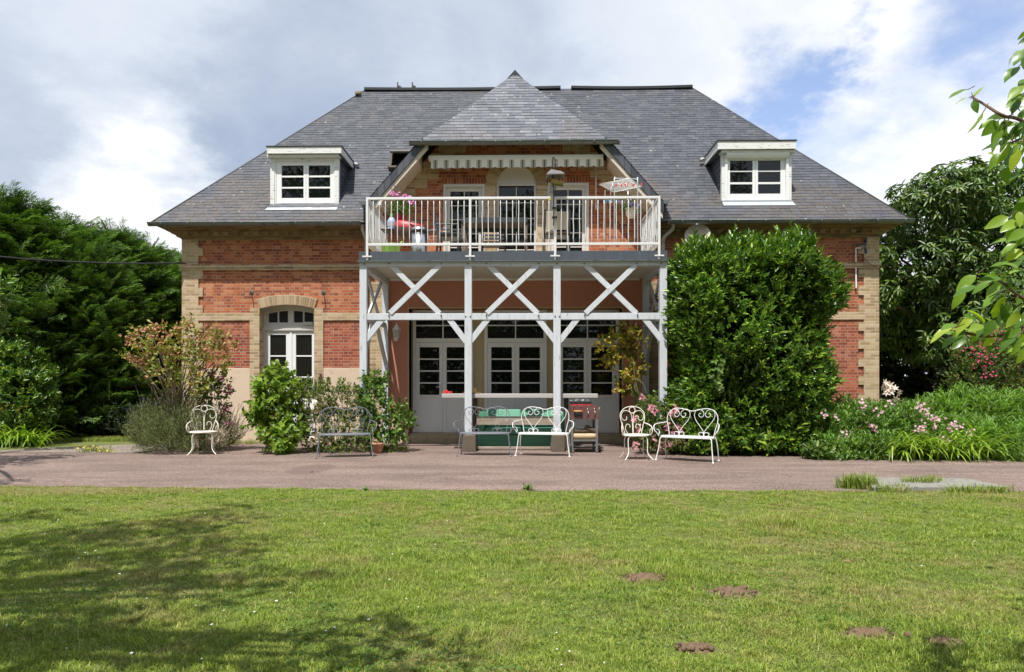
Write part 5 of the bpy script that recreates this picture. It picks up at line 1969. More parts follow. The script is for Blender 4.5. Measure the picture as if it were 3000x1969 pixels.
def superlathe(mb, prof, c, ex, ey, n=36):
    vs = []
    for r_, z in prof:
        for i in range(n):
            a = 2 * math.pi * i / n
            ca, sa = math.cos(a), math.sin(a)
            vs.append((c.x + ex * r_ * math.copysign(abs(ca) ** .7, ca), c.y + ey * r_ * math.copysign(abs(sa) ** .7, sa), c.z + z - .10 * (ca * r_) * .6))
    fs = [(i * n + k_, i * n + (k_ + 1) % n, (i + 1) * n + (k_ + 1) % n, (i + 1) * n + k_) for i in range(len(prof) - 1) for k_ in range(n)]
    mb.add(vs, fs, 0, True)


k = MB()
superlathe(k, [(1.0, bz + .02), (1.0, bz + .05), (.94, bz + .12), (.80, bz + .165), (.4, bz + .18), (0, bz + .182)], c, .34, .25)
k.build('lid', 'red_enamel', kb)
k = MB()
superlathe(k, [(1.02, bz + .018), (1.0, bz - .03), (.88, bz - .14), (.6, bz - .20), (0, bz - .21)], c, .335, .25)
k.build('bowl', 'rust_brown', kb)
k = MB()
k.tube(smooth_pts([c + Vector(p) for p in ((.0, -.20, bz + .12), (.02, -.27, bz + .14), (.12, -.285, bz + .125), (.24, -.27, bz + .10), (.26, -.20, bz + .085))], 5), .016, 8)
k.build('handle', 'black_plastic', kb)
for y in (-.16, .16):
    k = MB()
    k.beam(c + Vector((-.05, y, bz - .12)), c + Vector((.30, y, 0)), .025, .035)
    k.beam(c + Vector((.22, y, bz - .18)), c + Vector((-.02, y, 0)), .025, .035)
    k.build('leg', 'black_plastic', kb)
for sx, w_ in ((-1, .26), (1, .22)):
    k = MB()
    xa_, xb_ = sorted((c.x + sx * .36, c.x + sx * (.36 + w_)))
    k.box(xa_, xb_, c.y - .2, c.y + .2, c.z + bz - .01 - .04 * (sx > 0), c.z + bz + .02 - .04 * (sx > 0))
    k.build('side_shelf', 'black_plastic', kb, .008)
q = at(1147, 650, 14.6)
q = Vector((q.x, 14.6, DECK + bz + .022))
bt = thing('water_bottle', 'large clear blue plastic water bottle with green cap', 'bottle', tuple(q))
MB().lathe([(0, 0), (.085, 0), (.09, .02), (.084, .05), (.09, .08), (.085, .11), (.09, .14), (.086, .17), (.075, .205), (.045, .25), (.025, .27), (.022, .285)], q, 24).build('body', 'bottle_plastic', bt)
MB().lathe([(.030, .27), (.032, .275), (.030, .325), (0, .33)], q, 16).build('cap', 'bottle_cap_green', bt)
MB().lathe([(.0915, .055), (.0915, .135)], q, 24).build('sleeve', 'zinc_light', bt)
# green tub
q = at(1145, 720, 14.05)
q = Vector((q.x, 14.05, DECK))
tu = thing('green_tub', 'light green flexible plastic tub on the balcony floor', 'tub', tuple(q))
MB().lathe([(0, .005), (.165, .005), (.175, .02), (.205, .20), (.212, .21), (.203, .212), (.165, .025), (0, .02)], q, 32, sy=.8).build('body', 'green_plastic', tu)
for sx in (-1, 1):
    k = MB()
    k.tube(smooth_pts([q + Vector((sx * .195, -.05, .205)), q + Vector((sx * .235, -.03, .255)), q + Vector((sx * .24, .03, .255)), q + Vector((sx * .195, .05, .205))], 5), .012, 7)
    k.build('handle', 'green_plastic', tu)

# clothes airer
ZA = 5.63
near_, far_, lef, rig = at(1841, 526, 14.2), at(1798, 566, 15.19), at(1756, 544, 14.6), at(1882, 550, 14.77)
for p in (near_, far_, lef, rig):
    p.z = ZA
aircx = (near_ + far_) / 2
ai = thing('clothes_airer', 'white wire clothes airer with coloured pegs on the balcony', 'clothes airer', (aircx.x, aircx.y, DECK))
k = MB()
k.tube([lef, near_, rig, far_], .011, 8, closed=True)
for i in range(1, 12):
    t = i / 12
    k.tube([lef + (far_ - lef) * t, near_ + (rig - near_) * t], .0065, 5)
k.build('rack', 'white_metal', ai)
k = MB()
a, b_ = at(1800, 560, 14.45), at(1868, 560, 14.5)
zt = at(1800, 523, 14.45).z
k.tube(smooth_pts([(a.x, a.y, DECK + .03), (a.x, a.y, zt - .1), (a.x + .012, a.y, zt - .02), (a.x + .06, a.y, zt), (b_.x - .06, b_.y, zt), (b_.x - .012, b_.y, zt - .02), (b_.x, b_.y, zt - .1), (b_.x, b_.y, DECK + .03)], 4), .012, 8)
k.build('frame', 'zinc_light', ai)
k = MB()
a, b_ = at(1773, 560, 15.0), at(1840, 560, 15.05)
k.tube([(a.x, a.y, DECK + .03), (a.x, a.y, ZA - .01), (b_.x, b_.y, ZA - .01), (b_.x, b_.y, DECK + .03)], .012, 8)
k.build('frame', 'zinc_light', ai)
k = MB()
for (xa_, ya_), (xb_, yb_) in (((at(1798, 0, 14.45).x, 14.45), (at(1840, 0, 15.05).x, 15.05)), ((at(1868, 0, 14.5).x, 14.5), (at(1773, 0, 15.0).x, 15.0))):
    k.tube(smooth_pts([(xa_, ya_, DECK + .02), ((xa_ + xb_) / 2, (ya_ + yb_) / 2, DECK + .06), (xb_, yb_, DECK + .02)], 5), .012, 6)
k.build('foot', 'black_plastic', ai)
cols = ['red_plastic', 'red_plastic', 'white_plastic', 'white_plastic', 'red_plastic']
for i, (x, y) in enumerate(((1490, 432), (1560, 438), (1620, 500), (1640, 515), (1720, 485), (1700, 520), (1828, 500), (1440, 470), (1630, 400), (1535, 520))):
    p = at(1480 + x / 4.577, 440 + y / 4.577, 14.6)
    p.z = ZA
    d = random.uniform(0, 3)
    k = MB()
    k.beam(p + Vector((0, 0, -.04)), p + Vector((.03 * math.cos(d), .03 * math.sin(d), .035)), .014, .022)
    k.beam(p + Vector((0, .012, -.04)), p + Vector((-.03 * math.cos(d), .012, .035)), .014, .016)
    red = i in (0, 1, 2, 3, 4, 5, 6)
    tag(k.build('clothes_peg', 'red_plastic' if red else 'white_plastic'), ('red' if red else 'white') + ' clothes peg clipped to the wires of the airer', 'clothes peg', ('red' if red else 'white') + ' pegs on the airer')
q = at(1788, 582, 14.75)
pr_ = thing('peg_hanger', 'small hanging rack of blue and white pegs below the airer', 'peg hanger', tuple(q))
k = MB()
k.beam(q + Vector((-.16, 0, 0)), q + Vector((.16, -.05, .015)), .03, .02)
k.tube([q, q + Vector((.02, 0, ZA - q.z))], .004, 5)
k.build('bar', 'white_plastic', pr_)
for i in range(9):
    p = q + Vector((-.15 + .037 * i, random.uniform(-.03, .02), -.01))
    MB().beam(p, p + Vector((random.uniform(-.02, .02), 0, -.085)), .022, .014).build('peg', 'blue_cloth' if i not in (1, 5) else 'white_plastic', pr_)

# bird feeder on its pole
z6 = lambda x, y, Y=13.62: at(1480 + x / 4.577, 440 + y / 4.577, Y)
bf = thing('bird_feeder', 'hanging wooden bird feeder with mossy tray on a pole at the balcony rail', 'bird feeder', tuple(z6(660, 900)))
k = MB()
k.tube(smooth_pts([z6(650, 1010), z6(650, 700), z6(640, 300), z6(632, 160), z6(640, 100), z6(655, 95), z6(660, 130)], 5), .011, 8)
for y in (768, 895):
    k.box(z6(650, y).x - .03, z6(690, y).x + .01, 13.60, 13.77, z6(0, y + 6).z, z6(0, y - 4).z)
k.build('pole', 'black_plastic', bf)
k = MB()
for a, b_ in (((655, 130), (572, 315)), ((655, 130), (735, 275)), ((655, 130), (620, 250))):
    k.tube([z6(*a), z6(*b_)], .005, 5)
k.build('hanger', 'dark_steel', bf)
A, B_, C_ = z6(562, 325), z6(620, 252), z6(785, 318)
k = MB()
ridge0, ridge1 = z6(618, 255), z6(752, 280)
for yy in (-.14, .13):
    k.add([ridge0, ridge1, ridge1 + Vector((.06, yy, -.085)), ridge0 + Vector((-.10, yy, -.13)),
           ridge0 + Vector((0, 0, -.018)), ridge1 + Vector((0, 0, -.018)), ridge1 + Vector((.06, yy, -.105)), ridge0 + Vector((-.10, yy, -.15))],
          ((0, 1, 2, 3), (7, 6, 5, 4), (0, 4, 5, 1), (2, 6, 7, 3), (1, 5, 6, 2), (0, 3, 7, 4)))
k.build('roof', 'weathered_grey_wood', bf)
for x in (632, 735):
    MB().beam(z6(x, 300), z6(x - 8, 425), .02, .02).build('strut', 'mossy_wood', bf)
k = MB()
k.beam(z6(618, 440), z6(778, 470), .20, .028, (0, -.35, 1))
k.beam(z6(618, 440) + Vector((0, -.10, .01)), z6(778, 470) + Vector((0, -.10, .01)), .025, .06, (0, -.35, 1))
k.beam(z6(618, 440) + Vector((0, .10, .03)), z6(778, 470) + Vector((0, .10, .03)), .025, .06, (0, -.35, 1))
k.build('tray', 'mossy_wood', bf)
k = MB()
cc = z6(640, 470)
for i in range(10):
    a = 2 * math.pi * i / 10
    k.tube([cc + Vector((.065 * math.cos(a), .065 * math.sin(a), 0)), cc + Vector((.065 * math.cos(a + .5), .065 * math.sin(a + .5), -.17))], .003, 4)
    k.tube([cc + Vector((.065 * math.cos(a), .065 * math.sin(a), 0)), cc + Vector((.065 * math.cos(a - .5), .065 * math.sin(a - .5), -.17))], .003, 4)
k.build('wire_cage', 'dark_steel', bf)
k = MB()
rc = z6(622, 615)
k.tube([rc + Vector((.065 * math.cos(a), .03 * math.sin(a) - .05, -.02 * math.sin(a) - .3 * .065 * math.cos(a))) for a in np.linspace(0, 6.28, 17)[:-1]], .004, 5, closed=True)
k.build('ring', 'dark_steel', bf)
MB().lathe([(0, .008), (.022, .006), (.024, 0), (.022, -.006), (0, -.008)], z6(596, 662), 14, axis=(0, -1, 0), sy=1.5).build('tag', 'yellow_tag', bf)

# ------------------------------------------------------------------ plants
LIB = {}


def shoots(P, D, k, L, spread, leafL, leafW, jl=.25, up=.3, fold=.25, droop=.15, sag=0.0):
    """k leaves along each shoot (P, D): returns leaf islands"""
    M = len(P)
    t = (np.arange(k) + .5) / k
    T = np.tile(t, M)
    PP, DD = np.repeat(P, k, 0), np.repeat(nrm(D), k, 0)
    LL = np.repeat(np.broadcast_to(np.asarray(L, float), (M,)), k)[:, None]
    rad = runit(M * k)
    rad = nrm(rad - DD * np.sum(rad * DD, 1, keepdims=True))
    pos = PP + DD * LL * T[:, None]
    pos[:, 2] -= sag * (T ** 2) * LL[:, 0]
    sp = spread * (1.15 - .75 * T[:, None])
    d = nrm(DD * (1 - .3 * sp) + rad * sp)
    n = nrm(np.cross(d, np.cross(DD, rad)) * 1.0 + np.array([0, 0, up]) + runit(M * k) * .25)
    s = rng.uniform(1 - jl, 1 + jl, M * k)
    return leaf_verts(pos, d, n, leafL * s, leafW * s, fold, droop)


def blob_surface(blobs, n, inner=.35, flat=0.0):
    """points on (and a bit under) a union of ellipsoids with outward directions"""
    B = np.array(blobs, float)
    area = (B[:, 3] * B[:, 4] + B[:, 3] * B[:, 5] + B[:, 4] * B[:, 5])
    pos, nor = [], []
    need = n
    while need > 0:
        m = int(need * 1.6) + 50
        i = rng.choice(len(B), m, p=area / area.sum())
        u = runit(m)
        r = 1 - inner * rng.random(m) ** 1.6
        # uneven outline
        bump_ = 1 + .10 * np.sin(u[:, 0] * 7 + i * 1.7) * np.sin(u[:, 1] * 6 + i) + .07 * np.sin(u[:, 2] * 11 + i * 2.1)
        p = B[i, :3] + u * B[i, 3:6] * (r * bump_)[:, None]
        dn = nrm(u / B[i, 3:6])
        q = (p[:, None, :] - B[None, :, :3]) / B[None, :, 3:6]
        dist = np.sqrt((q ** 2).sum(2))
        dist[np.arange(m), i] = 9
        ok = (dist.min(1) > .72) & (p[:, 2] > .02)
        pos.append(p[ok])
        nor.append(dn[ok])
        need -= ok.sum()
    return np.concatenate(pos)[:n], np.concatenate(nor)[:n]


def stems(mb, base, tips, r, n=5, bend=.15):
    for t in tips:
        b = Vector(base) + Vector((random.uniform(-.06, .06), random.uniform(-.06, .06), 0))
        t = Vector(t)
        m1 = b.lerp(t, .4) + Vector((random.uniform(-bend, bend), random.uniform(-bend, bend), .12 * (t - b).length)) * .6
        mb.tube(smooth_pts([b, m1, t], 4), [r * (1 - .75 * i / 8) for i in range(9)], n)


def shrub(name, label, cat, blobs, n, k, L, leafL, leafW, mat, up=.55, jit=.55, spread=.9, stem_mat='brown_twig', nst=10, r=.012, base=None, extra=None, inner=.4, droop=.2, group=None, fold=.25):
    B = np.array(blobs, float)
    c = base or (float(B[:, 0].mean()), float(B[:, 1].mean()), 0)
    root = thing(name, label, cat, tuple(c), group)
    P, Nn = blob_surface(blobs, n, inner)
    D = nrm(Nn + np.array([0, 0, up]) + runit(n) * jit)
    P = P - D * L * .5
    V = shoots(P, D, k, L * rng.uniform(.7, 1.2, n), spread, leafL, leafW, droop=droop, fold=fold)
    npmesh('foliage', V, LEAF_F, mat, root)
    if nst:
        m = MB()
        idx = rng.choice(len(P), nst, replace=False)
        stems(m, c, [P[i] for i in idx], r)
        m.build('stems', stem_mat, root)
    return root, P, D


def rosette(pos, nor, R_, petals=5, cup=.3, layers=1, w=.9):
    """flower heads: petals around a point, facing nor"""
    M = len(pos)
    out = []
    nor = nrm(nor)
    a = nrm(np.cross(nor, runit(M)))
    b = np.cross(nor, a)
    for ly in range(layers):
        f = 1 - .33 * ly
        for i in range(petals):
            an = 2 * math.pi * (i + .5 * ly) / petals
            d = nrm(a * math.cos(an) + b * math.sin(an) + nor * (cup + .5 * ly))
            out.append(leaf_verts(pos + nor * R_ * .1 * ly, d, nor, R_ * f * rng.uniform(.85, 1.1, M), R_ * f * w, .12, .1))
    return np.concatenate(out)


def near_pts(P, n):
    return P[rng.choice(len(P), n, replace=False)]


def G(px, py, Y):
    return at(px, py, Y)


def bl(px, py, Y, rx, ry, rz):
    p = at(px, py, Y)
    return (p.x, p.y, p.z, rx, ry, rz)


# --- laurel hedge (large clipped block right of the balcony)
def box_surface(x0, x1, y0, y1, z0, z1, n, slope=0.0):
    out, nn = [], []
    fr = [(x1 - x0) * (z1 - z0), (y1 - y0) * (z1 - z0), (y1 - y0) * (z1 - z0), (x1 - x0) * (y1 - y0), (x1 - x0) * (z1 - z0) * .15]
    f = rng.choice(5, n, p=np.array(fr) / sum(fr))
    u, v = rng.random(n), rng.random(n)
    P, N_ = np.zeros((n, 3)), np.zeros((n, 3))
    X = lambda t: x0 + (x1 - x0) * t
    Y = lambda t: y0 + (y1 - y0) * t
    Z = lambda t: z0 + (z1 - z0) * t
    for i, (px, py, pz, nx, ny, nz) in enumerate(((X(u), np.full(n, y0), Z(v), 0, -1, 0), (np.full(n, x0), Y(u), Z(v), -1, 0, 0), (np.full(n, x1), Y(u), Z(v), 1, 0, 0), (X(u), Y(v), np.full(n, z1), 0, 0, 1), (X(u), np.full(n, y1), Z(v), 0, 1, 0))):
        m = f == i
        P[m] = np.stack([px, py, pz], 1)[m]
        N_[m] = (nx, ny, nz)
    return P, N_


def laurel_hedge():
    root = thing('laurel_hedge', 'tall clipped laurel hedge with glossy leaves hiding the right half of the facade', 'hedge', (4.6, 14.2, 0))
    x0, x1 = at(1996, 900, 13.2).x, at(2452, 900, 13.2).x
    y0, y1, z0, z1 = 12.95, 15.3, .05, 4.05
    n = 4700
    P, N_ = box_surface(x0, x1, y0, y1, z0, z1, n)
    # round the corners, bulge the front, draw the right foot in
    c = np.array([(x0 + x1) / 2, (y0 + y1) / 2, 2.06])
    h = np.array([(x1 - x0) / 2, (y1 - y0) / 2, 1.99])
    q = (P - c) / h
    ln = (np.abs(q) ** 4.8).sum(1) ** (1 / 4.8)
    P = c + q / ln[:, None] * h
    w_ = .13 * np.sin(P[:, 0] * 2.3 + P[:, 2] * 1.7) + .10 * np.sin(P[:, 2] * 3.1 + 1.3 * P[:, 0] + 2) + .07 * np.sin(P[:, 0] * 5.3 - P[:, 2] * 4.1)
    P += N_ * w_[:, None]
    P[:, 2] = np.maximum(P[:, 2], .06)
    t = np.clip((1.9 - P[:, 2]) / 1.9, 0, 1)
    P[:, 0] -= np.where(P[:, 0] > c[0], (P[:, 0] - c[0]) * .24 * t, 0)
    t = np.clip((P[:, 2] - 3.0) / 1.1, 0, 1)
    P[:, 0] -= np.where(P[:, 0] > c[0] + .9, (P[:, 0] - c[0] - .9) * .24 * t ** 2, 0)
    P[:, 2] -= np.where(P[:, 0] > c[0] + .6, (P[:, 0] - c[0] - .6) * .16 * np.clip((P[:, 2] - 2.5) / 1.5, 0, 1), 0)
    dep = rng.random(n) ** 1.5 * .34
    P = P - N_ * dep[:, None]
    D = nrm(N_ * 1.0 + np.array([0, 0, .60]) + runit(n) * .45)
    L = rng.uniform(.14, .26, n) * np.where(P[:, 2] > 3.75, 1.35, 1.0)
    V = shoots(P, D, 9, L, .88, .125, .044, up=.5, droop=.1)
    n4 = 620
    P4 = np.stack([rng.uniform(x0 + .05, c[0] + h[0] * .72, n4), rng.uniform(12.95, 13.5, n4), rng.uniform(.05, .42, n4)], 1)
    V4 = shoots(P4, nrm(np.array([[0, -.8, .5]]) + runit(n4) * .5), 8, .18, .9, .12, .042, up=.5)
    # long free shoots on top
    top = np.where((N_[:, 2] > .5))[0]
    ts = rng.choice(top, min(90, len(top)), replace=False)
    P2 = P[ts].copy()
    D2 = nrm(np.array([0, 0, 1.0]) + runit(len(ts)) * .35)
    V2 = shoots(P2, D2, 15, rng.uniform(.22, .48, len(ts)), .75, .115, .035, up=.2)
    # inner leaves close the hedge; their dark colour paints in the gap shade
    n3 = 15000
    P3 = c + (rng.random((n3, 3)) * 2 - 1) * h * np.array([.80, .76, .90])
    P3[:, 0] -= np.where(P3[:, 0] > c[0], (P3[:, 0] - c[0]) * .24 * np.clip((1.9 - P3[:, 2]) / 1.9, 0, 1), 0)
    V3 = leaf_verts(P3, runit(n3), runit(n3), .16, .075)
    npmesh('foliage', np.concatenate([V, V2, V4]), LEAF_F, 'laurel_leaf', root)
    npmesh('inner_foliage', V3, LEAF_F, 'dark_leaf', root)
    m = MB()
    stems(m, (4.5, 14.2, 0), [(4.5 + random.uniform(-1.4, 1.2), 14.2 + random.uniform(-.7, .7), random.uniform(2.5, 4)) for _ in range(16)], .05)
    m.build('stems', 'bark', root)
    # a few ivy leaves climbing on it
    pv = []
    for px, py in ((2105, 1060), (2112, 1085), (2098, 1110), (2118, 1130), (2135, 1215), (2270, 1010)):
        for _ in range(3):
            p = at(px + random.uniform(-13, 13), py + random.uniform(-12, 12), 12.78)
            pv.append(tuple(p))
    pv = np.array(pv)
    Vi = np.concatenate([leaf_verts(pv, nrm(runit(len(pv)) * .5 + np.array(d)), np.array([[0, -1, .3]]) + runit(len(pv)) * .3, .085, .06) for d in ((.7, 0, -.7), (-.7, 0, -.7), (0, 0, -1), (.8, 0, .2), (-.8, 0, .2))])
    iv = thing('ivy_sprig', 'pale lobed ivy leaves growing over the front of the laurel hedge', 'climber', tuple(at(2110, 1300, 12.78)))
    npmesh('foliage', Vi, LEAF_F, 'raspberry_leaf', iv)


laurel_hedge()


# --- conifers (the dark feathery row on the left)
def conifer_mesh(name, H, R0, n, seed):
    r_ = np.random.default_rng(seed)
    z = (1 - (1 - r_.random(n)) ** 1.0) * .97 + .02
    az = r_.uniform(0, 2 * math.pi, n)
    prof = R0 * np.sqrt(np.clip(1 - z ** 2.6, 0.0, 1)) * (1 + .16 * np.sin(az * 3 + z * 5 + seed) + .13 * np.sin(az * 5 - z * 11))
    prof += R0 * .04
    rad = np.stack([np.cos(az), np.sin(az), np.zeros(n)], 1)
    dep = r_.random(n) ** 1.5 * .38
    L = r_.uniform(.55, 1.0, n)
    base = rad * (np.maximum(prof - L * .55, .02) * (1 - dep))[:, None]
    base[:, 2] = z * H
    updir = .50 + .9 * np.clip(z - .80, 0, 1) * 4
    D = nrm(rad * 1.0 + np.stack([0 * z, 0 * z, updir], 1) + r_.normal(size=(n, 3)) * .22)
    side = nrm(np.cross(D, np.array([0, 0, 1.0]) + r_.normal(size=(n, 3)) * .35))
    nn = np.cross(side, D)
    out, tip = [], []
    K = 9
    for j in range(K):
        t = (j + 1) / K
        p = base + D * (L * t)[:, None] - np.array([0, 0, 1.0]) * (L * .10 * t ** 2)[:, None]
        dd = nrm(D - np.array([0, 0, 1.0]) * .20 * t)
        tw = (.34 * (1 - .72 * t) + .05)
        for s in (-1, 1):
            d2 = nrm(dd * .75 + side * s * .75 - np.array([0, 0, 1.0]) * .12 + r_.normal(size=(n, 3)) * .16)
            l2 = (tw * L)[:, None]
            # twig with needles: two leaf islands per step along it
            for q in range(3):
                pq = p + d2 * l2 * (q / 3)
                for s2 in (-1, 1):
                    d3 = nrm(d2 + np.cross(nn, d2) * s2 * .45 + r_.normal(size=(n, 3)) * .15)
                    out.append(leaf_verts(pq, d3, nn + r_.normal(size=(n, 3)) * .3, l2[:, 0] * .5 + .02, .013 + .012 * (1 - t), .2, .2))
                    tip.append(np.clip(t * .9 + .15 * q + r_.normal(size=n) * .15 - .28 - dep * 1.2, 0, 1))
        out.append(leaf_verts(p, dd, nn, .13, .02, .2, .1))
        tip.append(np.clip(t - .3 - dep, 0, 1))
    V = np.concatenate(out)
    T = np.concatenate(tip)
    return V, T


def make_conifer(H, R0, n, seed, label):
    root = thing('conifer', label, 'tree', (0, 0, 0), 'conifers beside the house')
    V, T = conifer_mesh('crown', H, R0, n, seed)
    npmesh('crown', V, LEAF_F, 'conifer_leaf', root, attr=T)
    m = MB()
    m.tube([(0, 0, 0), (.05, 0, H * .4), (0, .03, H * .9)], [.16, .12, .02], 8)
    for i in range(30):
        a, zz = random.uniform(0, 6.28), H * (.08 + .85 * i / 30)
        rr = R0 * .55 * math.sqrt(max(.05, 1 - (zz / H) ** 2.4))
        m.tube([(0, 0, zz), (rr * math.cos(a), rr * math.sin(a), zz + .18 * rr)], [.03, .01], 5)
    m.build('trunk', 'bark', root)
    return root


cA = make_conifer(6.5, 2.1, 1250, 3, 'tall dark conifer at the left end of the row')
cB = make_conifer(6.0, 1.9, 1100, 8, 'bright tipped conifer second in the row, behind the overhead cable')


def put(o, px, py_top, Y, H, rot, sxy=1.0, label=None):
    p = at(px, py_top, Y)
    s = p.z / (H * 1.10)
    o.location = (p.x, Y, 0)
    o.scale = (sxy, sxy, s)
    o.rotation_euler = (0, 0, rot)
    if label:
        o['label'] = label
    return o


put(cA, 15, 540, 17.3, 6.5, .4, 1.0)
put(cB, 200, 622, 19.0, 6.0, 1.9, 1.0)
put(copy_tree(cA), 105, 640, 18.6, 6.5, 2.6, .85, 'lower conifer filling the dip between the two tallest at the left')
put(copy_tree(cA), 330, 655, 20.6, 6.5, 4.0, .95, 'conifer in the middle of the row with a pointed feathery top')
put(copy_tree(cB), 425, 690, 22.2, 6.0, 5.1, 1.0, 'conifer third from the house corner, lower than its left neighbour')
put(copy_tree(cA), 500, 725, 23.8, 6.5, .9, .9, 'conifer touching the left house corner from behind')
put(copy_tree(cB), 565, 775, 25.6, 6.0, 3.3, 1.1, 'conifer mostly hidden behind the left wall of the house')
put(copy_tree(cB), 270, 700, 18.2, 6.0, .2, .7, 'small conifer in front of the row under the cable')
put(copy_tree(cA), -170, 520, 17.0, 6.5, 5.4, 1.0, 'conifer cut off by the left edge of the view')

# low dark hedge in front of the conifers
hb = []
for i in range(9):
    px = 95 + i * 47
    hb.append(bl(px, 1232, 17.4, .42, .35, .42 + .05 * (i % 3)))
shrub('low_hedge', 'low dark hedge at the foot of the conifers', 'hedge', hb, 2600, 6, .14, .06, .03, 'dark_leaf', nst=0)

# left laurel and day lilies
shrub('laurel_bush', 'dark glossy laurel bush with a rounded outline at the left edge', 'bush',
      [bl(20, 1110, 15.6, .95, .8, .95), bl(70, 1160, 15.4, .65, .6, .75), bl(-70, 1080, 15.8, 1.0, .9, 1.2), bl(40, 1215, 15.3, .75, .6, .45), bl(85, 1205, 15.4, .55, .5, .5)],
      2300, 8, .16, .10, .042, 'laurel_leaf', nst=8)
shrub('sapling', 'leafy twigs of a young tree reaching in at the left edge above the laurel', 'tree',
      [bl(-5, 860, 13.0, .28, .3, .42), bl(-60, 930, 13.0, .4, .3, .5)], 130, 7, .22, .10, .045, 'bed_leaf', nst=12, base=(at(-60, 900, 13.0).x, 13.0, 0), r=.02)


def blades(base, az, L, Wd, lean, curl, seg=5):
    """arching strap leaves: (N, 2*seg+1, 3)"""
    N = len(base)
    dirh = np.stack([np.cos(az), np.sin(az), np.zeros(N)], 1)
    side = np.stack([-np.sin(az), np.cos(az), np.zeros(N)], 1)
    pts = []
    p = base.copy()
    for i in range(seg + 1):
        t = i / seg
        th = lean + curl * t
        wd = Wd * (1 - .15 * t) * np.where(t > .6, 1 - (t - .6) / .4 * .6, 1.0)
        if i == seg:
            pts.append(p.copy())
        else:
            pts.append(p + side * (wd / 2)[:, None])
            pts.append(p - side * (wd / 2)[:, None])
        step = (L / seg)[:, None]
        p = p + (dirh * np.sin(th)[:, None] + np.array([0, 0, 1.0]) * np.cos(th)[:, None]) * step
    return np.stack(pts, 1)


def blade_faces(seg=5):
    f = [(2 * i, 2 * i + 1, 2 * i + 3, 2 * i + 2) for i in range(seg - 1)]
    f.append((2 * seg - 2, 2 * seg - 1, 2 * seg))
    return f


def daylily(label, spots, n, L, mat='daylily_leaf', az=None):
    root = thing('day_lily', label, 'plant', tuple(spots[0]))
    B = np.array([tuple(s) for s in spots])
    b = B[rng.integers(0, len(B), n)] + rng.normal(size=(n, 3)) * np.array([.10, .08, 0])
    b[:, 2] = 0
    a = rng.uniform(0, 2 * math.pi, n) if az is None else rng.normal(az[0], az[1], n)
    V = blades(b, a, rng.uniform(.6, 1.1, n) * L, rng.uniform(.022, .040, n), rng.uniform(.10, .65, n), rng.uniform(1.5, 2.7, n), 7)
    npmesh('foliage', V, blade_faces(7), mat, root)
    return root


dl = daylily('day lily clump with yellow buds before the left laurel bush', [gpt(px, 1308) for px in (5, 40, 75, 100, -30)], 260, .95)
for i, (px, py) in enumerate(((20, 1192), (52, 1205), (78, 1194), (5, 1200))):
    p = at(px, py, 14.6)
    m = MB()
    m.tube(smooth_pts([(p.x - .25, 14.75, .02), (p.x - .15, 14.7, .45), tuple(p)], 5), .006, 5)
    m.build('flower_stalk', 'green_stem', dl)
    V = rosette(np.array([tuple(p)] * 2), np.array([[.3, -.5, .8], [-.3, -.3, .8]]), .07, 4, 1.6, 1, .35)
    npmesh('bud', V, LEAF_F, 'yellow_rose_leaf', dl)

# --- tall faded rose with brown bloom heads, lavender at its foot
YR = 13.7
tb_ = [(415, 985), (450, 1010), (470, 965), (510, 980), (545, 965), (580, 990), (610, 975), (640, 1000), (665, 995), (395, 1040), (430, 1060), (470, 1045), (520, 1020), (560, 1035), (600, 1040), (640, 1050), (490, 1085), (540, 1090), (585, 1080), (530, 1130), (480, 1100), (430, 1020), (575, 1125), (620, 1080)]
rb_ = [bl(px, py, YR + random.uniform(-.45, .45), .26, .26, .20) for px, py in tb_]
rbase = gpt(525, 1315)
rose, P, D = shrub('faded_rose_bush', 'tall rose bush with brown dried bloom heads at the left house corner', 'bush', rb_, 340, 5, .20, .075, .045, 'old_rose_leaf', nst=0, base=(rbase.x, rbase.y, 0), up=.4)
m = MB()
for _ in range(46):
    q = rb_[random.randrange(len(rb_))]
    t = Vector((q[0] + random.uniform(-.2, .2), q[1] + random.uniform(-.2, .2), q[2] + random.uniform(-.15, .2)))
    b = Vector((rbase.x + random.uniform(-.22, .22), rbase.y + random.uniform(-.15, .25), 0))
    m.tube(smooth_pts([b, b.lerp(t, .45) + Vector((-(t.x - b.x) * .22, 0, .1)), t], 5), [.014 - .0009 * i for i in range(11)], 5)
m.build('stems', 'dry_twig', rose)
heads = [(405, 978), (425, 965), (445, 990), (470, 960), (500, 985), (525, 962), (480, 1000), (555, 958), (575, 985), (605, 965), (540, 1000), (640, 985), (660, 1000), (670, 1020), (395, 1010), (378, 995), (385, 1050), (410, 1055), (440, 1100), (425, 1055), (455, 1025), (500, 1030), (520, 1050), (565, 1015), (590, 1010), (630, 1005), (450, 960), (655, 1015), (685, 1010), (600, 1025)]
hp_ = np.array([tuple(at(px, py, YR + random.uniform(-.5, .1))) for px, py in heads])
for h_ in hp_:
    hq = np.repeat(h_[None, :], 15, 0) + rng.normal(size=(15, 3)) * np.array([.065, .06, .045])
    npmesh('flower_head', rosette(hq, runit(15) + np.array([0, -.3, .5]), .040, 5, .6), LEAF_F, 'dried_bloom', rose)
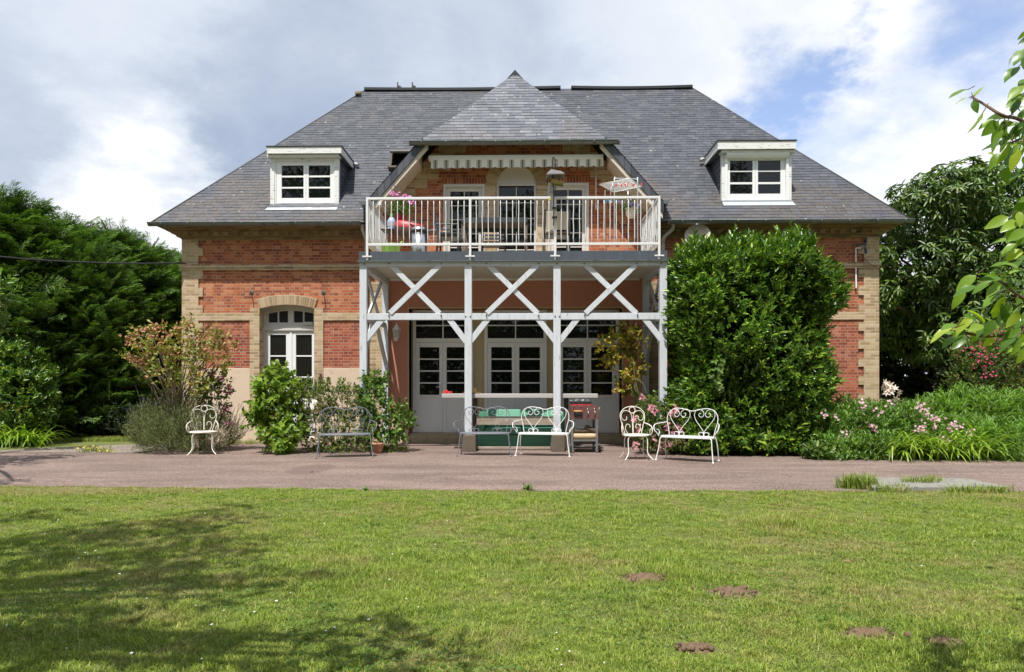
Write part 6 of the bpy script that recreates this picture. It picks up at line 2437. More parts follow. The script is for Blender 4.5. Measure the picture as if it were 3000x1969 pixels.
# the lower purple-leaved rose on its right
pr2 = [bl(px, py, 13.9, .2, .2, .17) for px, py in ((600, 1110), (640, 1105), (620, 1150), (650, 1150), (595, 1180), (640, 1200), (610, 1140))]
r2, P, D = shrub('purple_rose_bush', 'smaller rose bush with dark purple blooms against the cream dado', 'bush', pr2, 190, 5, .15, .07, .042, 'rose_leaf', nst=9, base=(at(590, 1200, 14.0).x, 14.0, 0), stem_mat='green_stem')
hp_ = np.array([tuple(at(px, py, 13.72)) for px, py in ((612, 1100), (640, 1112), (660, 1120), (668, 1135), (650, 1105), (600, 1090), (625, 1095), (662, 1150), (665, 1200), (672, 1240), (655, 1215))])
for h_ in hp_:
    hq = np.repeat(h_[None, :], 7, 0) + rng.normal(size=(7, 3)) * .035
    npmesh('flower_head', rosette(hq, runit(7) + np.array([0, -.5, .4]), .035, 5, .5), LEAF_F, 'purple_bloom', r2)
lb_ = [bl(px, py, Y, .38, .36, rz) for px, py, Y, rz in ((430, 1262, 13.4, .38), (480, 1268, 13.2, .36), (530, 1262, 13.25, .42), (580, 1262, 13.5, .42), (630, 1262, 13.8, .40), (450, 1240, 13.9, .45), (560, 1235, 13.9, .48), (650, 1275, 14.0, .35))]
lv, P, D = shrub('lavender', 'grey green lavender clump with violet spikes behind the cream chair', 'plant', lb_, 2300, 9, .26, .055, .008, 'lavender_leaf', nst=0, up=1.0, jit=.5, spread=.6)
idx = np.where(D[:, 2] > .45)[0]
ix = rng.choice(idx, 90, replace=False)
sp_, sd = P[ix] + D[ix] * .2, nrm(D[ix] + np.array([0, 0, .5]))
ln = rng.uniform(.16, .36, len(ix))
for p, d, l in zip(sp_, sd, ln):
    st_ = MB().tube([tuple(p), tuple(p + d * l)], .004, 4).build('flower_stalk', 'green_stem', lv)
    npmesh('flower_spike', shoots((p + d * l)[None, :], d[None, :], 16, .085, .8, .016, .011, up=.1), LEAF_F, 'lavender_bloom', st_)

# --- lilac before the white french window, white rose, raspberry, terracotta pot
Yl = 13.45
lil = [bl(px, py, Yl + dy, rx, .28, rz) for px, py, dy, rx, rz in ((818, 1105, .1, .20, .22), (798, 1140, 0, .26, .28), (835, 1150, 0, .28, .32), (775, 1195, -.1, .26, .22), (752, 1225, -.1, .16, .14), (820, 1220, 0, .30, .34), (835, 1275, -.1, .28, .34), (860, 1240, .1, .25, .4), (790, 1270, -.15, .18, .16), (825, 1310, -.2, .26, .16), (775, 1135, 0, .14, .14))]
lb0 = gpt(850, 1322)
shrub('lilac_bush', 'bright green lilac bush with heart shaped leaves in front of the white french window', 'bush', lil, 430, 6, .22, .098, .078, 'lilac_leaf', nst=26, base=(lb0.x, lb0.y, 0), stem_mat='brown_twig', r=.011, spread=1.0, droop=.35)
Yw = 13.75
wr = [bl(px, py, Yw + dy, .34, .32, rz) for px, py, dy, rz in ((920, 1185, 0, .34), (960, 1170, .1, .32), (1000, 1180, .1, .34), (1045, 1180, .1, .32), (940, 1240, -.05, .36), (990, 1245, 0, .40), (1040, 1250, .0, .40), (925, 1290, -.1, .26), (980, 1300, -.15, .24), (1040, 1305, -.1, .22), (970, 1140, .2, .2), (905, 1135, .3, .16), (905, 1255, 0, .3))]
wb0 = gpt(985, 1318)
wrb, P, D = shrub('white_rose_bush', 'tangled white rose bush with dead twigs behind the lone grey bench', 'bush', wr, 900, 6, .17, .055, .036, 'rose_leaf', nst=30, base=(wb0.x, wb0.y, 0), r=.010)
m = MB()
for _ in range(260):
    p = Vector(P[random.randrange(len(P))]) + Vector((0, -.10, 0))
    d = Vector((random.uniform(-1, 1), random.uniform(-.8, .1), random.uniform(-.6, .6))).normalized()
    l = random.uniform(.12, .38)
    q = p + d * l * .5 + Vector((random.uniform(-.05, .05), 0, random.uniform(-.05, .05)))
    m.tube([p, q, p + d * l], [.0045, .004, .002], 4)
m.build('dead_twigs', 'dry_twig', wrb)
wp = np.array([tuple(at(px, py, 13.1)) for px, py in ((922, 1177), (1008, 1192), (885, 1262))])[:1]
npmesh('bloom', rosette(np.repeat(wp, 3, 0) + rng.normal(size=(3, 3)) * .012, np.array([[-.1, -1, .35]] * 3) + rng.normal(size=(3, 3)) * .3, .055, 6, .5, 2, .95), LEAF_F, 'white_petal', wrb)
ra = [bl(px, py, 13.7 + dy, .26, .26, rz) for px, py, dy, rz in ((1100, 1190, 0, .28), (1130, 1215, 0, .26), (1165, 1210, 0, .2), (1110, 1250, -.05, .3), (1150, 1255, -.05, .26), (1120, 1290, -.1, .22), (1092, 1140, .15, .16), (1098, 1110, .2, .12), (1175, 1230, .05, .12), (1085, 1165, .1, .2))]
rb0 = gpt(1125, 1322)
shrub('raspberry_bush', 'raspberry bush with toothed fresh green leaves at the foot of the left balcony post', 'bush', ra, 330, 5, .22, .085, .058, 'raspberry_leaf', nst=14, base=(rb0.x, rb0.y, 0), stem_mat='green_stem', droop=.3)
q = gpt(1108, 1329)
pt = thing('terracotta_pot', 'weathered terracotta flower pot beside the lone grey bench', 'flower pot', (q.x, q.y, 0))
q = Vector((q.x, q.y, .004))
MB().lathe([(0, .01), (.072, .01), (.075, 0), (.105, .165), (.118, .17), (.122, .215), (.112, .216), (.10, .19), (0, .185)], q, 28).build('pot', 'terracotta_pot', pt)
m = MB()
for _ in range(14):
    a = random.uniform(0, 6.28)
    m.tube([q + Vector((.05 * math.cos(a), .05 * math.sin(a), .18)), q + Vector((.12 * math.cos(a + .4), .12 * math.sin(a + .4), random.uniform(.22, .34)))], [.005, .002], 4)
m.build('dry_stalks', 'dry_twig', pt)

# --- climbing rose on the right and the pink rose under it
Yc = 14.35
cl = [bl(px, py, Yc + random.uniform(-.15, .15), .18, .2, .15) for px, py in ((1780, 985), (1800, 1000), (1830, 975), (1850, 985), (1820, 1020), (1845, 1030), (1870, 1000), (1790, 1045), (1775, 1060), (1865, 1060), (1850, 1100), (1825, 1120), (1765, 1010), (1840, 960), (1870, 1090), (1830, 1140))]
cb0 = gpt(1900, 1305)
cr, P, D = shrub('climbing_rose', 'climbing rose with yellowing leaves in front of the right french door', 'climber', cl, 260, 6, .15, .075, .048, 'yellow_rose_leaf', nst=0, base=(cb0.x, cb0.y, 0))
m = MB()
for _ in range(16):
    t = Vector(P[random.randrange(len(P))])
    b = Vector((cb0.x + random.uniform(-.06, .04), cb0.y + random.uniform(-.05, .05), 0))
    kx = at(1868, 1150, Yc).x + random.uniform(-.1, .1)
    m.tube(smooth_pts([b, (kx, Yc, .9), ((kx + t.x) / 2, Yc, (t.z + 1.2) / 2), t], 5), [.012 - .0006 * i for i in range(16)], 5)
for pts in (((1886, 1200), (1893, 1155), (1880, 1120), (1850, 1108)), ((1875, 1165), (1862, 1120), (1855, 1060))):
    m.tube(smooth_pts([at(x, y, 13.9) for x, y in pts], 5), .010, 6)
m.build('stems', 'green_stem', cr)
Yp = 13.45
pk = [bl(px, py, Yp + dy, rx, .26, rz) for px, py, dy, rx, rz in ((1905, 1190, .1, .22, .2), (1930, 1225, 0, .25, .24), (1890, 1235, 0, .16, .2), (1900, 1285, -.1, .26, .2), (1950, 1270, -.1, .28, .25), (1985, 1255, -.15, .26, .28), (2000, 1295, -.25, .30, .20), (1940, 1305, -.2, .3, .14), (1975, 1215, 0, .2, .22), (1880, 1300, 0, .15, .12), (2060, 1310, -.35, .3, .13))]
pb0 = gpt(1945, 1318)
pk_, P, D = shrub('pink_rose_bush', 'small leaved pink rose bush around the right balcony post', 'bush', pk, 1100, 6, .12, .040, .026, 'rose_leaf', nst=26, base=(pb0.x, pb0.y, 0), stem_mat='green_stem', r=.008)


def clusters(parent, pix, Y, per, R_, mat, spread, name='flower_head', lay=1, face=(0, -.8, .5)):
    for px, py in pix:
        c = np.array([tuple(at(px, py, Y + random.uniform(-.06, .06)))])
        c = np.repeat(c, per, 0) + rng.normal(size=(per, 3)) * spread
        npmesh(name, rosette(c, runit(per) * .7 + np.array(face), R_, 5, .35, lay), LEAF_F, mat, parent)



clusters(pk_, [(1880, 1166), (1908, 1192), (1912, 1205), (1908, 1200), (1976, 1205), (1968, 1212), (1982, 1195), (1858, 1224), (1862, 1232), (1954, 1252), (1985, 1250), (1972, 1265), (1990, 1262), (1968, 1272), (1988, 1258), (1916, 1286), (1940, 1292), (1965, 1298), (1974, 1295), (1960, 1305), (2005, 1296), (1944, 1314), (1935, 1310), (1860, 1304), (1870, 1262), (1978, 1272), (2000, 1300), (2015, 1295)], 13.12, 7, .034, 'pink_petal', .035, lay=2)

# --- right flower bed: mixed foliage, willow-leaved mass, lilies, phlox, strap leaves
bed = []
for px, py, Y, rz in ((2430, 1225, 13.6, .55), (2490, 1235, 13.3, .5), (2560, 1235, 13.2, .5), (2620, 1230, 13.3, .5), (2440, 1290, 12.9, .35), (2510, 1295, 12.7, .32), (2580, 1290, 12.7, .32), (2680, 1235, 13.3, .48), (2460, 1190, 14.4, .4), (2540, 1195, 14.5, .36), (2610, 1200, 14.6, .35), (2440, 1325, 12.5, .14), (2520, 1330, 12.4, .12)):
    b_ = bl(px, py + 22, Y, .48, .45, rz * .72)
    bed.append(b_)
bd, P, D = shrub('flower_bed_foliage', 'dense mixed green foliage of the flower bed right of the laurel hedge', 'plants', bed, 3000, 7, .2, .085, .026, 'bed_leaf', nst=20, stem_mat='green_stem', up=.8, base=(at(2540, 1250, 13.3).x, 13.4, 0))
clusters(bd, [(2575, 1205), (2610, 1180), (2530, 1195), (2525, 1185), (2450, 1220), (2555, 1250), (2560, 1260), (2550, 1245), (2470, 1280), (2475, 1275), (2495, 1275), (2468, 1288), (2410, 1215)], 12.75, 6, .030, 'pale_pink_petal', .04)
bw = []
for px, py, Y, rz in ((2700, 1200, 14.3, .5), (2770, 1190, 14.2, .6), (2840, 1185, 14.0, .65), (2910, 1190, 13.8, .65), (2980, 1190, 13.7, .65), (3060, 1195, 13.6, .65), (2860, 1250, 13.2, .5), (2930, 1260, 13.0, .5), (3000, 1270, 12.8, .5), (2960, 1320, 12.4, .22), (3030, 1320, 12.3, .25), (2640, 1215, 14.7, .4)):
    bw.append(bl(px, py + 34, Y, .62, .55, rz * .72))
shrub('willow_leaved_clump', 'fresh green clump of narrow willow like leaves at the right edge', 'plants', bw, 3000, 10, .27, .105, .019, 'willow_leaf', nst=20, stem_mat='green_stem', up=1.1, jit=.4, spread=.8, droop=.35, base=(at(2880, 1250, 13.6).x, 13.6, 0))
phl = thing('phlox', 'pale pink phlox heads rising over the strap leaves', 'flowers', tuple(gpt(2740, 1345)))
pix = [(2700, 1195), (2712, 1205), (2695, 1190), (2705, 1208), (2720, 1225), (2735, 1222), (2745, 1230), (2712, 1228), (2690, 1260), (2705, 1258), (2700, 1250), (2665, 1210), (2785, 1240), (2800, 1245), (2815, 1250), (2808, 1236), (2780, 1262), (2735, 1248), (2838, 1262), (2825, 1248), (2797, 1300), (2768, 1280), (2772, 1292), (2770, 1272), (2765, 1302), (2775, 1318), (2770, 1312)]
clusters(phl, pix[::4] + pix[1::4] + pix[2::4], 12.55, 7, .028, 'pale_pink_petal', .040)
m = MB()
for px, py in pix[::2]:
    t = at(px, py, 12.57)
    m.tube(smooth_pts([(t.x + random.uniform(-.1, .1), 12.75, 0), (t.x, 12.7, t.z * .5), tuple(t)], 4), .005, 5)
m.build('stems', 'green_stem', phl)
strap = daylily('arching strap leaves of a day lily clump spilling over the right edge of the path', [gpt(px, 1346) for px in range(2625, 2900, 18)], 430, 1.0)
lly = thing('lilies', 'cream lilies standing at the right house corner', 'flowers', tuple((at(2600, 1200, 14.9).x, 14.9, 0)))
lp = np.array([tuple(at(px, py, 14.75)) for px, py in ((2592, 1122), (2600, 1140), (2585, 1130), (2620, 1138), (2632, 1150), (2612, 1148), (2625, 1168), (2630, 1175), (2595, 1150), (2606, 1128))])
for p in lp:
    npmesh('flower', rosette(p[None, :], runit(1) * .7 + np.array([.1, -1, .2]), .105, 6, .55, 1, .38), LEAF_F, 'lily_petal', lly)
m = MB()
for p in lp:
    m.tube(smooth_pts([(p[0] - .05, 14.95, 0), (p[0], 14.9, p[2] * .6), tuple(p)], 4), .007, 5)
m.build('stems', 'green_stem', lly)
wv = [bl(px, py, 12.45, .22, .2, .12) for px, py in ((2410, 1338), (2450, 1345), (2490, 1350), (2395, 1325))]
shrub('trailing_weed', 'trailing weed spreading onto the path below the laurel hedge', 'weed', wv, 150, 6, .16, .08, .05, 'raspberry_leaf', nst=0)

# --- chestnut behind the right corner, darker trees and the pink rambler
Yt = 24.0
ch = []
for px, py, r in ((2650, 660, 1.4), (2720, 590, 1.5), (2800, 560, 1.5), (2880, 560, 1.5), (2860, 640, 1.6), (2760, 660, 1.8), (2640, 760, 1.6), (2730, 770, 1.9), (2840, 760, 2.0), (2930, 700, 1.6), (2660, 870, 1.7), (2760, 880, 2.0), (2870, 880, 2.0), (2960, 830, 1.9), (2620, 950, 1.3), (2700, 980, 1.7), (2820, 980, 1.8), (2930, 960, 1.8), (2560, 860, 1.0), (2560, 760, .9), (3060, 760, 1.9), (3080, 900, 1.9), (2985, 560, 1.1)):
    ch.append(bl(px, py, Yt + random.uniform(-1.3, 1.3), r * .80, r * .9, r * .62))
ct_ = thing('chestnut_tree', 'big chestnut tree with layered drooping leaves behind the right house corner', 'tree', (at(2790, 900, Yt).x, Yt, 0))
P, N_ = blob_surface(ch, 5200, .42)
D = nrm(N_ + np.array([0, 0, .25]) + runit(len(P)) * .5)
out = []
a = nrm(np.cross(D, runit(len(P))))
b = np.cross(D, a)
for i in range(6):
    an = 2 * math.pi * i / 6
    d = nrm(a * math.cos(an) + b * math.sin(an) + D * .55 + np.array([0, 0, -.55]))
    out.append(leaf_verts(P + rng.normal(size=P.shape) * .01, d, np.array([[0, 0, 1.0]]) + N_ * .6 + runit(len(P)) * .2, rng.uniform(.19, .30, len(P)), .085, .15, .35))
npmesh('crown', np.concatenate(out), LEAF_F, 'chestnut_leaf', ct_)
m = MB()
tx = at(2790, 900, Yt).x
m.tube([(tx, Yt, 0), (tx + .1, Yt, 1.8), (tx, Yt + .1, 4.0), (tx + .2, Yt, 7.0)], [.36, .30, .24, .08], 10)
for q in ch:
    z0 = max(1.5, q[2] - 1.6)
    m.tube(smooth_pts([(tx, Yt, z0), ((tx + q[0]) / 2, (Yt + q[1]) / 2, z0 + .9), q[:3]], 4), [.10 - .008 * i for i in range(9)], 6)
m.build('trunk', 'bark', ct_)
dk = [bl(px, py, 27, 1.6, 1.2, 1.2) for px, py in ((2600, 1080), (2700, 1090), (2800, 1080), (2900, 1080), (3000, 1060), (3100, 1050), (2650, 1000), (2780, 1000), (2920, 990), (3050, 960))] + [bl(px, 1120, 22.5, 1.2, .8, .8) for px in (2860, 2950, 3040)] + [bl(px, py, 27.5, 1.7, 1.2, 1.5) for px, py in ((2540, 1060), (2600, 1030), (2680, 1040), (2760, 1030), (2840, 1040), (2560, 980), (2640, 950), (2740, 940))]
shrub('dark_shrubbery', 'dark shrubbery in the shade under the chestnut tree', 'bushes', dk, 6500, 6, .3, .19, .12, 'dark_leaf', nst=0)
rm = [bl(px, py, 19.0 + dy, .5, .5, .42) for px, py, dy in ((2850, 1030, 0), (2900, 1000, .2), (2950, 985, .3), (2990, 1020, 0), (2930, 1050, -.2), (2980, 1080, -.2), (3040, 1000, .2), (2880, 1090, 0), (2830, 1110, .2), (2950, 1120, 0), (3020, 1100, 0), (3090, 1050, 0))]
rmb, P, D = shrub('rambling_rose', 'rambling rose with hot pink blooms under the chestnut tree', 'climber', rm, 1300, 6, .2, .07, .04, 'rose_leaf', nst=14, r=.02, base=(at(2940, 1100, 19).x, 19.2, 0))
pix = [(2822, 1028), (2850, 1040), (2862, 1020), (2880, 1008), (2870, 1050), (2885, 1060), (2900, 1000), (2915, 985), (2930, 980), (2945, 975), (2960, 985), (2878, 1070), (2890, 1085), (2882, 1098), (2910, 1098), (2905, 1050), (2940, 1000), (2870, 1030), (2856, 1030), (2895, 1030), (2925, 1010), (2975, 1000), (2865, 1060), (2880, 1045), (2950, 965), (2912, 975)]
clusters(rmb, pix, 18.45, 5, .034, 'hot_pink_petal', .10)


# --- pear branch hanging in close at the right
def big_leaf(mb, p, d, n, L, Wd, curl=.35, fold=.22):
    p, d, n = Vector(p), Vector(d).normalized(), Vector(n)
    n = (n - d * n.dot(d)).normalized()
    s = d.cross(n)
    rows = 7
    vs, fs = [], []
    tw = random.uniform(-.25, .25)
    for i in range(rows):
        t = i / (rows - 1)
        wv_ = Wd * .5 * (math.sin(math.pi * min(1, t ** .78)) ** .72) if 0 < i < rows - 1 else 0.0015
        c = p + d * (L * t) - n * (curl * L * t * t * .6)
        sn = (s * math.cos(tw * t) + n * math.sin(tw * t))
        ripple = .02 * L * math.sin(t * 9 + tw * 20)
        vs += [c + sn * wv_ + n * (fold * wv_ + ripple), c, c - sn * wv_ + n * (fold * wv_ - ripple)]
    for i in range(rows - 1):
        o = i * 3
        fs += [(o, o + 1, o + 4, o + 3), (o + 1, o + 2, o + 5, o + 4)]
    mb.add(vs, fs, 0, True)


pear = thing('pear_tree', 'pear tree branches with big glossy leaves hanging in close at the right edge', 'tree', (5.6, 2.2, 0))
YPQ = 2.35
lf, tw_ = MB(), MB()
twigs = [[(3120, 430), (2990, 352), (2940, 340), (2890, 310), (2848, 284)], [(3120, 940), (2990, 870), (2950, 838), (2915, 815)], [(3150, 860), (3000, 960), (2900, 985), (2830, 975), (2790, 965)], [(3150, 260), (3060, 200), (3000, 110)], [(3120, 640), (3040, 610), (2980, 640), (2930, 660)], [(3100, 320), (3040, 380), (2960, 420)]]
for tpx in twigs:
    pts = [at(x, y, YPQ + random.uniform(-.08, .08)) for x, y in tpx]
    sm = smooth_pts(pts, 6)
    tw_.tube(sm, [.0075 - .0045 * i / len(sm) for i in range(len(sm))], 7)
# (base x, base y, tip x, tip y) of each leaf in the photo frame
leafs = [(2838, 262, 2783, 276), (2838, 286, 2800, 296), (2855, 282, 2889, 246), (2852, 294, 2862, 326), (2880, 330, 2835, 392), (2935, 345, 2880, 395), (2912, 350, 2868, 375), (2960, 345, 2905, 420), (2955, 350, 2935, 445), (2985, 350, 2945, 490), (2960, 340, 2900, 340), (2990, 330, 2960, 290), (2995, 280, 2955, 300),
         (3010, 90, 2985, 112), (3010, 135, 2972, 185), (2998, 185, 2944, 225), (3010, 235, 2955, 290), (3010, 260, 2960, 320), (2970, 400, 2925, 480), (2990, 430, 2960, 500), (3010, 440, 2990, 520), (3010, 350, 2970, 400), (3000, 380, 2975, 470),
         (3015, 530, 2985, 545), (3010, 580, 2980, 590), (3005, 620, 2950, 675), (2985, 620, 2890, 665), (2995, 640, 2940, 670), (3010, 670, 2960, 700), (2990, 690, 2900, 715), (3000, 700, 2930, 745), (3010, 720, 2950, 760), (3010, 745, 2960, 790),
         (2960, 770, 2905, 775), (2940, 815, 2870, 815), (2920, 812, 2850, 850), (2930, 812, 2795, 860), (2960, 840, 2880, 890), (2990, 850, 2890, 870), (2985, 870, 2920, 940), (3005, 880, 2960, 940), (2870, 800, 2800, 845), (2860, 798, 2790, 902),
         (2800, 962, 2724, 990), (2810, 958, 2740, 975), (2830, 965, 2760, 1010), (2850, 970, 2790, 1020), (2800, 950, 2760, 960), (2870, 970, 2840, 930), (2900, 975, 2850, 900), (2880, 985, 2820, 960), (2940, 985, 2890, 930), (2920, 990, 2900, 945), (2960, 950, 2930, 900), (2990, 960, 2940, 1000), (3000, 965, 2970, 1040), (2990, 980, 2925, 1020), (3010, 940, 2960, 960), (2970, 985, 2930, 1005), (3005, 1000, 2950, 1030), (2990, 900, 2935, 950), (3010, 850, 2975, 890), (2950, 860, 2910, 920), (3010, 400, 2990, 450), (3020, 300, 2985, 350), (2985, 360, 2930, 370), (2940, 380, 2900, 440), (3010, 560, 2970, 640)]
for x0, y0, x1, y1 in leafs:
    Y_ = YPQ + random.uniform(-.12, .16)
    a, b = at(x0, y0, Y_), at(x1, y1, Y_ + random.uniform(-.03, .03))
    d = b - a
    if d.length > .070:
        a = b - d.normalized() * .070
    d = b - a
    L = d.length
    n = Vector((random.uniform(-.5, .5), random.uniform(-.8, -.1), random.uniform(.35, 1.0)))
    big_leaf(lf, a, d, n, L * 1.04, L * random.uniform(.42, .56), curl=random.uniform(.05, .45))
    tw_.tube([a - d.normalized() * .028 + Vector((0, 0, .006)), a], .0014, 5)
for cx0, cx1, cy0, cy1, nn_ in ((2915, 3040, 330, 500, 30), (2975, 3050, 90, 330, 12), (2920, 3040, 620, 720, 12), (2900, 3040, 770, 1020, 40), (2770, 2920, 930, 1005, 18)):
    for _ in range(nn_):      # smaller leaves filling the sprays
        a = at(random.uniform(cx0, cx1), random.uniform(cy0, cy1), YPQ + random.uniform(-.1, .25))
        d = Vector((random.uniform(-1, .5), random.uniform(-.5, .5), random.uniform(-1, .35)))
        L = random.uniform(.042, .066)
        big_leaf(lf, a, d, (random.uniform(-.5, .5), random.uniform(-.8, .1), random.uniform(.3, 1)), L, L * random.uniform(.42, .56), curl=random.uniform(.05, .5))
for _ in range(700):      # the rest of the crown, beyond the right edge and overhead
    a = Vector((random.uniform(2.3, 7.0), random.uniform(1.6, 3.3), random.uniform(1.6, 4.2)))
    if a.x < .79 * a.y + .42:
        continue
    d = Vector((random.uniform(-1, 1), random.uniform(-1, 1), random.uniform(-1, .1)))
    big_leaf(lf, a, d, (random.uniform(-.4, .4), random.uniform(-.4, .4), 1), .085, .05)
tw_.tube(smooth_pts([(5.6, 2.2, 0), (5.65, 2.2, 1.0), (5.5, 2.25, 2.0), (5.4, 2.3, 3.8)], 5), [.09 - .003 * i for i in range(16)], 10)
for tpx in twigs:
    e = at(*tpx[0], YPQ)
    o_ = Vector((5.55, 2.2, 1.5 + e.z * .3))
    br_ = smooth_pts([o_, o_.lerp(e, .35) + Vector((0, random.uniform(-.2, .2), random.uniform(.05, .25))), o_.lerp(e, .7) + Vector((0, random.uniform(-.15, .15), random.uniform(-.05, .18))), e], 6)
    tw_.tube(br_, [.020 - .0007 * i for i in range(len(br_))], 7)
    for _ in range(80):       # leaves along the outer branch
        q = br_[random.randrange(2, len(br_))] + Vector((random.uniform(-.16, .16), random.uniform(-.16, .16), random.uniform(-.16, .14)))
        if q.x > .79 * q.y + .40:
            L = random.uniform(.05, .08)
            big_leaf(lf, q, (random.uniform(-1, 1), random.uniform(-1, 1), random.uniform(-1, .3)), (random.uniform(-.5, .5), random.uniform(-.6, .3), 1), L, L * .5)
lf.build('foliage', 'pear_leaf', pear)
tw_.build('branches', 'pear_twig', pear)


# --- trees around and behind the viewer: they shade the lawn and show in the window panes
def broadleaf(label, blobs, n, leafL, trunk, mat='chestnut_leaf', name='broadleaf_tree', group=None, k=7):
    B = np.array(blobs, float)
    root = thing(name, label, 'tree', trunk, group)
    P, N_ = blob_surface(blobs, n, .6)
    D = nrm(N_ + np.array([0, 0, .2]) + runit(n) * .7)
    npmesh('crown', shoots(P, D, k, leafL * 2.2, .9, leafL, leafL * .55), LEAF_F, mat, root)
    m = MB()
    top = B[:, 2].max()
    m.tube([trunk, (trunk[0], trunk[1], top * .35), (float(B[:, 0].mean()), float(B[:, 1].mean()), top * .85)], [.22, .17, .05], 10)
    for q in blobs:
        z0 = max(1.2, q[2] * .55)
        f = min(1, z0 / (top * .85))
        m.tube(smooth_pts([(trunk[0] + (float(B[:, 0].mean()) - trunk[0]) * f, trunk[1] + (float(B[:, 1].mean()) - trunk[1]) * f, z0), ((trunk[0] + q[0]) / 2, (trunk[1] + q[1]) / 2, (z0 + q[2]) / 2 + .3), q[:3]], 4), [.07 - .006 * i for i in range(9)], 6)
    m.build('trunk', 'bark', root)
    return root


def above(px, py, h):
    """point at height h whose shadow falls on the ground at a pixel"""
    p = gpt(px, py)
    return (p.x + SUNV.x / SUNV.z * h, p.y + SUNV.y / SUNV.z * h, h)


sh = []
for px, py, h, r in ((120, 1620, 6.2, .55), (330, 1600, 6.0, .55), (480, 1560, 6.0, .5), (600, 1530, 6.2, .42), (520, 1630, 5.6, .5), (260, 1560, 6.6, .35), (690, 1505, 6.2, .25), (60, 1660, 5.8, .45), (640, 1600, 5.4, .35), (170, 1770, 5.2, .45), (320, 1740, 5.0, .5), (470, 1750, 4.8, .5), (560, 1700, 5.0, .42), (420, 1690, 5.2, .4), (60, 1840, 4.8, .4), (210, 1850, 4.7, .35), (640, 1690, 4.9, .25), (850, 1715, 4.6, .22), (900, 1690, 4.8, .15),
                     (300, 1940, 4.2, .40), (560, 1940, 4.1, .35), (420, 1900, 4.4, .3), (840, 1900, 4.0, .30), (960, 1880, 4.0, .32), (1080, 1865, 4.0, .22), (760, 1950, 4.0, .35), (1180, 1930, 3.8, .25), (120, 1950, 4.2, .4), (670, 1490, 6.6, .2), (30, 1520, 6.6, .35), (150, 1510, 6.6, .25)):
    c = above(px, py, h)
    sh.append((*c, r, r, r * .55))
broadleaf('airy garden tree left of the viewer that shades the lawn', sh, 1050, .085, (-6.2, 2.2, 0), k=6)
s2 = [(*above(px, py, h), r, r, r * .6) for px, py, h, r in ((30, 1345, 4.5, .55), (110, 1340, 4.3, .45), (180, 1338, 4.2, .30), (-60, 1350, 4.6, .7), (20, 1362, 4.4, .4), (-150, 1345, 5, .8), (40, 1412, 4.5, .14), (-40, 1415, 4.6, .3))]
broadleaf('young garden tree outside the left edge that shades the path', s2, 700, .085, (-9.8, 10.4, 0), k=6)
rnd = random.Random(5)
for i, (x, y, h) in enumerate(((-15, -14, 17), (-10, -15.5, 20), (-3.5, -14.5, 13.5), (2, -16, 15), (7.5, -14.5, 13.5), (13.5, -15.5, 16.5), (-21, -10, 13), (19, -11, 13))):
    bs = []
    for _ in range(16):
        a, rr, z = rnd.uniform(0, 6.28), rnd.uniform(0, 2.6), (.06 + .86 * (_ + rnd.random()) / 16) * h
        bs.append((x + rr * math.cos(a), y + rr * math.sin(a), z, 2.1, 2.0, 1.5))
    broadleaf('leafy tree of the row at the far end of the garden behind the viewer', bs, 3200, .24, (x, y, 0), 'chestnut_leaf', group='trees behind the viewer', k=5)

hg = [(x, -10.8 + .3 * (i % 3), z, 1.3, .9, 1.2) for i, x in enumerate(np.arange(-22, 23, 1.7)) for z in (.9, 2.4, 3.7)]  # hedge added out of view so the door panes reflect dark leaves
shrub('added_hedge', 'tall unseen hedge added behind the viewer to darken the door panes', 'hedge', hg, 9000, 6, .3, .17, .09, 'chestnut_leaf', nst=12, r=.04)

# --- hanging baskets on the balcony
q = at(1172, 640, 15.2)
hb1 = thing('hanging_petunias', 'pink petunias in a magenta pot hanging at the left of the balcony', 'hanging basket', tuple(q))
MB().lathe([(0, -.10), (.085, -.10), (.12, .08), (.128, .085), (.118, .088), (.08, -.08), (0, -.08)], q, 24).build('pot', 'pink_plastic', hb1)
P, N_ = blob_surface([(q.x, q.y, q.z + .24, .24, .22, .20), (q.x + .12, q.y - .05, q.z + .18, .18, .18, .16)], 160, .5)
npmesh('foliage', shoots(P - N_ * .05, nrm(N_ + runit(160) * .5), 6, .08, .9, .045, .022), LEAF_F, 'raspberry_leaf', hb1)
fl = np.array([tuple(at(1000 + x / 2.231, 180 + y / 2.231, 14.98)) for x, y in ((320, 875), (335, 868), (355, 865), (375, 860), (395, 870), (410, 878), (425, 880), (440, 905), (455, 920), (468, 940), (380, 885), (360, 880), (340, 880), (400, 900), (420, 900), (330, 900), (470, 925), (445, 890), (350, 895))])
fl = np.repeat(fl, 2, 0) + rng.normal(size=(len(fl) * 2, 3)) * .02
for p in fl:
    npmesh('flower', rosette(p[None, :], runit(1) * .6 + np.array([0, -1, .5]), .036, 5, .35, 1, 1.0), LEAF_F, 'petunia_petal', hb1)
m = MB()
br = [at(1060 + x / 5.207, 480 + y / 5.207, 15.35) for x, y in ((430, 385), (540, 285))]
m.tube(br, .009, 6)
m.tube(smooth_pts([at(1060 + x / 5.207, 480 + y / 5.207, 15.33) for x, y in ((450, 365), (460, 400), (500, 405), (520, 370), (500, 350))], 5), .006, 5)
m.tube(smooth_pts([at(1060 + x / 5.207, 480 + y / 5.207, 15.33) for x, y in ((490, 320), (530, 360), (560, 350), (550, 335))], 5), .006, 5)
m.tube([at(1060 + 520 / 5.207, 480 + 365 / 5.207, 15.3), q + Vector((0, 0, .35))], .005, 5)
m.build('bracket', 'dark_steel', hb1)
q = at(1848, 620, 15.0)
q = Vector((q.x, 15.0, at(1848, 624, 15.0).z))
hb2 = thing('hanging_pansies', 'purple pansies in a white hanging pot at the right of the balcony', 'hanging basket', tuple(q))
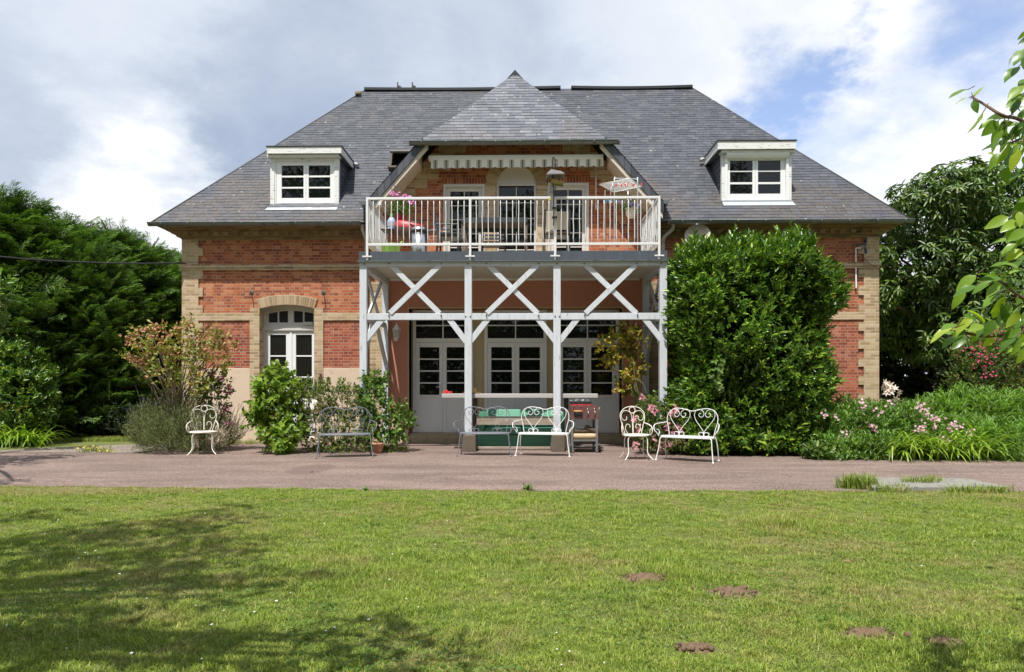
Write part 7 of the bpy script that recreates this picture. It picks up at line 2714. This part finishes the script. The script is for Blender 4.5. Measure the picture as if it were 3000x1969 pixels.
MB().lathe([(0, -.115), (.06, -.115), (.10, -.06), (.125, .07), (.135, .075), (.135, .09), (.12, .092), (.09, -.05), (0, -.09)], q, 26).build('pot', 'white_plastic', hb2)
P, N_ = blob_surface([(q.x, q.y, q.z + .14, .25, .2, .13), (q.x - .1, q.y, q.z + .2, .16, .16, .14)], 120, .5)
npmesh('foliage', shoots(P - N_ * .05, nrm(N_ + runit(120) * .6), 5, .08, .9, .04, .018), LEAF_F, 'raspberry_leaf', hb2)
fl = np.array([tuple(at(1480 + x / 4.577, 440 + y / 4.577, 14.8)) for x, y in ((1535, 685), (1545, 715), (1660, 655), (1680, 665), (1600, 690), (1680, 715), (1700, 725), (1660, 740), (1740, 740), (1760, 720), (1825, 700), (1790, 770), (1640, 745), (1715, 745), (1760, 770), (1690, 700), (1575, 755), (1800, 735))])
for p in fl:
    npmesh('flower', rosette(p[None, :], runit(1) * .5 + np.array([0, -1, .4]), .036, 5, .3, 1, 1.0), LEAF_F, 'pansy_petal', hb2)
m = MB()
for a in (0, 2.1, 4.2):
    m.tube([q + Vector((.125 * math.cos(a), .125 * math.sin(a), .08)), q + Vector((0, 0, .55))], .003, 4)
m.tube([q + Vector((0, 0, .55)), (q.x, q.y + .5, GZ - GS * abs(q.x) - .2)], .003, 4)
m.build('chain', 'dark_steel', hb2)

# ------------------------------------------------------------------ lawn
def lawn():
    # density falls with distance; blades sit on the lawn side of the path edge only
    M = 900000
    Y = 2.75 + (9.0 - 2.75) * rng.random(M) ** 1.25
    X = CAM.x + rng.uniform(-1, 1, M) * (Y * .80 + 1.5) - Y * .0175
    nc = 21000
    cy = 2.75 + (9.05 - 2.75) * rng.random(nc) ** 1.25
    cx = CAM.x + rng.uniform(-1, 1, nc) * (cy * .80 + 1.5) - cy * .0175
    ctone = rng.random(nc)
    csize = rng.uniform(.6, 1.5, nc)
    ci = rng.integers(0, nc, M)
    clumped = rng.random(M) < .72
    off = rng.normal(size=(M, 2)) * (.036 * csize[ci])[:, None]
    X = np.where(clumped, cx[ci] + off[:, 0], X)
    Y = np.where(clumped, cy[ci] + off[:, 1], Y)
    tone = np.where(clumped, ctone[ci] * .8 + rng.random(M) * .2, rng.random(M))
    fan = np.where(clumped, np.arctan2(off[:, 1], off[:, 0]) + rng.normal(size=M) * .5, rng.uniform(0, 6.283, M))
    out_ = np.where(clumped, np.clip(np.hypot(off[:, 0], off[:, 1]) / .05, 0, 1.3), rng.uniform(.25, 1.25, M))
    rx = np.array([p[0] for p in PATH_EDGE])
    ry = np.array([p[1] for p in PATH_EDGE])
    o = np.argsort(rx)
    edge = np.interp(X, rx[o], ry[o])
    keep = Y < edge + rng.normal(size=M) * .035 + .03 + .06 * np.sin(X * 3.1) * np.sin(X * 7.7 + 1)
    # bare and thin places
    bare = np.zeros(M)
    for px, py, a, b in ((1890, 1697, .16, .10), (2150, 1738, .17, .11), (2545, 1862, .15, .08), (2762, 1890, .10, .06), (2040, 1905, .10, .05)):
        g_ = gpt(px, py)
        bare = np.maximum(bare, np.exp(-(((X - g_.x) / a) ** 2 + ((Y - g_.y) / b) ** 2)))
    dry = np.clip(1 - np.hypot((X + 5.6) / 2.2, (Y - 8.6) / .5), 0, 1)
    keep &= rng.random(M) > np.maximum(bare * 1.25, dry * .8)
    X, Y, tone, fan, out_ = X[keep], Y[keep], tone[keep], fan[keep], out_[keep]
    M = len(X)
    # clumps: height and tone vary over the lawn
    h1 = np.sin(X * 2.1 + 1.3 * np.sin(Y * 1.7)) * np.sin(Y * 2.6 + np.sin(X * 1.1) * 2) + .6 * np.sin(X * 6.3 + Y * 4.1) * np.sin(Y * 7.7 - X * 3)
    L = (.026 + .009 * np.clip(h1, -1, 1.5)) * rng.uniform(.6, 1.5, M)
    for px, py, r, gain in ((2290, 1540, .35, 1.6), (1960, 1665, .35, 1.1), (1150, 1690, .5, .7), (2030, 1700, .25, .8), (2900, 1940, .4, .8)):
        g_ = gpt(px, py)
        L *= 1 + gain * np.exp(-((X - g_.x) ** 2 + (Y - g_.y) ** 2) / r ** 2)
    L *= .75 + .6 * tone
    az = fan
    lean = np.clip(.15 + out_ * .85 + rng.normal(size=M) * .18, .05, 1.4)
    d = np.stack([np.cos(az) * np.sin(lean), np.sin(az) * np.sin(lean), np.cos(lean)], 1)
    s = np.stack([-np.sin(az), np.cos(az), np.zeros(M)], 1)
    wd = rng.uniform(.0018, .0036, M) * (1 + Y * .05)
    base = np.stack([X, Y, np.full(M, .001)], 1)
    mid = base + d * (L * .6)[:, None]
    tip = base + d * L[:, None] * np.array([1.15, 1.15, .82])
    V = np.stack([base + s * wd[:, None] / 2, base - s * wd[:, None] / 2, mid - s * wd[:, None] * .4, mid + s * wd[:, None] * .4, tip], 1)
    o = npmesh('grass', V, [(0, 1, 2, 3), (3, 2, 4)], 'grass_blade', attr=tone)
    tag(o, 'short mown grass of the lawn with worn and daisy dotted patches', 'grass', kind='stuff')
    # clover and small broad leaves
    n = 16000
    Y = 2.8 + 5.6 * rng.random(n) ** 1.3
    X = CAM.x + rng.uniform(-1, 1, n) * Y * .78
    k = (np.sin(X * 1.9 + 2) * np.sin(Y * 2.3 + 1) + .5 * np.sin(X * 4 + Y * 3)) > .15
    X, Y = X[k], Y[k]
    P = np.stack([X, Y, rng.uniform(.008, .03, len(X))], 1)
    V = leaf_verts(P, runit(len(X)) * np.array([1, 1, .25]), np.array([[0, 0, 1.0]]) + runit(len(X)) * .4, rng.uniform(.012, .026, len(X)), .014)
    tag(npmesh('clover', V, LEAF_F, 'clover_leaf'), 'clover leaves scattered through the mown grass', 'clover', kind='stuff')


lawn()
# grass on the strip at the left behind the path, and tufts along the slab and walls
def tuft_mesh(pts, n, Lr, wr, sp):
    B = np.array([tuple(p) for p in pts])
    b = B[rng.integers(0, len(B), n)] + rng.normal(size=(n, 3)) * np.array([sp, sp * .6, 0])
    b[:, 2] = .002
    return blades(b, rng.uniform(0, 2 * math.pi, n), rng.uniform(*Lr, n), rng.uniform(*wr, n), rng.uniform(.05, .5, n), rng.uniform(.2, 1.2, n), 4)


pts = [gpt(px, py) for px in range(120, 420, 12) for py in (1281, 1288, 1293)]
tag(npmesh('verge_grass', tuft_mesh(pts, 9000, (.04, .12), (.004, .009), .14), blade_faces(4), 'grass_blade', attr=rng.random(9000)), 'sunlit grass strip between the gravel and the low dark hedge', 'grass', kind='stuff')
for px0, px1, py, n, L, lab in ((2475, 2560, 1432, 700, (.08, .26), 'long grass tuft at the left end of the stone slab'), (2655, 2750, 1424, 380, (.08, .20), 'grass tuft growing across the middle of the stone slab'), (2560, 2660, 1441, 330, (.05, .13), 'short grass fringe before the left half of the stone slab'), (2780, 2960, 1443, 420, (.05, .13), 'short grass fringe before the right half of the stone slab')):
    c = gpt((px0 + px1) / 2, py)
    tt = thing('grass_tuft', lab, 'grass', tuple(c), 'grass tufts around the stone slab')
    npmesh('blades', tuft_mesh([gpt(p, py + random.uniform(-4, 3)) for p in range(px0, px1, 5)], n, L, (.005, .010), .06), blade_faces(4), 'grass_blade', tt, attr=rng.random(n) * .7)
for px, py, lab in ((1548, 1437, 'small dandelion weed at the lawn edge in the middle of the path'), (1072, 1437, 'single weed poking up at the lawn edge before the lone grey bench')):
    c = gpt(px, py)
    wd = thing('weed', lab, 'weed', tuple(c))
    n = 16 if px > 1500 else 9
    az = np.linspace(0, 6.28, n)
    npmesh('leaves', blades(np.array([tuple(c)] * n) + rng.normal(size=(n, 3)) * np.array([.02, .02, 0]), az, rng.uniform(.10, .18, n) * (1 if px > 1500 else .6), rng.uniform(.02, .03, n), rng.uniform(.4, .9, n), rng.uniform(.3, .8, n), 4), blade_faces(4), 'raspberry_leaf', wd)
for px0, px1, py, n, lab in ((660, 760, 1300, 260, 'thin grass along the plinth left of the lilac'), (1075, 1190, 1320, 420, 'grass tuft at the foot of the raspberry bush'), (240, 330, 1325, 200, 'yellow flowered weeds between path and gravel')):
    c = gpt((px0 + px1) / 2, py)
    tt = thing('weed_strip', lab, 'grass', tuple(c))
    pp = [gpt(p, py + random.uniform(-4, 4)) for p in range(px0, px1, 6)]
    npmesh('blades', tuft_mesh(pp, n, (.06, .16), (.006, .012), .07), blade_faces(4), 'grass_blade', tt, attr=rng.random(n) * .7)
    if px0 == 240:
        fl = np.array([tuple(p + Vector((0, 0, .09))) for p in pp])[::1]
        npmesh('blooms', rosette(fl + rng.normal(size=fl.shape) * .05, runit(len(fl)) * .3 + np.array([0, -.3, 1]), .022, 6, .2), LEAF_F, 'flower_yellow', tt)

# stone slab at the right edge of the lawn
m = MB()
a, b_, c, d = gpt(2478, 1409), gpt(2830, 1414), gpt(2955, 1438), gpt(2560, 1441)
H_ = .06
top = [a, b_, c, d]
m.add([(p.x, p.y, H_) for p in top] + [(p.x, p.y, -.01) for p in top], ((0, 3, 2, 1), (0, 1, 5, 4), (1, 2, 6, 5), (2, 3, 7, 6), (3, 0, 4, 7)))
o = m.build('stone_slab', 'curb_stone', None, .012)
tag(o, 'long grey stone slab lying on the lawn edge at the right', 'stone slab')

# daisies, dry leaves, bare earth
dz = None
for px, py in [(250, 1625), (265, 1630), (290, 1640), (175, 1660), (230, 1640), (310, 1530), (390, 1510), (620, 1540), (720, 1532), (540, 1755), (430, 1760), (575, 1785), (655, 1795), (385, 1925), (590, 1940), (20, 1840), (195, 1907), (950, 1540), (820, 1515), (1060, 1550), (1275, 1600), (1280, 1490), (810, 1770), (980, 1848), (955, 1857), (1225, 1785), (1080, 1825), (1630, 1860), (1668, 1918), (1770, 1950), (1632, 1910), (1645, 1955), (2595, 1570), (2855, 1590), (1150, 1630), (1375, 1510), (170, 1530), (280, 1620), (620, 1840), (745, 1800), (1010, 1690), (2460, 1730), (600, 1510), (850, 1745), (1190, 1762), (1310, 1530), (1140, 1705), (35, 1720), (350, 1690), (1735, 1560), (2250, 1510), (2700, 1665), (2050, 1470)]:
    c = gpt(px, py)
    if dz is None:
        dz = npmesh('daisy', np.concatenate([rosette(np.array([[0, 0, .035]]), np.array([[0, -.3, 1.0]]), .015, 8, .12, 1, .5), rosette(np.array([[0, -.0005, .037]]), np.array([[0, -.3, 1.0]]), .004, 6, .3)]), LEAF_F, 'daisy_white')
        tag(dz, 'small white daisy in the mown lawn', 'daisy', 'daisies in the lawn')
        o = dz
    else:
        o = dz.copy()
        COL.objects.link(o)
    o.location = c
    o.rotation_euler = (0, 0, random.uniform(-.8, .8))
    s = random.uniform(.35, .65)
    o.scale = (s, s, s)
dlf = None
for px, py in [(1775, 1577), (975, 1512), (995, 1520), (1005, 1510), (500, 1495), (388, 1465), (570, 1445), (615, 1495), (625, 1530), (825, 1478), (845, 1472), (665, 1690), (715, 1455), (522, 1556), (640, 1605), (1140, 1482), (1620, 1604), (1545, 1500), (2000, 1448), (2500, 1442), (2620, 1440), (2900, 1475), (2460, 1815), (1905, 1440), (910, 1385), (1347, 1375), (1355, 1372), (318, 1380), (695, 1347), (165, 1770), (1005, 1555), (885, 1552), (2490, 1650)]:
    c = gpt(px, py)
    if dlf is None:
        k = MB()
        big_leaf(k, (0, 0, .022), (1, 0, .15), (0, .2, 1), .075, .045, .5, .35)
        dlf = k.build('fallen_leaf', 'dry_leaf')
        tag(dlf, 'dry brown leaf fallen on the grass or path', 'leaf', 'fallen leaves')
        o = dlf
    else:
        o = dlf.copy()
        COL.objects.link(o)
    o.location = (c.x, c.y, 0 if c.y < 8.6 else -.012)
    o.rotation_euler = (random.uniform(-.3, .3), random.uniform(-.3, .3), random.uniform(0, 6.28))
    s = random.uniform(.35, .75) * (1.3 if px == 1775 else 1)
    o.scale = (s, s, s)
for px, py, a, b_ in ((1890, 1697, .15, .09), (2150, 1738, .15, .10), (2545, 1862, .14, .07), (2762, 1890, .09, .05), (2040, 1905, .09, .04)):
    c = gpt(px, py)
    k = MB()
    k.grid(lambda u, v: (c.x + (u * 2 - 1) * a * 1.1, c.y + (v * 2 - 1) * b_ * 1.1, max(-.004, (.036 + .020 * math.sin(u * 31 + v * 17) * math.sin(v * 29)) * math.exp(-2.2 * ((u * 2 - 1) ** 2 + (v * 2 - 1) ** 2)) - .003)), 26, 20)
    V = None
    for _ in range(60):
        q = Vector((c.x + random.gauss(0, a * .45), c.y + random.gauss(0, b_ * .45), .018))
        r_ = random.uniform(.005, .018)
        k.lathe([(0, -r_), (r_, -r_ * .3), (r_ * .9, r_ * .5), (0, r_)], q, 5)
    tag(k.build('bare_earth', 'soil'), kind='structure')

# neighbouring roof glimpsed between conifers and house
p = at(520, 760, 45)
nb = thing('neighbour_house', 'grey roofed neighbouring house glimpsed between the conifers and the brick house', 'house', (p.x, 46, 0))
MB().box(p.x - 3.5, p.x + 3.5, 45.5, 52, 0, at(520, 797, 45).z).build('wall', 'neighbour_wall', nb)
k = MB()
zr, ze = at(520, 757, 45).z + .45, at(520, 798, 45).z
k.add([(p.x - 3.8, 45.2, ze), (p.x + 3.8, 45.2, ze), (p.x + 3.8, 52.3, ze), (p.x - 3.8, 52.3, ze), (p.x - 3.8, 48.8, zr), (p.x + 3.8, 48.8, zr)], ((0, 1, 5, 4), (2, 3, 4, 5), (0, 4, 3), (1, 2, 5)))
k.build('roof', 'slate', nb)
